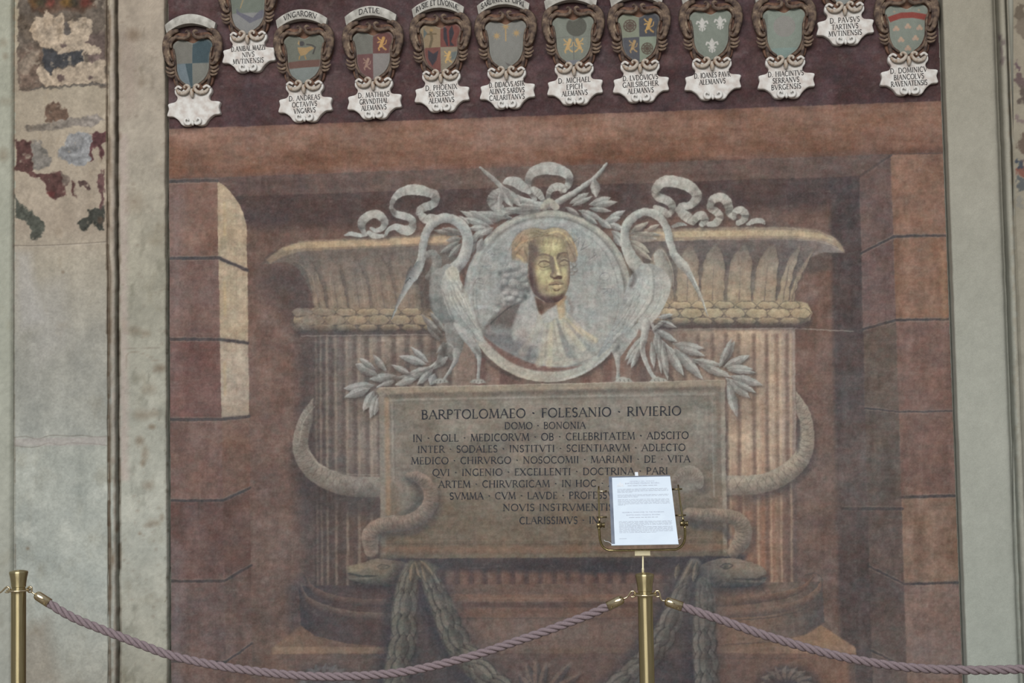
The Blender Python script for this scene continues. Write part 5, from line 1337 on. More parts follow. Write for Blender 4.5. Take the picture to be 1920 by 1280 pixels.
    fill([(118, 280), (130, 256), (160, 252), (158, 262), (130, 290)], (124, 126, 128), soft=6, a=.6)
    fill([(172, 250), (202, 246), (200, 262), (192, 270), (196, 290), (188, 300), (186, 284), (182, 270), (176, 280), (172, 300), (168, 305)], (92, 66, 68), soft=2, pid=1)
    fill([(46, 318), (62, 322), (80, 326), (96, 324), (112, 322), (124, 328), (130, 344), (122, 352), (124, 364), (112, 372), (98, 372), (90, 362), (88, 346), (76, 336), (58, 332)], WN, soft=2.5, pid=1)
    fill([(112, 324), (126, 326), (132, 342), (122, 350)], (128, 120, 112), soft=3, a=.8)
    fill(ell(97, 362, 8, 7, 10), (104, 58, 58), soft=5, a=.7)
    fill([(134, 338), (142, 346), (140, 360), (146, 370), (138, 366), (134, 352)], WN, soft=2, pid=1)
    fill([(148, 340), (158, 337), (166, 342), (168, 356), (160, 352), (150, 348)], (84, 70, 68), soft=2, pid=1)
    fill([(181, 334), (190, 318), (197, 316), (196, 350), (193, 376), (196, 398), (186, 396), (190, 370), (184, 350)], (100, 78, 78), soft=2, pid=1)
    fill([(28, 364), (34, 376), (46, 388), (58, 396), (62, 404), (76, 408), (84, 420), (82, 436), (74, 446), (62, 452), (57, 448), (60, 430), (50, 418), (40, 410), (28, 408)], (84, 88, 82), soft=2.5, pid=1)
    fill([(58, 432), (70, 436), (74, 446), (60, 452)], GR, soft=4, a=.7)
    fill([(146, 420), (150, 412), (164, 406), (168, 396), (178, 388), (190, 392), (197, 386), (196, 412), (194, 432), (186, 434), (180, 424), (174, 414), (166, 424), (158, 432), (152, 432)], GR, soft=2.5, pid=1)
    fill(ell(188, 414, 7, 7, 10), (96, 82, 72), soft=5, a=.7)
    r = np.random.default_rng(12)
    warp_sides(320, 2.4)
    inner = blur(np.repeat((PID == 1).astype(np.float32)[..., None], 3, 2), 1)
    CAN = CAN * (1 + inner * (fbm(7, 7, 330, 3) * .16 + fbm(3, 3, 331, 2) * .08)[..., None])
    wear = np.clip(fbm(8, 8, 332, 3) - .62, 0, 1)[..., None] * inner * 1.6
    CAN = lerp(CAN, col3((150, 142, 130)), np.clip(wear, 0, .8))
    # joints, cracks and stains
    line([(27, 460), (80, 460), (140, 457), (200, 453)], (104, 98, 90), .8, .6, 1.6)
    line([(27, 462), (80, 462), (140, 459), (200, 455)], (186, 182, 174), .9, .4, 1.6)
    for y0 in (820, 835):
        p = [(27, y0)] + [(27 + k * 21.5, y0 - (k * .35) + r.uniform(-4, 4)) for k in range(1, 8)] + [(202, y0 + r.uniform(-3, 3))]
        line(p, (112, 108, 102), .7, .6, 1.4)
    fill([(27, 822), (200, 818), (200, 834), (27, 836)], (172, 166, 166), soft=4, a=.5)
    line([(236, 652), (262, 654), (290, 652), (300, 653)], (120, 112, 104), .7, .6, 1.4)
    line([(236, 690), (238, 665), (250, 660), (266, 662), (280, 668), (286, 676), (300, 674)], (124, 112, 100), .7, .5, 1.4)
    for x, y, rx, ry, a in ((250, 65, 12, 10, .55), (252, 380, 16, 18, .25), (262, 1000, 3, 3, .6), (304, 970, 3, 6, .5), (285, 800, 6, 4, .7), (262, 826, 8, 8, .5), (266, 778, 14, 7, .5), (290, 775, 9, 6, .4), (300, 690, 10, 6, .6), (252, 620, 12, 7, .4), (274, 625, 8, 5, .4),
                            (272, 850, 4, 12, .55), (268, 868, 4, 6, .6), (280, 730, 12, 8, .3), (278, 910, 10, 8, .35), (6, 80, 8, 7, .3), (10, 105, 5, 6, .4), (6, 290, 10, 12, .4), (12, 190, 12, 5, .3), (265, 155, 4, 8, .35), (118, 510, 3, 3, .5), (52, 1028, 3, 3, .5), (288, 980, 10, 5, .45), (275, 985, 6, 3, .4)):
        fill(ell(x, y, rx, ry, 12), (112, 98, 82), soft=max(rx, ry) * 1.2, a=a)
    for k in range(170):
        x, y = r.uniform(228, 314), r.uniform(0, 1280)
        fill(ell(x, y, r.uniform(1, 4), r.uniform(1, 3), 8), (118, 106, 96), soft=3, a=r.uniform(.1, .4))
    for k in range(60):
        x, y = r.uniform(204, 226), r.uniform(0, 1280)
        fill(ell(x, y, r.uniform(2, 4), r.uniform(4, 14), 8), (104, 88, 74), soft=5, a=r.uniform(.1, .45))
    for y0, y1, a in ((500, 640, .7), (640, 700, .5), (760, 900, .6), (1030, 1120, .7), (1100, 1150, .5), (20, 120, .5), (260, 330, .5)):
        stroke([(207, y0), (206, y1)], 3.5, (96, 80, 64), soft=6, a=a * .7, smooth=0)
    for k in range(50):
        x, y = r.uniform(308, 316), r.uniform(400, 1200)
        fill(ell(x, y, r.uniform(.8, 2.5), r.uniform(1, 4), 8), (96, 92, 80), soft=2.5, a=r.uniform(.2, .6))
    def groove(x, w, c, a, sd):                               # streaks down the mouldings: grime in the hollows, paler on the bead
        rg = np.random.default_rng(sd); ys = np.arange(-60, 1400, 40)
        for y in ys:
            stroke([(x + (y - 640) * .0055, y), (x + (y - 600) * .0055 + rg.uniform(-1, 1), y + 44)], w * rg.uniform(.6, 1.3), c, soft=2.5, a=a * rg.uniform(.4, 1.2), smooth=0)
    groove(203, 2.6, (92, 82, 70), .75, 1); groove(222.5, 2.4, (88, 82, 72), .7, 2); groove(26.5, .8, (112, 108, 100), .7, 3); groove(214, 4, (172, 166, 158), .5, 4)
    fill([(30, 470), (56, 475), (70, 560), (84, 600), (40, 620), (30, 560)], (174, 176, 178), soft=20, a=.5)
    fill([(60, 540), (120, 520), (130, 640), (70, 690)], (170, 172, 172), soft=30, a=.35)
    fill([(34, 1180), (90, 1160), (110, 1280), (34, 1300)], (138, 128, 116), soft=30, a=.4)
    CAN = CAN * (1 + (fbm(5, 5, 310, 3) * .034 + fbm(2, 2, 311, 1) * .026)[..., None]) * np.interp(yy, [0, 760, 900, 1300], [.93, .92, .96, .95])[..., None].astype(np.float32) * col3((1.02, 1.0, .985))
    CAN = CAN - np.clip(fbm(40, 26, 345, 5) - .35, 0, 1)[..., None] * col3((14, 17, 20))


def paint_right():
    global CAN
    set_canvas(1750, -190, 2060, 1420, .6)
    yy, xx = np.meshgrid(GY, GX, indexing='ij')
    n = fbm(70, 50, 401, 4); n2 = fbm(14, 14, 402, 4)
    t = np.clip(yy / 1280, 0, 1)
    CAN[:] = ramp(t, [(0, (148, 146, 134)), (.25, (152, 152, 142)), (.5, (158, 162, 154)), (.75, (163, 169, 162)), (1, (163, 172, 166))]) + (n * 4 + n2 * 2.5)[..., None]
    d = xx - (1890 + (yy) * .018)
    m = np.clip(d / 3, 0, 1)[..., None]
    CAN[:] = lerp(CAN, ramp(t, [(0, (140, 134, 120)), (.4, (150, 148, 136)), (1, (160, 166, 160))]) + (n2 * 6)[..., None], m)
    r = np.random.default_rng(8)
    for x, y, rx, ry, c in ((1912, 24, 14, 14, (96, 88, 78)), (1918, 52, 12, 18, (112, 104, 94)), (1908, 122, 5, 7, (92, 76, 84)), (1912, 148, 10, 14, (92, 78, 80)), (1918, 180, 10, 22, (84, 76, 72)), (1910, 222, 8, 6, (120, 108, 108)), (1920, 272, 14, 22, (96, 84, 76)),
                            (1916, 318, 10, 12, (120, 78, 70)), (1912, 310, 6, 8, (62, 72, 84)), (1914, 345, 8, 14, (82, 88, 92)), (1912, 378, 8, 10, (132, 132, 126)), (1960, 80, 30, 40, (96, 88, 80)), (1970, 220, 30, 50, (88, 80, 78)), (1965, 350, 26, 30, (104, 84, 80))):
        fill(ell(x, y, rx, ry, 14), c, soft=4, pid=1, a=.85)
    stroke([(1876, 74), (1880, 100), (1880, 118)], 4, (104, 94, 94), soft=5, a=.8)
    warp_sides(420, 4.5)
    line([(1795, 980), (1850, 977), (1880, 978)], (182, 188, 182), .8, .5, 1.6)
    CAN = CAN * (1 + (fbm(4, 4, 410, 3) * .024)[..., None]) * col3((.97, .955, .945))


def sample(A, x, y):
    u = np.clip((np.asarray(x) - PX0) * PK, 0, PW - 1.01); v = np.clip((np.asarray(y) - PY0) * PK, 0, PH - 1.01)
    i = u.astype(int); j = v.astype(int); fx = (u - i)[..., None]; fy = (v - j)[..., None]
    return A[j, i] * (1 - fx) * (1 - fy) + A[j, i + 1] * fx * (1 - fy) + A[j + 1, i] * (1 - fx) * fy + A[j + 1, i + 1] * fx * fy

# ================================================================ THE SETTING
def box(name, lo_, hi_, mat, parent=None):
    x0, y0, z0 = lo_; x1, y1, z1 = hi_
    v = [(x0, y0, z0), (x1, y0, z0), (x1, y1, z0), (x0, y1, z0), (x0, y0, z1), (x1, y0, z1), (x1, y1, z1), (x0, y1, z1)]
    f = [(0, 3, 2, 1), (4, 5, 6, 7), (0, 1, 5, 4), (1, 2, 6, 5), (2, 3, 7, 6), (3, 0, 4, 7)]
    return mesh_obj(name, v, f, mat, parent)


tag(box('floor', (-8, -14, -.12), (8, .3, 0), M_FLOOR), kind='structure')
for x0_, x1_ in ((-7.4, -4.6), (-3.1, -2.1), (1.5, 2.6), (4.6, 7.4)):       # unseen arcade piers, added behind the camera as dark bands for the brass to mirror
    tag(box('unseen_pillar', (x0_, -12.6, 0), (x1_, -11.9, 4.6), M_PIER), kind='structure')
tag(box('wall_back', (-8, .03, 0), (8, .3, 5.2), M_WALL), kind='structure')


def profile_strip(name, prof, z0, z1, dz, mat, kind=True, jit=0.0, seed=0):
    """an upright moulding: prof = [(world x, y), ...] drawn up the wall in fine steps, coloured by the current canvas"""
    pts = []
    for (ax, ay), (bx, by) in zip(prof[:-1], prof[1:]):
        n = max(1, int(math.hypot(bx - ax, by - ay) / .007))
        for k in range(n):
            pts.append((ax + (bx - ax) * k / n, ay + (by - ay) * k / n))
    pts.append(prof[-1])
    pts = np.array(pts); nz = int((z1 - z0) / dz) + 1; zs = np.linspace(z0, z1, nz); m = len(pts)
    V = np.zeros((nz, m, 3)); V[:, :, 0] = pts[:, 0]; V[:, :, 1] = pts[:, 1]; V[:, :, 2] = zs[:, None]
    if jit:
        r = np.random.default_rng(seed)
        jy = np.interp(zs, np.linspace(z0, z1, 60), r.normal(0, jit, 60)); jx = np.interp(zs, np.linspace(z0, z1, 90), r.normal(0, jit, 90))
        V[:, 1:-1, 1] += jy[:, None]; V[:, 1:-1, 0] += jx[:, None]
    V = V.reshape(-1, 3)
    i = np.arange(nz - 1)[:, None] * m + np.arange(m - 1)[None, :]
    F = np.stack([i, i + 1, i + 1 + m, i + m], -1).reshape(-1, 4)
    px, py = pix(V)
    o = mesh_obj(name, V, F, mat, cols=lin(sample(CAN, px, py)))
    if kind:
        tag(o, kind='structure')
    return o


def wx(px, py=640, d=0.0):
    return float(at(px, py, d)[0])


ZT, ZB = 3.92, .02

# left: recessed panel, moulding, stone jamb
paint_left()


def canvas_panel(name, x0, x1, depth, mat, pids=None, parent=None, xlim=None):
    """flat painted surface on the plane y = -depth cut from the current canvas between photo columns x0..x1 (only cells of pids)"""
    i0, i1 = int((x0 - PX0) * PK), int((x1 - PX0) * PK); ids = np.arange(PH * PW).reshape(PH, PW)
    cell = np.zeros((PH - 1, PW - 1), bool); cell[:, max(i0, 0):min(i1, PW - 1)] = True
    if pids is not None:
        cell &= np.isin(PID[:-1, :-1], pids)
    if xlim is not None:                                      # upright edges cut true in the world, not along canvas columns
        jj, ii = np.nonzero(cell)
        wxx = at(GX[ii] + .5 / PK, GY[jj] + .5 / PK, depth)[:, 0]
        cell[jj, ii] = (wxx > xlim[0]) & (wxx < xlim[1])
    a = ids[:-1, :-1][cell]; b = ids[:-1, 1:][cell]; c = ids[1:, 1:][cell]; d = ids[1:, :-1][cell]
    F = np.stack([d, c, b, a], -1)
    u, inv = np.unique(F.ravel(), return_inverse=True)
    jj, ii = u // PW, u % PW
    P = at(GX[ii], GY[jj], depth)
    ok = P[:, 2] > .001
    if not ok.all():
        P[:, 2] = np.maximum(P[:, 2], .001)
    return mesh_obj(name, P, inv.reshape(F.shape), mat, parent, cols=lin(CAN[jj, ii]))


p_l = canvas_panel('wall_left', -105, 208, 0.0, M_PLASTER, [0]); tag(p_l, kind='structure')
rem = canvas_panel('fresco_remnant', -105, 208, 0.0, M_PLASTER, [1])
tag(rem, 'flaking patches of an old coat of arms painting on the left plaster panel', 'wall painting')
e = lambda px: wx(px, 640)
profile_strip('trim_1', [(e(-104), -.03), (e(23), -.03), (e(26.5), -.012), (e(27), .004)], ZB, ZT, .01, M_PLASTER)
bead = [(e(213) + .0135 * -math.cos(a), -.012 - .016 * math.sin(a)) for a in np.linspace(.15, math.pi - .15, 9)]
profile_strip('trim_2', [(e(199.5), .003), (e(201.5), -.010), (e(203), .014), (e(206), .030)] + bead + [(e(220), .030), (e(224.5), .028), (e(226), -.020), (e(229), -.026), (e(311), -.026), (e(313.5), -.022), (e(314.5), .028)],
              ZB, ZT, .008, M_PLASTER, jit=.0012, seed=3)

paint_right()
q_r = canvas_panel('wall_right', 1900, 2055, 0.0, M_PLASTER, [0]); tag(q_r, kind='structure')
rem2 = canvas_panel('fresco_remnant', 1900, 2055, 0.0, M_PLASTER, [1])
tag(rem2, 'purple and dark blue scraps of lost painting at the far right edge of the wall', 'wall painting')
bead = [(e(1899) + .013 * -math.cos(a), -.030 - .022 * math.sin(a)) for a in np.linspace(.1, math.pi - .1, 9)]
profile_strip('trim_3', [(e(1785.5), .028), (e(1785.5), -.052), (e(1787), -.058), (e(1870), -.058), (e(1877), -.054), (e(1883.5), -.030), (e(1888), .016), (e(1892), .022)] + bead + [(e(1905), .026), (e(1911), .026), (e(1913), -.004), (e(1916), .003)],
              ZB, ZT, .012, M_PLASTER, jit=.0006, seed=5)

# ================================================================ THE FRESCO
set_canvas(296, -190, 1822, 1420, 1.0)
paint_all()
o0 = at(1040, 780); fresco = empty('memorial_fresco', (o0[0], 0, 0), 'large faded wall fresco of a portrait medallion, two cranes and an inscribed tablet', 'mural')


def fpart(name, pids, parent=fresco, label=None):
    o = canvas_panel(name, 300, 1816, 0.0, M_FRESCO, pids, parent, (wx(318.5), wx(1781)))
    if label:
        o['label'] = label
    return o


fpart('crimson_field', [1], label='dark crimson ground behind the coats of arms')
fpart('lintel', [2], label='painted brown stone beam across the top')
fpart('niche', [3, 0], label='painted reddish niche wall with dark shade')
fpart('stone_pier', [4], label='painted brown quoin blocks with lit tan inner faces')
fpart('stone_pier', [5], label='painted brown quoin blocks with dark inner faces')
fpart('pedestal', [6], label='painted pedestal slab under the column')
fpart('column_shaft', [7], label='painted fluted column shaft')
for a_, b_, l_ in ((300, 1000, 'shaded left side of the painted capital of acanthus leaves'), (1000, 1816, 'lit right side of the painted capital of acanthus leaves')):
    o_ = canvas_panel('column_capital', a_, b_, 0.0, M_FRESCO, [8], fresco); o_['label'] = l_
fpart('column_base', [9], label='painted round column base')
med = fpart('medallion', [10], label='grey round painted medallion')
fpart('portrait_face', [11], med, 'golden face looking out of the medallion')
fpart('portrait_hair', [12], med, 'golden crown of hair with grey curls')
fpart('portrait_drapery', [13], med, 'pale pleated neckcloth and jacket')
fpart('crane', [14], label='grey painted crane on the medallion, bill pointing down left')
fpart('crane', [15], label='pale painted crane on the medallion, bill pointing down right')
for p_, l_ in ((16, 'curling grey ribbon over the left of the column'), (17, 'looped ribbon bow on top of the medallion'), (18, 'crumpled grey ribbon over the right of the column')):
    fpart('ribbon', [p_], label=l_)
for p_, l_ in ((19, 'laurel twigs crossed over the medallion'), (20, 'laurel spray at the tablet left corner'), (21, 'laurel spray at the tablet right corner')):
    fpart('laurel_branch', [p_], label=l_)
tablet = fpart('inscription_panel', [22], label='grey brown framed tablet with a Latin inscription')
fpart('serpent', [23], label='scaly serpent coiled round the column, head to the left')
fpart('serpent', [24], label='scaly serpent coiled round the column, head to the right')
fpart('garland', [25], label='dark leaf garland hanging under the left serpent')
fpart('garland', [26], label='dark leaf garland hanging under the right serpent')
fpart('shell_ornament', [27]); fpart('palmette', [28]); fpart('shell_ornament', [29])

LINES = [('BARPTOLOMAEO · FOLESANIO · RIVIERIO', 790, 1277, 785.5, 778, 16.5), ('DOMO · BONONIA', 946, 1098, 804, 803, 12.2),
         ('IN · COLL · MEDICORVM · OB · CELEBRITATEM · ADSCITO', 774, 1291, 828, 822, 13), ('INTER · SODALES · INSTITVTI · SCIENTIARVM · ADLECTO', 783, 1285, 848.5, 844.5, 12.5),
         ('MEDICO · CHIRVRGO · NOSOCOMII · MARIANI · DE · VITA', 771, 1294, 870, 866, 12.5), ('QVI · INGENIO · EXCELLENTI · DOCTRINA · PARI', 811, 1252, 892, 888.5, 12.5),
         ('ARTEM · CHIRVRGICAM · IN HOC · ARCHIGYM', 822, 1236, 914, 911, 12.5), ('SVMMA · CVM · LAVDE · PROFESSVS', 843, 1160, 936, 934, 12.5),
         ('NOVIS INSTRVMENTIS', 943, 1150, 957.5, 956.5, 12.5), ('CLARISSIMVS · IN', 974, 1122, 982, 981, 12.8)]


def letters(name, quads, to_world, mat, parent):
    q = np.array(quads, float)
    P = to_world(q[..., 0].ravel(), q[..., 1].ravel())
    P = P + np.repeat((np.arange(len(q)) % 5) * 6e-5, 4)[:, None] * np.array([0, -1.0, 0])   # crossing pen marks lie a hair apart
    # keep every pen mark facing the room
    F = np.arange(len(P)).reshape(-1, 4)
    a = q[:, 1] - q[:, 0]; b = q[:, 3] - q[:, 0]
    F = np.where(((a[:, 0] * b[:, 1] - a[:, 1] * b[:, 0]) < 0)[:, None], F[:, ::-1], F)
    return mesh_obj(name, P, F, mat, parent)


qs = []
for t_, xa, xb, ya, yb, h_ in LINES:
    for quad in text_ribbons(t_, xa, 0, h_, xb - xa, stem=.175):
        qs.append([(x, (ya + (yb - ya) * (x - xa) / (xb - xa)) - y) for x, y in quad])
letters('lettering', qs, lambda x, y: at(x, y, .0006), M_INK, tablet)


# ================================================================ COATS OF ARMS
S = .00236                                                    # metres per template unit


def loc(u, v, d, c):
    """template (u right, v down) at height d off the wall, c = world point of the template's origin"""
    u = np.asarray(u, float); v = np.asarray(v, float)
    return np.stack([c[0] + u * S, c[1] - np.broadcast_to(d, u.shape), c[2] - v * S], -1)


def relief(name, outline, d0, d1, bev, c, mat, parent, dome=0.0, rings=1):
    """a slab cut to an outline (template units), standing d0..d1 off the wall with a rounded front edge"""
    p = np.asarray(outline, float); n = len(p)
    if np.sum(p[:, 0] * np.roll(p[:, 1], -1) - np.roll(p[:, 0], -1) * p[:, 1]) < 0:
        p = p[::-1]
    t = np.roll(p, -1, 0) - np.roll(p, 1, 0); t /= np.hypot(*t.T)[:, None] + 1e-9
    nr = np.column_stack([t[:, 1], -t[:, 0]])                 # outward
    levels = [(0, d0), (0, d1 - bev), (.3, d1 - bev * .3), (1.0, d1)]
    V = np.concatenate([loc((p - nr * (k * bev / S))[:, 0], (p - nr * (k * bev / S))[:, 1], d, c) for k, d in levels])
    F = []
    for L in range(len(levels) - 1):
        for i in range(n):
            j = (i + 1) % n
            F.append((L * n + i, L * n + j, (L + 1) * n + j, (L + 1) * n + i))
    F.append([3 * n + i for i in range(n)])
    o = mesh_obj(name, V, [f[::-1] for f in F], mat, parent)
    return o


def tubes(name, paths, c, mat, parent, flat=1.0):
    """modelled rolls and scrolls: paths = [[(u, v, depth m, radius units), ...], ...], all one carved piece"""
    V, F = [], []
    K = 8
    for path in paths:
        q = smooth_path(np.asarray(path, float), False, 4); n = len(q)
        P = np.column_stack([q[:, 0] * S, -q[:, 2], -q[:, 1] * S]); R = q[:, 3] * S
        T = np.gradient(P, axis=0); T /= np.linalg.norm(T, axis=1)[:, None] + 1e-9
        N = np.cross(T, [0, 1, 0]); N /= np.linalg.norm(N, axis=1)[:, None] + 1e-9
        B = np.cross(N, T)
        base = len(V)
        for i in range(n):
            for k in range(K):
                a = 2 * math.pi * k / K
                V.append(np.asarray(c) + P[i] + (N[i] * math.cos(a) + B[i] * math.sin(a) * flat) * R[i])
        for i in range(n - 1):
            for k in range(K):
                F.append((base + i * K + k, base + i * K + (k + 1) % K, base + (i + 1) * K + (k + 1) % K, base + (i + 1) * K + k))
        F.append([base + k for k in range(K)][::-1]); F.append([base + (n - 1) * K + k for k in range(K)])
    return mesh_obj(name, V, F, mat, parent, smooth=True)


def mirror(path, cx=0.0):
    return [(2 * cx - p[0],) + tuple(p[1:]) for p in path]


SHIELD = smooth_path([(-38, -46), (-39, -38), (-34, -24), (-32, -8), (-31, 8), (-25, 24), (-14, 34), (-3, 40), (9, 33), (22, 23), (30, 8), (32, -8), (33, -24), (38, -37), (37, -47), (28, -53), (14, -52), (1, -46), (-13, -51), (-27, -53)], True, 8)
PLAQUE = smooth_path([(-35, 40), (-27, 36), (-16, 44), (0, 50), (16, 44), (26, 36), (35, 41), (36, 50), (31, 58), (35, 66), (52, 69), (50, 80), (52, 92), (40, 94), (30, 102), (22, 112), (10, 113), (0, 109), (-9, 113), (-21, 112), (-29, 102), (-39, 95), (-51, 93), (-48, 80), (-49, 70), (-35, 66), (-31, 58), (-36, 50)], True, 4)
FRAME = smooth_path([(-46, -62), (-30, -68), (0, -66), (30, -68), (46, -62), (53, -46), (54, -20), (47, -4), (40, 2), (41, 14), (38, 30), (30, 40), (14, 48), (0, 46), (-14, 48), (-30, 40), (-38, 30), (-41, 14), (-40, 2), (-47, -4), (-54, -20), (-53, -46)], True, 4)


def wheel(cx, cy, r, col):
    ops = [('ring', cx, cy, r, 2.0, col), ('ring', cx, cy, r * .22, 2.0, col)]
    for k in range(8):
        a = k * math.pi / 4
        ops.append(('line', [(cx, cy), (cx + r * math.cos(a), cy + r * math.sin(a))], 1.1, col))
    for k in range(8):
        a = k * math.pi / 4 + .4
        ops.append(('disc', cx + r * .62 * math.cos(a), cy + r * .62 * math.sin(a), r * .16, col))
    return ops


def lion(x, y, s, col):
    """small rampant beast: body, head, legs, tail"""
    f = lambda pts: [(x + a * s, y + b * s) for a, b in pts]
    return [('line', f([(-2, 5), (0, 0), (2, -5)]), 2.3 * s, col), ('disc', x + 2.6 * s, y - 7.5 * s, 2.6 * s, col), ('line', f([(1, -3), (-4, -6), (-6, -9)]), 1.0 * s, col), ('line', f([(1, -1), (-4, -2), (-6, -1)]), 1.0 * s, col),
            ('line', f([(-2, 5), (-5, 8), (-4, 11)]), 1.1 * s, col), ('line', f([(0, 4), (3, 8), (6, 10)]), 1.2 * s, col), ('line', f([(2, 3), (6, 1), (7, -4)]), .7 * s, col)]


def lily(x, y, s, col):
    f = lambda pts: [(x + a * s, y + b * s) for a, b in pts]
    return [('poly', f([(0, -10), (3, -5), (2, 1), (0, 4), (-2, 1), (-3, -5)]), col), ('line', f([(1, 2), (4, -3), (7, -4), (8, -1)]), 1.2 * s, col), ('line', f([(-1, 2), (-4, -3), (-7, -4), (-8, -1)]), 1.2 * s, col),
            ('line', f([(-5, 3), (5, 3)]), 1.0 * s, col), ('line', f([(0, 3), (0, 10)]), 1.3 * s, col), ('line', f([(1, 4), (4, 7), (3, 9)]), .9 * s, col), ('line', f([(-1, 4), (-4, 7), (-3, 9)]), .9 * s, col)]


def star(x, y, r, col, n=8):
    return [('poly', [(x + (r if k % 2 == 0 else r * .42) * math.sin(k * math.pi / n), y - (r if k % 2 == 0 else r * .42) * math.cos(k * math.pi / n)) for k in range(2 * n)], col)]


GOLD = (154, 130, 94); GRY = (112, 116, 108); BLU = (58, 66, 82)
QUAD = lambda a, b, c_, d_, x=0, y=-8: [('poly', [(-60, -70), (x, -70), (x, y), (-60, y)], a), ('poly', [(x, -70), (60, -70), (60, y), (x, y)], b), ('poly', [(-60, y), (x, y), (x, 60), (-60, 60)], c_), ('poly', [(x, y), (60, y), (60, 60), (x, 60)], d_)]
ARMS = [
    ((112, 118, 118), QUAD((106, 104, 98), (58, 72, 78), (62, 76, 82), (110, 110, 104), 0, -6) + [('poly', [(-60, 6), (-30, -6), (-14, -6), (-4, 40), (-60, 60)], (104, 114, 120))]),
    ((100, 106, 98), [('poly', [(-60, 0), (60, 0), (60, 60), (-60, 60)], (122, 122, 122)), ('poly', [(-22, -10), (-16, -2), (10, 10), (24, -4), (32, -6), (32, 8), (18, 14), (4, 20), (-12, 8), (-22, 0)], (92, 92, 102)), ('line', [(-14, -10), (-4, -40)], 1.0, (140, 122, 92))]),
    ((98, 100, 92), [('poly', [(-60, 0), (60, -6), (60, 8), (-60, 13)], (96, 72, 66)), ('poly', [(-60, 13), (60, 8), (60, 60), (-60, 60)], (114, 120, 118)), ('disc', -4, -36, 5, (64, 62, 64)), ('poly', [(-9, -44), (-12, -36), (-8, -33)], GOLD), ('poly', [(-12, -29), (4, -28), (14, -30), (20, -26), (10, -20), (4, -14), (-6, -12), (-10, -20)], (144, 120, 86)),
                     ('line', [(6, -34), (16, -32), (22, -28), (18, -16)], 1.4, (66, 64, 62)), ('line', [(-8, -12), (-9, -6)], 1, (142, 114, 72)), ('line', [(2, -12), (4, -6)], 1, (142, 114, 72))]),
    ((104, 102, 98), QUAD((100, 100, 94), (92, 62, 60), (96, 68, 68), (122, 118, 116), 0, -10) + lion(17, -30, 1.25, (168, 132, 84)) + lion(-12, 8, 1.05, (140, 116, 104))),
    ((110, 100, 88), QUAD((128, 113, 92), (102, 62, 58), (102, 66, 62), (124, 116, 102), 0, -8) + [('line', [(-18, -38), (-16, -24), (-20, -10)], 2.4, (92, 82, 66)), ('disc', -17, -42, 3, (140, 116, 80)), ('line', [(-28, -34), (-8, -34)], 1.5, (96, 84, 66)), ('poly', [(-32, -46), (-25, -36), (-32, -26)], (84, 92, 92)),
                     ('poly', [(6, -50), (16, -38), (22, -50), (26, -34), (20, -18), (26, -10), (12, -10), (6, -24)], (50, 50, 56)), ('line', [(14, -40), (16, -12)], 2, (104, 56, 54)), ('poly', [(-24, -4), (-14, 4), (-4, -2), (-8, 16), (-16, 26), (-24, 12)], (54, 54, 60))] + lion(14, 10, 1.05, (176, 146, 96)) + [('poly', [(20, 2), (32, 0), (28, 14), (20, 16)], (92, 100, 100))]),
    ((116, 116, 112), star(0, -42, 8, GOLD) + [('line', [(0, -36), (0, -14)], 1.2, GOLD)] + star(-17, -24, 8, GOLD) + star(20, -28, 8, GOLD) + [('poly', [(-2, 26), (6, 30), (16, 34), (4, 34), (0, 30)], (94, 90, 88))]),
    ((112, 116, 108), [('disc', 6, -33, 19, (78, 78, 72)), ('line', [(0, -14), (0, 34)], .9, (96, 96, 94)), ('poly', [(-30, -14), (30, -14), (30, -13), (-30, -13)], (100, 100, 96))] + lion(-10, 2, 1.25, (168, 140, 98)) + [(k[0],) + tuple([[(20 - a, b) for a, b in k[1]]] if k[0] == 'line' else [20 - k[1], k[2]]) + tuple(k[2:] if k[0] == 'line' else k[3:]) for k in lion(10, 2, 1.25, (168, 140, 98))] + [('poly', [(-24, 30), (24, 30), (10, 40), (-10, 40)], (110, 112, 118))]),
    ((112, 122, 112), QUAD((116, 120, 106), (66, 66, 72), (74, 74, 80), (122, 130, 116), 0, -8) + wheel(-17, -30, 11, (78, 66, 60)) + wheel(14, 14, 10, (80, 70, 62)) + lion(18, -30, 1.3, (164, 132, 84)) + lion(-12, 8, 1.1, (150, 126, 92))),
    ((112, 118, 110), lily(-16, -28, 1.25, (176, 174, 170)) + lily(17, -30, 1.25, (176, 174, 170)) + lily(1, 12, 1.3, (174, 172, 168))),
    ((118, 126, 118), [('poly', [(-60, 20), (60, 20), (60, 60), (-60, 60)], (116, 132, 128)), ('disc', 0, -20, 20, (124, 122, 118)), ('poly', [(-40, -46), (-30, -44), (-30, -10), (-36, -10)], (104, 110, 104))]),
    ((124, 128, 126), [('poly', [(-10, -40), (0, 10), (12, -40)], (84, 90, 104)), ('line', [(-20, 0), (20, -10)], 2, (142, 144, 142)), ('line', [(-14, 20), (20, 4)], 2, (104, 108, 112))]),
    ((116, 122, 114), [('poly', [(-34, -32), (-10, -39), (10, -39), (36, -34), (34, -23), (10, -28), (-10, -28), (-30, -22)], (122, 58, 52))] + [op for x, y in ((-20, -9), (1, -12), (22, -9), (-12, 12), (14, 10), (0, 28)) for op in (('disc', x - 3, y + 1, 3, (158, 136, 122)), ('disc', x + 3, y + 1, 3, (160, 136, 118)), ('disc', x, y - 3, 3, (162, 140, 122)))] + [('disc', -22, -41, 2, (146, 134, 116)), ('disc', 2, -46, 2, (146, 134, 116)), ('disc', 22, -42, 2, (146, 134, 116))]),
]


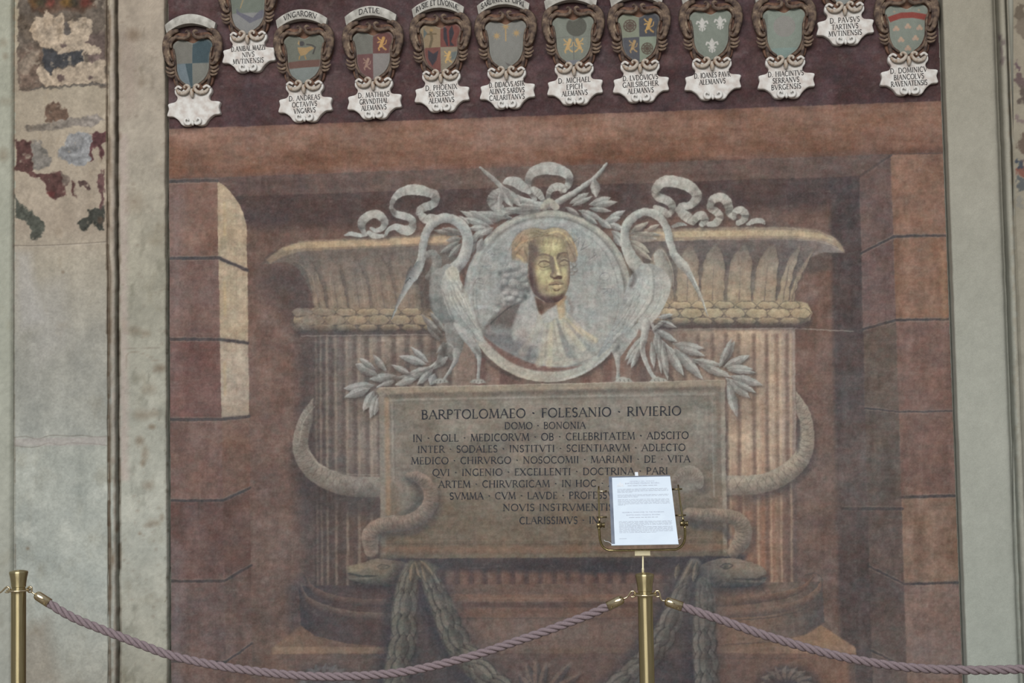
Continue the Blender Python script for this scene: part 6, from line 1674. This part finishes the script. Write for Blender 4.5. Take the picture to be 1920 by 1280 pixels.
def paint_ops(base, ops, U, V):
    c = np.broadcast_to(col3(base), U.shape + (3,)).copy()
    for op in ops:
        if op[0] == 'poly':
            m = np.clip(.5 - sdpoly(op[1], U, V) / 1.4, 0, 1); k = op[2]
        elif op[0] == 'disc':
            m = np.clip(.5 - (np.hypot(U - op[1], V - op[2]) - op[3]) / 1.4, 0, 1); k = op[4]
        elif op[0] == 'ring':
            m = np.clip(.5 - (np.abs(np.hypot(U - op[1], V - op[2]) - op[3]) - op[4] / 2) / 1.2, 0, 1); k = op[5]
        else:
            q = np.asarray(op[1], float); d = np.full(U.shape, 1e9)
            for (ax, ay), (bx, by) in zip(q[:-1], q[1:]):
                ex, ey = bx - ax, by - ay; t = np.clip(((U - ax) * ex + (V - ay) * ey) / max(ex * ex + ey * ey, 1e-9), 0, 1)
                d = np.minimum(d, np.hypot(U - ax - t * ex, V - ay - t * ey))
            m = np.clip(.5 - (d - op[2]) / 1.2, 0, 1); k = op[3]
        c += (col3(k) - c) * (m * .92)[..., None]
    return c


def shield_face(c, idx, parent):
    """domed shield painted with its charges"""
    N, RG = len(SHIELD), 44
    s = np.linspace(0, 1, RG + 1)[1:]
    U = SHIELD[None, :, 0] * s[:, None]; V = (SHIELD[None, :, 1] + 6) * s[:, None] - 6
    U = np.concatenate([[0], U.ravel()]); V = np.concatenate([[-6], V.ravel()]); ss = np.concatenate([[0], np.repeat(s, N)])
    d = .020 + .012 * np.sqrt(np.clip(1 - ss ** 2 * .96, 0, 1))
    P = loc(U, V, d, c)
    base, ops = ARMS[idx]
    cc = paint_ops(base, ops, U, V)
    r = np.random.default_rng(500 + idx)
    n = sum(np.sin(U * r.uniform(.1, .5) + V * r.uniform(-.5, .5) + r.uniform(0, 6)) for _ in range(6)) * .6 + r.normal(0, 2.2, len(U))
    cc = cc + n[:, None]
    cc = cc + (np.clip(ss - .9, 0, 1) * 10)[:, None] * (col3((150, 150, 142)) - cc) * .45
    F = [(0, 1 + (i + 1) % N, 1 + i, 1 + i) for i in range(N)]
    F = [(0, 1 + (i + 1) % N, 1 + i) for i in range(N)]
    for k in range(RG - 1):
        for i in range(N):
            a, b = 1 + k * N + i, 1 + k * N + (i + 1) % N
            F.append((a, b, b + N, a + N))
    # side wall back to the frame
    nb = len(P); rim = P[1 + (RG - 1) * N:]; back = rim.copy(); back[:, 1] = c[1] - .010
    P = np.concatenate([P, back]); cc = np.concatenate([cc, cc[1 + (RG - 1) * N:nb]])
    for i in range(N):
        a, b = 1 + (RG - 1) * N + i, 1 + (RG - 1) * N + (i + 1) % N
        F.append((a, b, nb + (i + 1) % N, nb + i))
    return mesh_obj('shield', P, F, M_SHIELD, parent, smooth=True, cols=lin(cc))


def name_scroll(c, text, parent, blank=False):
    """bowed name band over the shield, its ends rolled back"""
    n, k = 28, 7
    V = []
    for i in range(n + 1):
        t = i / n * 2 - 1
        u = -4 + t * 48; mid = -91 + 16 * t * t; hh = 9.0 * (1 - .10 * t * t)
        bul = .030 + .016 * (1 - t * t)
        for j in range(k + 1):
            w = j / k * 2 - 1
            V.append(loc(u + w * 1.5 * -t, mid + w * hh, bul + .004 * (1 - w * w), c))
    m = k + 1; F = []
    for i in range(n):
        for j in range(k):
            F.append((i * m + j, i * m + j + 1, (i + 1) * m + j + 1, (i + 1) * m + j))
    nb = len(V)
    V += [np.array([p[0], c[1] - .004, p[2]]) for p in V]
    edge = [(i * m, (i + 1) * m) for i in range(n)] + [((i + 1) * m + k, i * m + k) for i in range(n)] + [(j + 1, j) for j in range(k)] + [(n * m + j, n * m + j + 1) for j in range(k)]
    for a, b in edge:
        F.append((b, a, a + nb, b + nb))
    o = mesh_obj('name_scroll', V, F, M_RIBBON, parent, smooth=False)
    if text:
        h = 9.4; wtx = min(80, 8.0 * len(text)); qs_ = text_ribbons(text, -wtx / 2 - 5, 0, h, wtx, stem=.16)
        q = np.array(qs_); u = q[..., 0].ravel(); y = q[..., 1].ravel(); t = (u + 4) / 48
        v = -91 + 16 * t * t + 4.4 - y
        d = .030 + .016 * (1 - t * t) + .0042 + .0008
        P = loc(u, v, 0, c); P[:, 1] = c[1] - d
        letters('lettering', qs_, lambda a, b: P, M_INK2, o)
    return o


SCROLLS = []
side = [(28, -72, .020, 3.5), (40, -68, .028, 5.6), (49, -57, .030, 7.0), (52, -42, .030, 7.2), (51, -26, .030, 6.4), (47, -12, .030, 5.0), (41, -4, .034, 3.4), (36, -5, .036, 2.6), (37, -10, .038, 2.0)]
side2 = [(38, -58, .030, 2.2), (45, -48, .036, 2.6), (46, -34, .037, 2.6), (43, -20, .036, 2.4), (38, -12, .036, 2.0)]
curl = [(12, -66, .040, 2.0), (8, -68, .044, 2.6), (4, -64, .045, 3.0), (6, -57, .044, 3.4), (14, -54, .042, 3.6), (23, -55, .040, 3.8), (31, -57, .038, 3.8), (38, -52, .036, 3.6), (42, -44, .034, 3.0), (41, -37, .032, 2.2)]
inner = [(38, -36, .028, 1.8), (35, -22, .028, 2.0), (34, -6, .028, 2.0), (33, 8, .028, 2.0), (27, 24, .028, 2.2), (16, 34, .030, 2.2)]
ear1 = [(35, 2, .028, 2.8), (41, 5, .034, 3.0), (47, 3, .035, 2.4), (51, -1, .033, 1.2)]
ear2 = [(35, 9, .028, 2.8), (42, 12, .034, 2.8), (48, 10, .035, 2.2), (52, 6, .033, 1.2)]
ear3 = [(34, 16, .028, 2.6), (40, 18, .032, 2.6), (45, 17, .033, 2.0), (49, 14, .031, 1.1)]
lowb = [(33, 12, .024, 3), (32, 26, .026, 3.4), (28, 38, .028, 3.2), (20, 44, .030, 2.6)]
FRAME_TUBES = []
for p_ in (side, side2, curl, inner, ear1, ear2, ear3, lowb):
    FRAME_TUBES += [p_, mirror(p_)]
FRAME_TUBES += [[(-6, -101, .02, 2.4), (-4, -97, .03, 3.6), (-2, -101, .02, 2.4)], [(-12, -96, .02, 2.2), (-9, -98, .03, 3.0), (-6, -96, .02, 2)], [(4, -96, .02, 2.2), (1, -98, .03, 3.0), (-2, -96, .02, 2)]]
vol = [(31, 44, .030, 2.6), (26, 50, .036, 3.6), (17, 52, .040, 4.0), (9, 49, .042, 3.8), (5, 42, .043, 3.2), (9, 37, .044, 2.7), (14, 39, .045, 2.3), (13, 43, .046, 1.8)]
LOW_TUBES = [vol, mirror(vol), [(0, 44, .038, 2.4), (0, 49, .042, 3.8), (0, 55, .042, 4.2), (0, 60, .036, 2.2)]]
base_curl = [(4, 108, .024, 2.4), (8, 111, .027, 2.8), (14, 109, .029, 2.8), (15, 103, .030, 2.5), (10, 100, .031, 2.1), (8, 104, .031, 1.6)]
top_edge = [(34, 42, .022, 2.4), (28, 38, .026, 2.6), (21, 42, .028, 2.4)]
PLQ_TUBES = [[(p[0], p[1], p[2] + .006) + tuple(p[3:]) for p in q] for q in [base_curl, mirror(base_curl), top_edge, mirror(top_edge), [(0, 104, .024, 2), (0, 110, .026, 2.8), (0, 113, .020, 1.6)]]]

COATS = [  # photo x, y of the template's origin (shield centre), name band, plaque lines, label
    (365, 128, None, [], 'coat of arms with blue and grey quarters above a blank white plaque'),
    (468, 28, None, ['D.ANIBAL.MAZZI', 'NIVS', 'MVTINENSIS'], 'raised coat of arms with a dark bend, cropped above, second from the left'),
    (573, 120, 'VNGARORV', ['D. ANDREAS', 'OCTAVIVS', 'VNGARVS'], 'coat of arms with a golden figure over a wine red bar on a grey shield'),
    (702, 114, 'DATIÆ', ['D. MATHIAS', 'GRVNDTHAL', 'ALEMANVS'], 'coat of arms quartered grey and wine red with a gold lion at upper right'),
    (828, 100, 'RVSIE ET LIVONIÆ', ['D. PHOENIX', 'RVSERSIN', 'ALEMANVS'], 'coat of arms quartered tan and red with a black eagle'),
    (950, 94, 'SARDINIÆ ET CIPRI', ['D. DIDACVS.ASTR', 'ALINVS SARDVS', 'CALARITANVS'], 'coat of arms with three gold stars on a plain grey shield'),
    (1076, 86, 'DANIÆ', ['D. MICHAEL', 'EPICH', 'ALEMANVS'], 'coat of arms with a dark disc above two facing gold figures'),
    (1199, 81, None, ['D. LVDOVICVS', 'GAILSIRCHER', 'ALEMANVS'], 'coat of arms with two wheels and two lions in quarters'),
    (1333, 76, None, ['D. IOANES PAVR', 'ALEMANVS'], 'coat of arms with three white lilies on a grey green shield'),
    (1470, 73, None, ['D. HIACINTVS', 'SERRANVS', 'BVRGENSIS'], 'coat of arms with a bare faded grey green shield'),
    (1580, -27, None, ['D. PAVSVS', 'TARTINVS', 'MVTINENSIS'], 'raised coat of arms showing little but its white plaque, second from the right'),
    (1699, 66, None, ['D. DOMINICV', 'BIANCOLVS', 'RAVENATENSIS'], 'coat of arms with a red band over small gold trefoils beside the right pilaster'),
]
for k_, (cx_, cy_, band, rows, lab) in enumerate(COATS):
    c0 = at(cx_, cy_, 0.0); c0[1] = -.0015
    root = empty('coat_of_arms', tuple(c0), lab, 'coat of arms', 'coats of arms on the crimson band')
    fr = relief('strapwork_frame', FRAME, .0, .018, .006, c0, M_PLATE, root)
    tubes('scrollwork', FRAME_TUBES, c0, M_FRAME, fr)
    shield_face(c0, k_, root)
    for q_ in LOW_TUBES[:2]:
        tubes('volute', [q_], c0, M_SCROLL, root)
    tubes('pendant', LOW_TUBES[2:], c0, M_SCROLL, root)
    pl = relief('name_plaque', PLAQUE, .0, .026, .006, c0, M_PLAQUE, root)
    for q_ in PLQ_TUBES:
        tubes('plaque_curl', [q_], c0, M_PLAQUE, pl)
    rq = []
    for i_, t_ in enumerate(rows):
        w_ = min(66, 6.0 * len(t_) * (1 if len(t_) < 12 else .9))
        vb = 73 + 12.2 * i_
        rq += [[(x, vb - y) for x, y in qd] for qd in text_ribbons(t_, -w_ / 2, 0, 9.2, w_, stem=.16, slope=0, rise=1.5)]
    if rq:
        letters('lettering', rq, lambda u, v, c0=c0: loc(u, v, .0267, c0), M_INK2, pl)
    name_scroll(c0, band, root)


# ================================================================ ROPE BARRIER
POST_D = 1.37                                                 # the barrier stands 1.37 m off the wall


def lathe(name, prof, cx, cy, mat, parent, n=40):
    """turned piece: prof = [(radius, z), ...]"""
    V, F = [], []
    for r, z in prof:
        for k in range(n):
            a = 2 * math.pi * k / n
            V.append((cx + r * math.cos(a), cy + r * math.sin(a), z))
    for i in range(len(prof) - 1):
        for k in range(n):
            F.append((i * n + k, i * n + (k + 1) % n, (i + 1) * n + (k + 1) % n, (i + 1) * n + k))
    F.append([k for k in range(n)][::-1]); F.append([(len(prof) - 1) * n + k for k in range(n)])
    o = mesh_obj(name, V, F, mat, parent)
    for p in o.data.polygons:
        p.use_smooth = len(p.vertices) == 4
    try:
        o.data.set_sharp_from_angle(angle=math.radians(35))
    except Exception:
        pass
    return o


def sweep(name, paths, mat, parent, K=10, steps=5, smooth=True):
    """tubes through world points: paths = [[(x, y, z, r), ...], ...]"""
    V, F = [], []
    for path in paths:
        q = np.asarray(path, float)
        q = smooth_path(q, False, steps) if steps > 1 and len(q) > 2 else q
        P, R = q[:, :3], q[:, 3]; n = len(q)
        T = np.gradient(P, axis=0); T /= np.linalg.norm(T, axis=1)[:, None] + 1e-9
        ref = np.array([0, 1.0, 0]) if abs(T[0][1]) < .9 else np.array([1.0, 0, 0])
        N = np.cross(T[0], ref); N /= np.linalg.norm(N)
        b = len(V)
        for i in range(n):
            N = N - T[i] * (N @ T[i]); N /= np.linalg.norm(N) + 1e-9
            B = np.cross(T[i], N)
            for k in range(K):
                a = 2 * math.pi * k / K
                V.append(P[i] + (N * math.cos(a) + B * math.sin(a)) * R[i])
        for i in range(n - 1):
            for k in range(K):
                F.append((b + i * K + k, b + i * K + (k + 1) % K, b + (i + 1) * K + (k + 1) % K, b + (i + 1) * K + k))
        F.append([b + k for k in range(K)][::-1]); F.append([b + (n - 1) * K + k for k in range(K)])
    o = mesh_obj(name, V, F, mat, parent)
    for p in o.data.polygons:
        p.use_smooth = len(p.vertices) == 4
    return o


def ring_path(cx, cy, z, R, r, n=28):
    return [(cx + R * math.cos(2 * math.pi * k / n), cy + R * math.sin(2 * math.pi * k / n), z, r) for k in range(n + 1)]


U1 = float(np.linalg.norm(at(1209, 1100, POST_D) - at(1208, 1100, POST_D)))      # metres per photo pixel at the barrier


def stanchion(px, ytop, yring, label, group=None):
    top = at(px, ytop, POST_D); zt = top[2]; zr = float(at(px, yring, POST_D)[2]); x, y = top[0], top[1]
    root = empty('rope_stanchion', (x, y, 0), label, 'stanchion', group)
    r = 14.2 * U1
    lathe('base', [(.16, 0), (.16, .012), (.155, .02), (.10, .032), (.045, .045), (r + .004, .06)], x, y, M_BRASS, root)
    lathe('tube', [(r, .045), (r, zr + .001)], x, y, M_BRASS, root)
    lathe('cap', [(r * .96, zr), (r * .96, zr + 2 * U1), (r * .90, zr + 3 * U1), (r * .90, zr + 6 * U1), (r * .99, zr + 7 * U1), (r * 1.0, zr + 12 * U1), (r * 1.12, zr + 24 * U1), (r * 1.27, zt - 5.5 * U1), (r * 1.26, zt - 4 * U1), (r * 1.18, zt - 2.4 * U1), (r * .8, zt - .9 * U1), (r * .3, zt - .1 * U1), (.001, zt)], x, y, M_BRASS, root)
    sweep('hook_ring', [ring_path(x, y, zr, r * 1.50, 2.0 * U1)] + [[(x + math.cos(a) * r * .9, y + math.sin(a) * r * .9, zr, 1.6 * U1), (x + math.cos(a) * r * 1.5, y + math.sin(a) * r * 1.5, zr, 1.6 * U1)] for a in (.8, 2.4, 3.9, 5.5)], M_NICKEL, root, K=10, steps=1)
    return root, np.array([x, y, zr]), r


post_l, ring_l, r_p = stanchion(35, 1068, 1106, 'brass stanchion standing alone at the left edge', 'brass stanchions of the rope barrier')
post_m, ring_m, r_p = stanchion(1208.5, 1073, 1114, 'brass stanchion carrying the sheet holder before the fresco', 'brass stanchions of the rope barrier')


def rope(pts, label, ends, group='mauve twisted barrier ropes'):
    """three laid strands along photo points of the barrier's plane, a brass ferrule, pin and hook at each end"""
    q = smooth_path(np.asarray(pts, float), False, 14)
    P = at(q[:, 0], q[:, 1], POST_D)
    L = np.concatenate([[0], np.cumsum(np.linalg.norm(np.diff(P, axis=0), axis=1))])
    n = int(L[-1] / .0035); s = np.linspace(0, L[-1], n)
    P = np.stack([np.interp(s, L, P[:, k]) for k in range(3)], -1)
    T = np.gradient(P, axis=0); T /= np.linalg.norm(T, axis=1)[:, None]
    Y = np.array([0, 1.0, 0]); N = np.cross(T, Y); N /= np.linalg.norm(N, axis=1)[:, None]
    root = empty('barrier_rope', tuple(P[n // 2]), label, 'rope', group)
    pitch = .094; rs = 4.1 * U1; off = 4.6 * U1
    for k in range(3):
        a = -2 * math.pi * s / pitch + k * 2 * math.pi / 3
        Q = P + (N * np.cos(a)[:, None] + Y * np.sin(a)[:, None]) * off
        V = []; K = 9
        TQ = np.gradient(Q, axis=0); TQ /= np.linalg.norm(TQ, axis=1)[:, None]
        NQ = np.cross(TQ, Y); NQ /= np.linalg.norm(NQ, axis=1)[:, None]; BQ = np.cross(NQ, TQ)
        ang = np.arange(K) * 2 * math.pi / K
        V = (Q[:, None] + (NQ[:, None] * np.cos(ang)[None, :, None] + BQ[:, None] * np.sin(ang)[None, :, None]) * rs).reshape(-1, 3)
        i = np.arange(n - 1)[:, None] * K; kk = np.arange(K)[None, :]; k2 = (kk + 1) % K
        F = np.stack([i + kk, i + k2, i + K + k2, i + K + kk], -1).reshape(-1, 4)
        mesh_obj('strand', V, F, M_ROPE, root, smooth=True)
    for end, (ring, hx) in zip((0, -1), ends):
        if ring is None:
            continue
        p = P[end]; t = T[end] * (-1 if end == 0 else 1); w = 9.2 * U1; ln = 30 * U1
        a0 = p - t * 3 * U1; a1 = p + t * ln
        fer = sweep('ferrule', [[(*a0, w), (*(p + t * (ln - 6 * U1)), w), (*(p + t * (ln - 2 * U1)), w * .82), (*a1, w * .55)]], M_NICKEL, root, K=24, steps=1)
        sweep('screw', [[(*(p + t * 5 * U1 + np.array([0, -w * .9, -w * .45])), 1.6 * U1), (*(p + t * 5 * U1 + np.array([0, -w * 1.02, -w * .5])), 1.4 * U1)]], M_BRASS, fer, K=10, steps=1)
        g = ring + np.array([hx * r_p * 1.5, 0, 0])
        up = np.array([0, 0, 1.0])
        b1 = a1 + t * 8 * U1
        sweep('snap_hook', [[(*a1, 1.8 * U1), (*b1, 1.7 * U1), (*(g + up * 5 * U1 + np.array([hx * 5 * U1, 0, 0])), 1.9 * U1), (*(g + up * 6 * U1), 1.9 * U1), (*(g + np.array([-hx * 3 * U1, 0, 2 * U1])), 1.6 * U1), (*(g + np.array([-hx * 1.0 * U1, 0, -4 * U1])), 1.4 * U1), (*(g + np.array([hx * 6 * U1, 0, -4 * U1])), 1.4 * U1)]], M_NICKEL, root, K=8, steps=5)
    return root


rope([(90, 1129), (118, 1147), (150, 1163), (208, 1186), (262, 1207), (320, 1228), (400, 1246), (480, 1258), (560, 1266), (630, 1268), (700, 1265), (760, 1258.5), (830, 1244), (900, 1225), (959, 1205), (1020, 1184), (1071, 1165), (1110, 1150), (1142, 1135)],
     'thick mauve twisted rope hanging between the two brass stanchions', ((ring_l, 1), (ring_m, -1)))
rope([(1276, 1136), (1320, 1151), (1361, 1165), (1403, 1180), (1445, 1194), (1516, 1215), (1570, 1229), (1619, 1239), (1670, 1247), (1717, 1252), (1775, 1255), (1830, 1256), (1885, 1255), (1943, 1252), (2041, 1239), (2144, 1215), (2215, 1194), (2299, 1165), (2384, 1136)],
     'thick mauve twisted rope running from the sheet stand off to the right', ((ring_m, 1), (None, 0)))
hk = ring_l + np.array([-r_p * 1.5, 0, 0]); h2 = at(-30, 1130, POST_D)
rope([(-330, 1240), (-220, 1205), (-120, 1165), (-30, 1124)], 'end of a mauve rope hooked on the left stanchion, running off the left edge', ((None, 0), (ring_l, -1)))

# ---- sheet holder on the middle stanchion
hp = lambda x, y, d=0.0: at(x, y, POST_D + d)
TILT = lambda y: (y - 975) * .0016                            # the holder leans back with the sheet


def hpt(x, y, r):
    p = hp(x, y, np.clip(TILT(y), -.11, .0)); return (*p, r * U1)


rodx = 1205.5
sweep('rod', [[hpt(rodx, 1076, 2.0), hpt(rodx, 1066, 2.4), hpt(rodx, 1064, 1.7), hpt(rodx, 1036, 1.7)]], M_IVORY, post_m, steps=1)
b0 = hp(1190.5, 1041); b1 = hp(1219, 1032)
box('bracket', (b0[0], b0[1] - .007, b0[2]), (b1[0], b0[1] + .007, b1[2]), M_IVORY, post_m)
frm = sweep('holder_frame', [[hpt(1123, 988, 2.6), hpt(1124, 1000, 2.5), hpt(1125.5, 1013, 2.3), hpt(1130, 1024, 2.2), hpt(1138, 1030, 2.2), hpt(1150, 1031.5, 2.2), hpt(1200, 1031, 2.2), hpt(1255, 1030, 2.2), hpt(1269, 1029, 2.2), hpt(1279, 1022, 2.3), hpt(1283.5, 1012, 2.4), hpt(1284.5, 1000, 2.5), hpt(1284, 986, 2.6)]], M_HOLDER, post_m, K=12)
for xs_, pins, kx, ky in (((1122.5, 1123, 1124), (921, 969.5), 1126, 984), ((1271.5, 1276, 1281), (917, 966), 1282, 981)):
    y0_ = 912 if kx < 1200 else 909
    sweep('arm', [[hpt(xs_[0], y0_, 1.6), hpt(xs_[1], 945, 1.7), hpt(xs_[2], ky - 6, 1.8)]], M_HOLDER, post_m, K=10, steps=4)
    for j_, py_ in enumerate(pins):
        xa, xb = ((1119, 1138) if kx < 1200 else ((1259.5, 1279) if j_ == 0 else (1266, 1286)))
        sweep('pin', [[hpt(xa, py_, 1.6), hpt(xb, py_ - .5, 1.6)]], M_NICKEL if (kx < 1200 and j_ == 0) else M_DARKBRASS, post_m, K=10, steps=1)
    kn = sweep('clamp_knob', [[hpt(kx - 7, ky, 4.4), hpt(kx - 5.5, ky, 5.2), hpt(kx + 2, ky, 5.2), hpt(kx + 2.2, ky, 4), hpt(kx + 5, ky, 4), hpt(kx + 5.2, ky, 5), hpt(kx + 8, ky, 5)]], M_DARKBRASS, post_m, K=16, steps=1)

# ---- the information sheet in its clear sleeve
qa, qb, qc, qd = hp(1147.5, 895.5, -.105), hp(1256.5, 893, -.105), hp(1272, 1018, .062), hp(1153, 1020, .062)
sheet = empty('information_sheet', tuple((qd + qc) / 2), 'white printed information sheet in a clear sleeve, leaning on the brass holder', 'sign')
sn = np.cross(qb - qa, qd - qa); sn /= np.linalg.norm(sn)
if sn[1] > 0:
    sn = -sn


def on_sheet(u, v, h=0.0):
    u = np.asarray(u, float)[..., None]; v = np.asarray(v, float)[..., None]
    return (qa * (1 - u) + qb * u) * (1 - v) + (qd * (1 - u) + qc * u) * v + sn * h


def slab(name, u0, v0, u1, v1, h0, h1, mat, parent):
    c = [(u0, v0), (u1, v0), (u1, v1), (u0, v1)]
    V = [on_sheet(u, v, h) for h in (h0, h1) for u, v in c]
    return mesh_obj(name, V, [(0, 1, 2, 3), (7, 6, 5, 4), (0, 4, 5, 1), (1, 5, 6, 2), (2, 6, 7, 3), (3, 7, 4, 0)], mat, parent)


paper = slab('paper', 0, 0, 1, 1, 0, .0008, M_PAPER, sheet)
slv = slab('sleeve', -.055, -.022, 1.0, 1.01, -.0014, -.0002, M_SLEEVE, sheet)
slab('sleeve_lip', -.055, 1.0, 1.002, 1.018, -.001, .0016, M_PAPER, slv)
slab('hanging_tab', .40, -.085, .455, -.015, -.004, -.0015, M_CREST, sheet)
backer = slab('backboard', .02, .02, .98, .97, -.010, -.002, M_DARKBRASS, sheet)
sweep('wire', [[(*on_sheet(-.05, 1.0, .002), .0007), (*on_sheet(-.10, .97, .003), .0007), (*on_sheet(-.15, .955, .001), .0007), (*on_sheet(-.17, .93, -.002), .0007)]], M_CREST, sheet, K=6)
sweep('wire', [[(*on_sheet(1.0, .95, .002), .0007), (*on_sheet(1.03, .945, .003), .0007), (*on_sheet(1.05, .92, -.002), .0007)]], M_CREST, sheet, K=6)
pq = []
ASP = 1.41


def print_line(t, u0, u1, v, h, out, stem=.13):
    for qd_ in text_ribbons(t, 0, 0, h, (u1 - u0) * 1.0, stem=stem, serif=False):
        out.append([(u0 + x, v - y) for x, y in qd_])


hq = []
print_line('MEMORIA DEL MEDICO', .30, .72, .075, .017, hq); print_line('BARTOLOMEO FOLESANI RIVIERA', .22, .80, .105, .018, hq, .17)
print_line('MEMORIAL DEDICATED TO THE PHYSICIAN', .14, .83, .545, .016, hq, .17); print_line('BARTOLOMEO FOLESANI RIVIERA', .21, .76, .585, .016, hq, .17)
letters('heading', hq, lambda u, v: on_sheet(u, v, .0011), M_PRINT2, paper)
rr = np.random.default_rng(4)
for v0, nl, last in ((.185, 4, .25), (.275, 3, .35), (.345, 6, .12), (.675, 5, .4), (.755, 6, .6)):
    for k in range(nl):
        v = v0 + k * .0165; u = .08
        end = .94 if k < nl - 1 else .08 + last
        while u < end - .01:                                  # body copy too small to read: worn strokes the length of words
            l = min(rr.uniform(.02, .085), end - u)
            pq.append([(u, v), (u, v - .0058), (u + l, v - .0058), (u + l, v)])
            u += l + .012
for v0, a_, b_ in ((.135, .26, .76), (.617, .25, .72)):
    u = a_
    while u < b_ - .01:
        l = min(rr.uniform(.03, .10), b_ - u)
        pq.append([(u, v0), (u, v0 - .008), (u + l, v0 - .008), (u + l, v0)]); u += l + .014
pq.append([(.07, .925), (.07, .920), (.19, .920), (.19, .925)])
for half in (0, 1):
    letters('body_text', [q_ for q_ in pq if (q_[0][1] > .5) == bool(half)], lambda u, v: on_sheet(u, v, .0011), M_PRINT, paper)
cq = [[(.075, .145), (.075, .135), (.195, .135), (.195, .145)], [(.085, .132), (.085, .10), (.11, .10), (.11, .132)], [(.118, .132), (.118, .085), (.15, .085), (.15, .132)], [(.158, .132), (.158, .10), (.185, .10), (.185, .132)], [(.127, .085), (.134, .065), (.136, .065), (.143, .085)]]
letters('crest', cq, lambda u, v: on_sheet(u, v, .0011), M_CREST, paper)
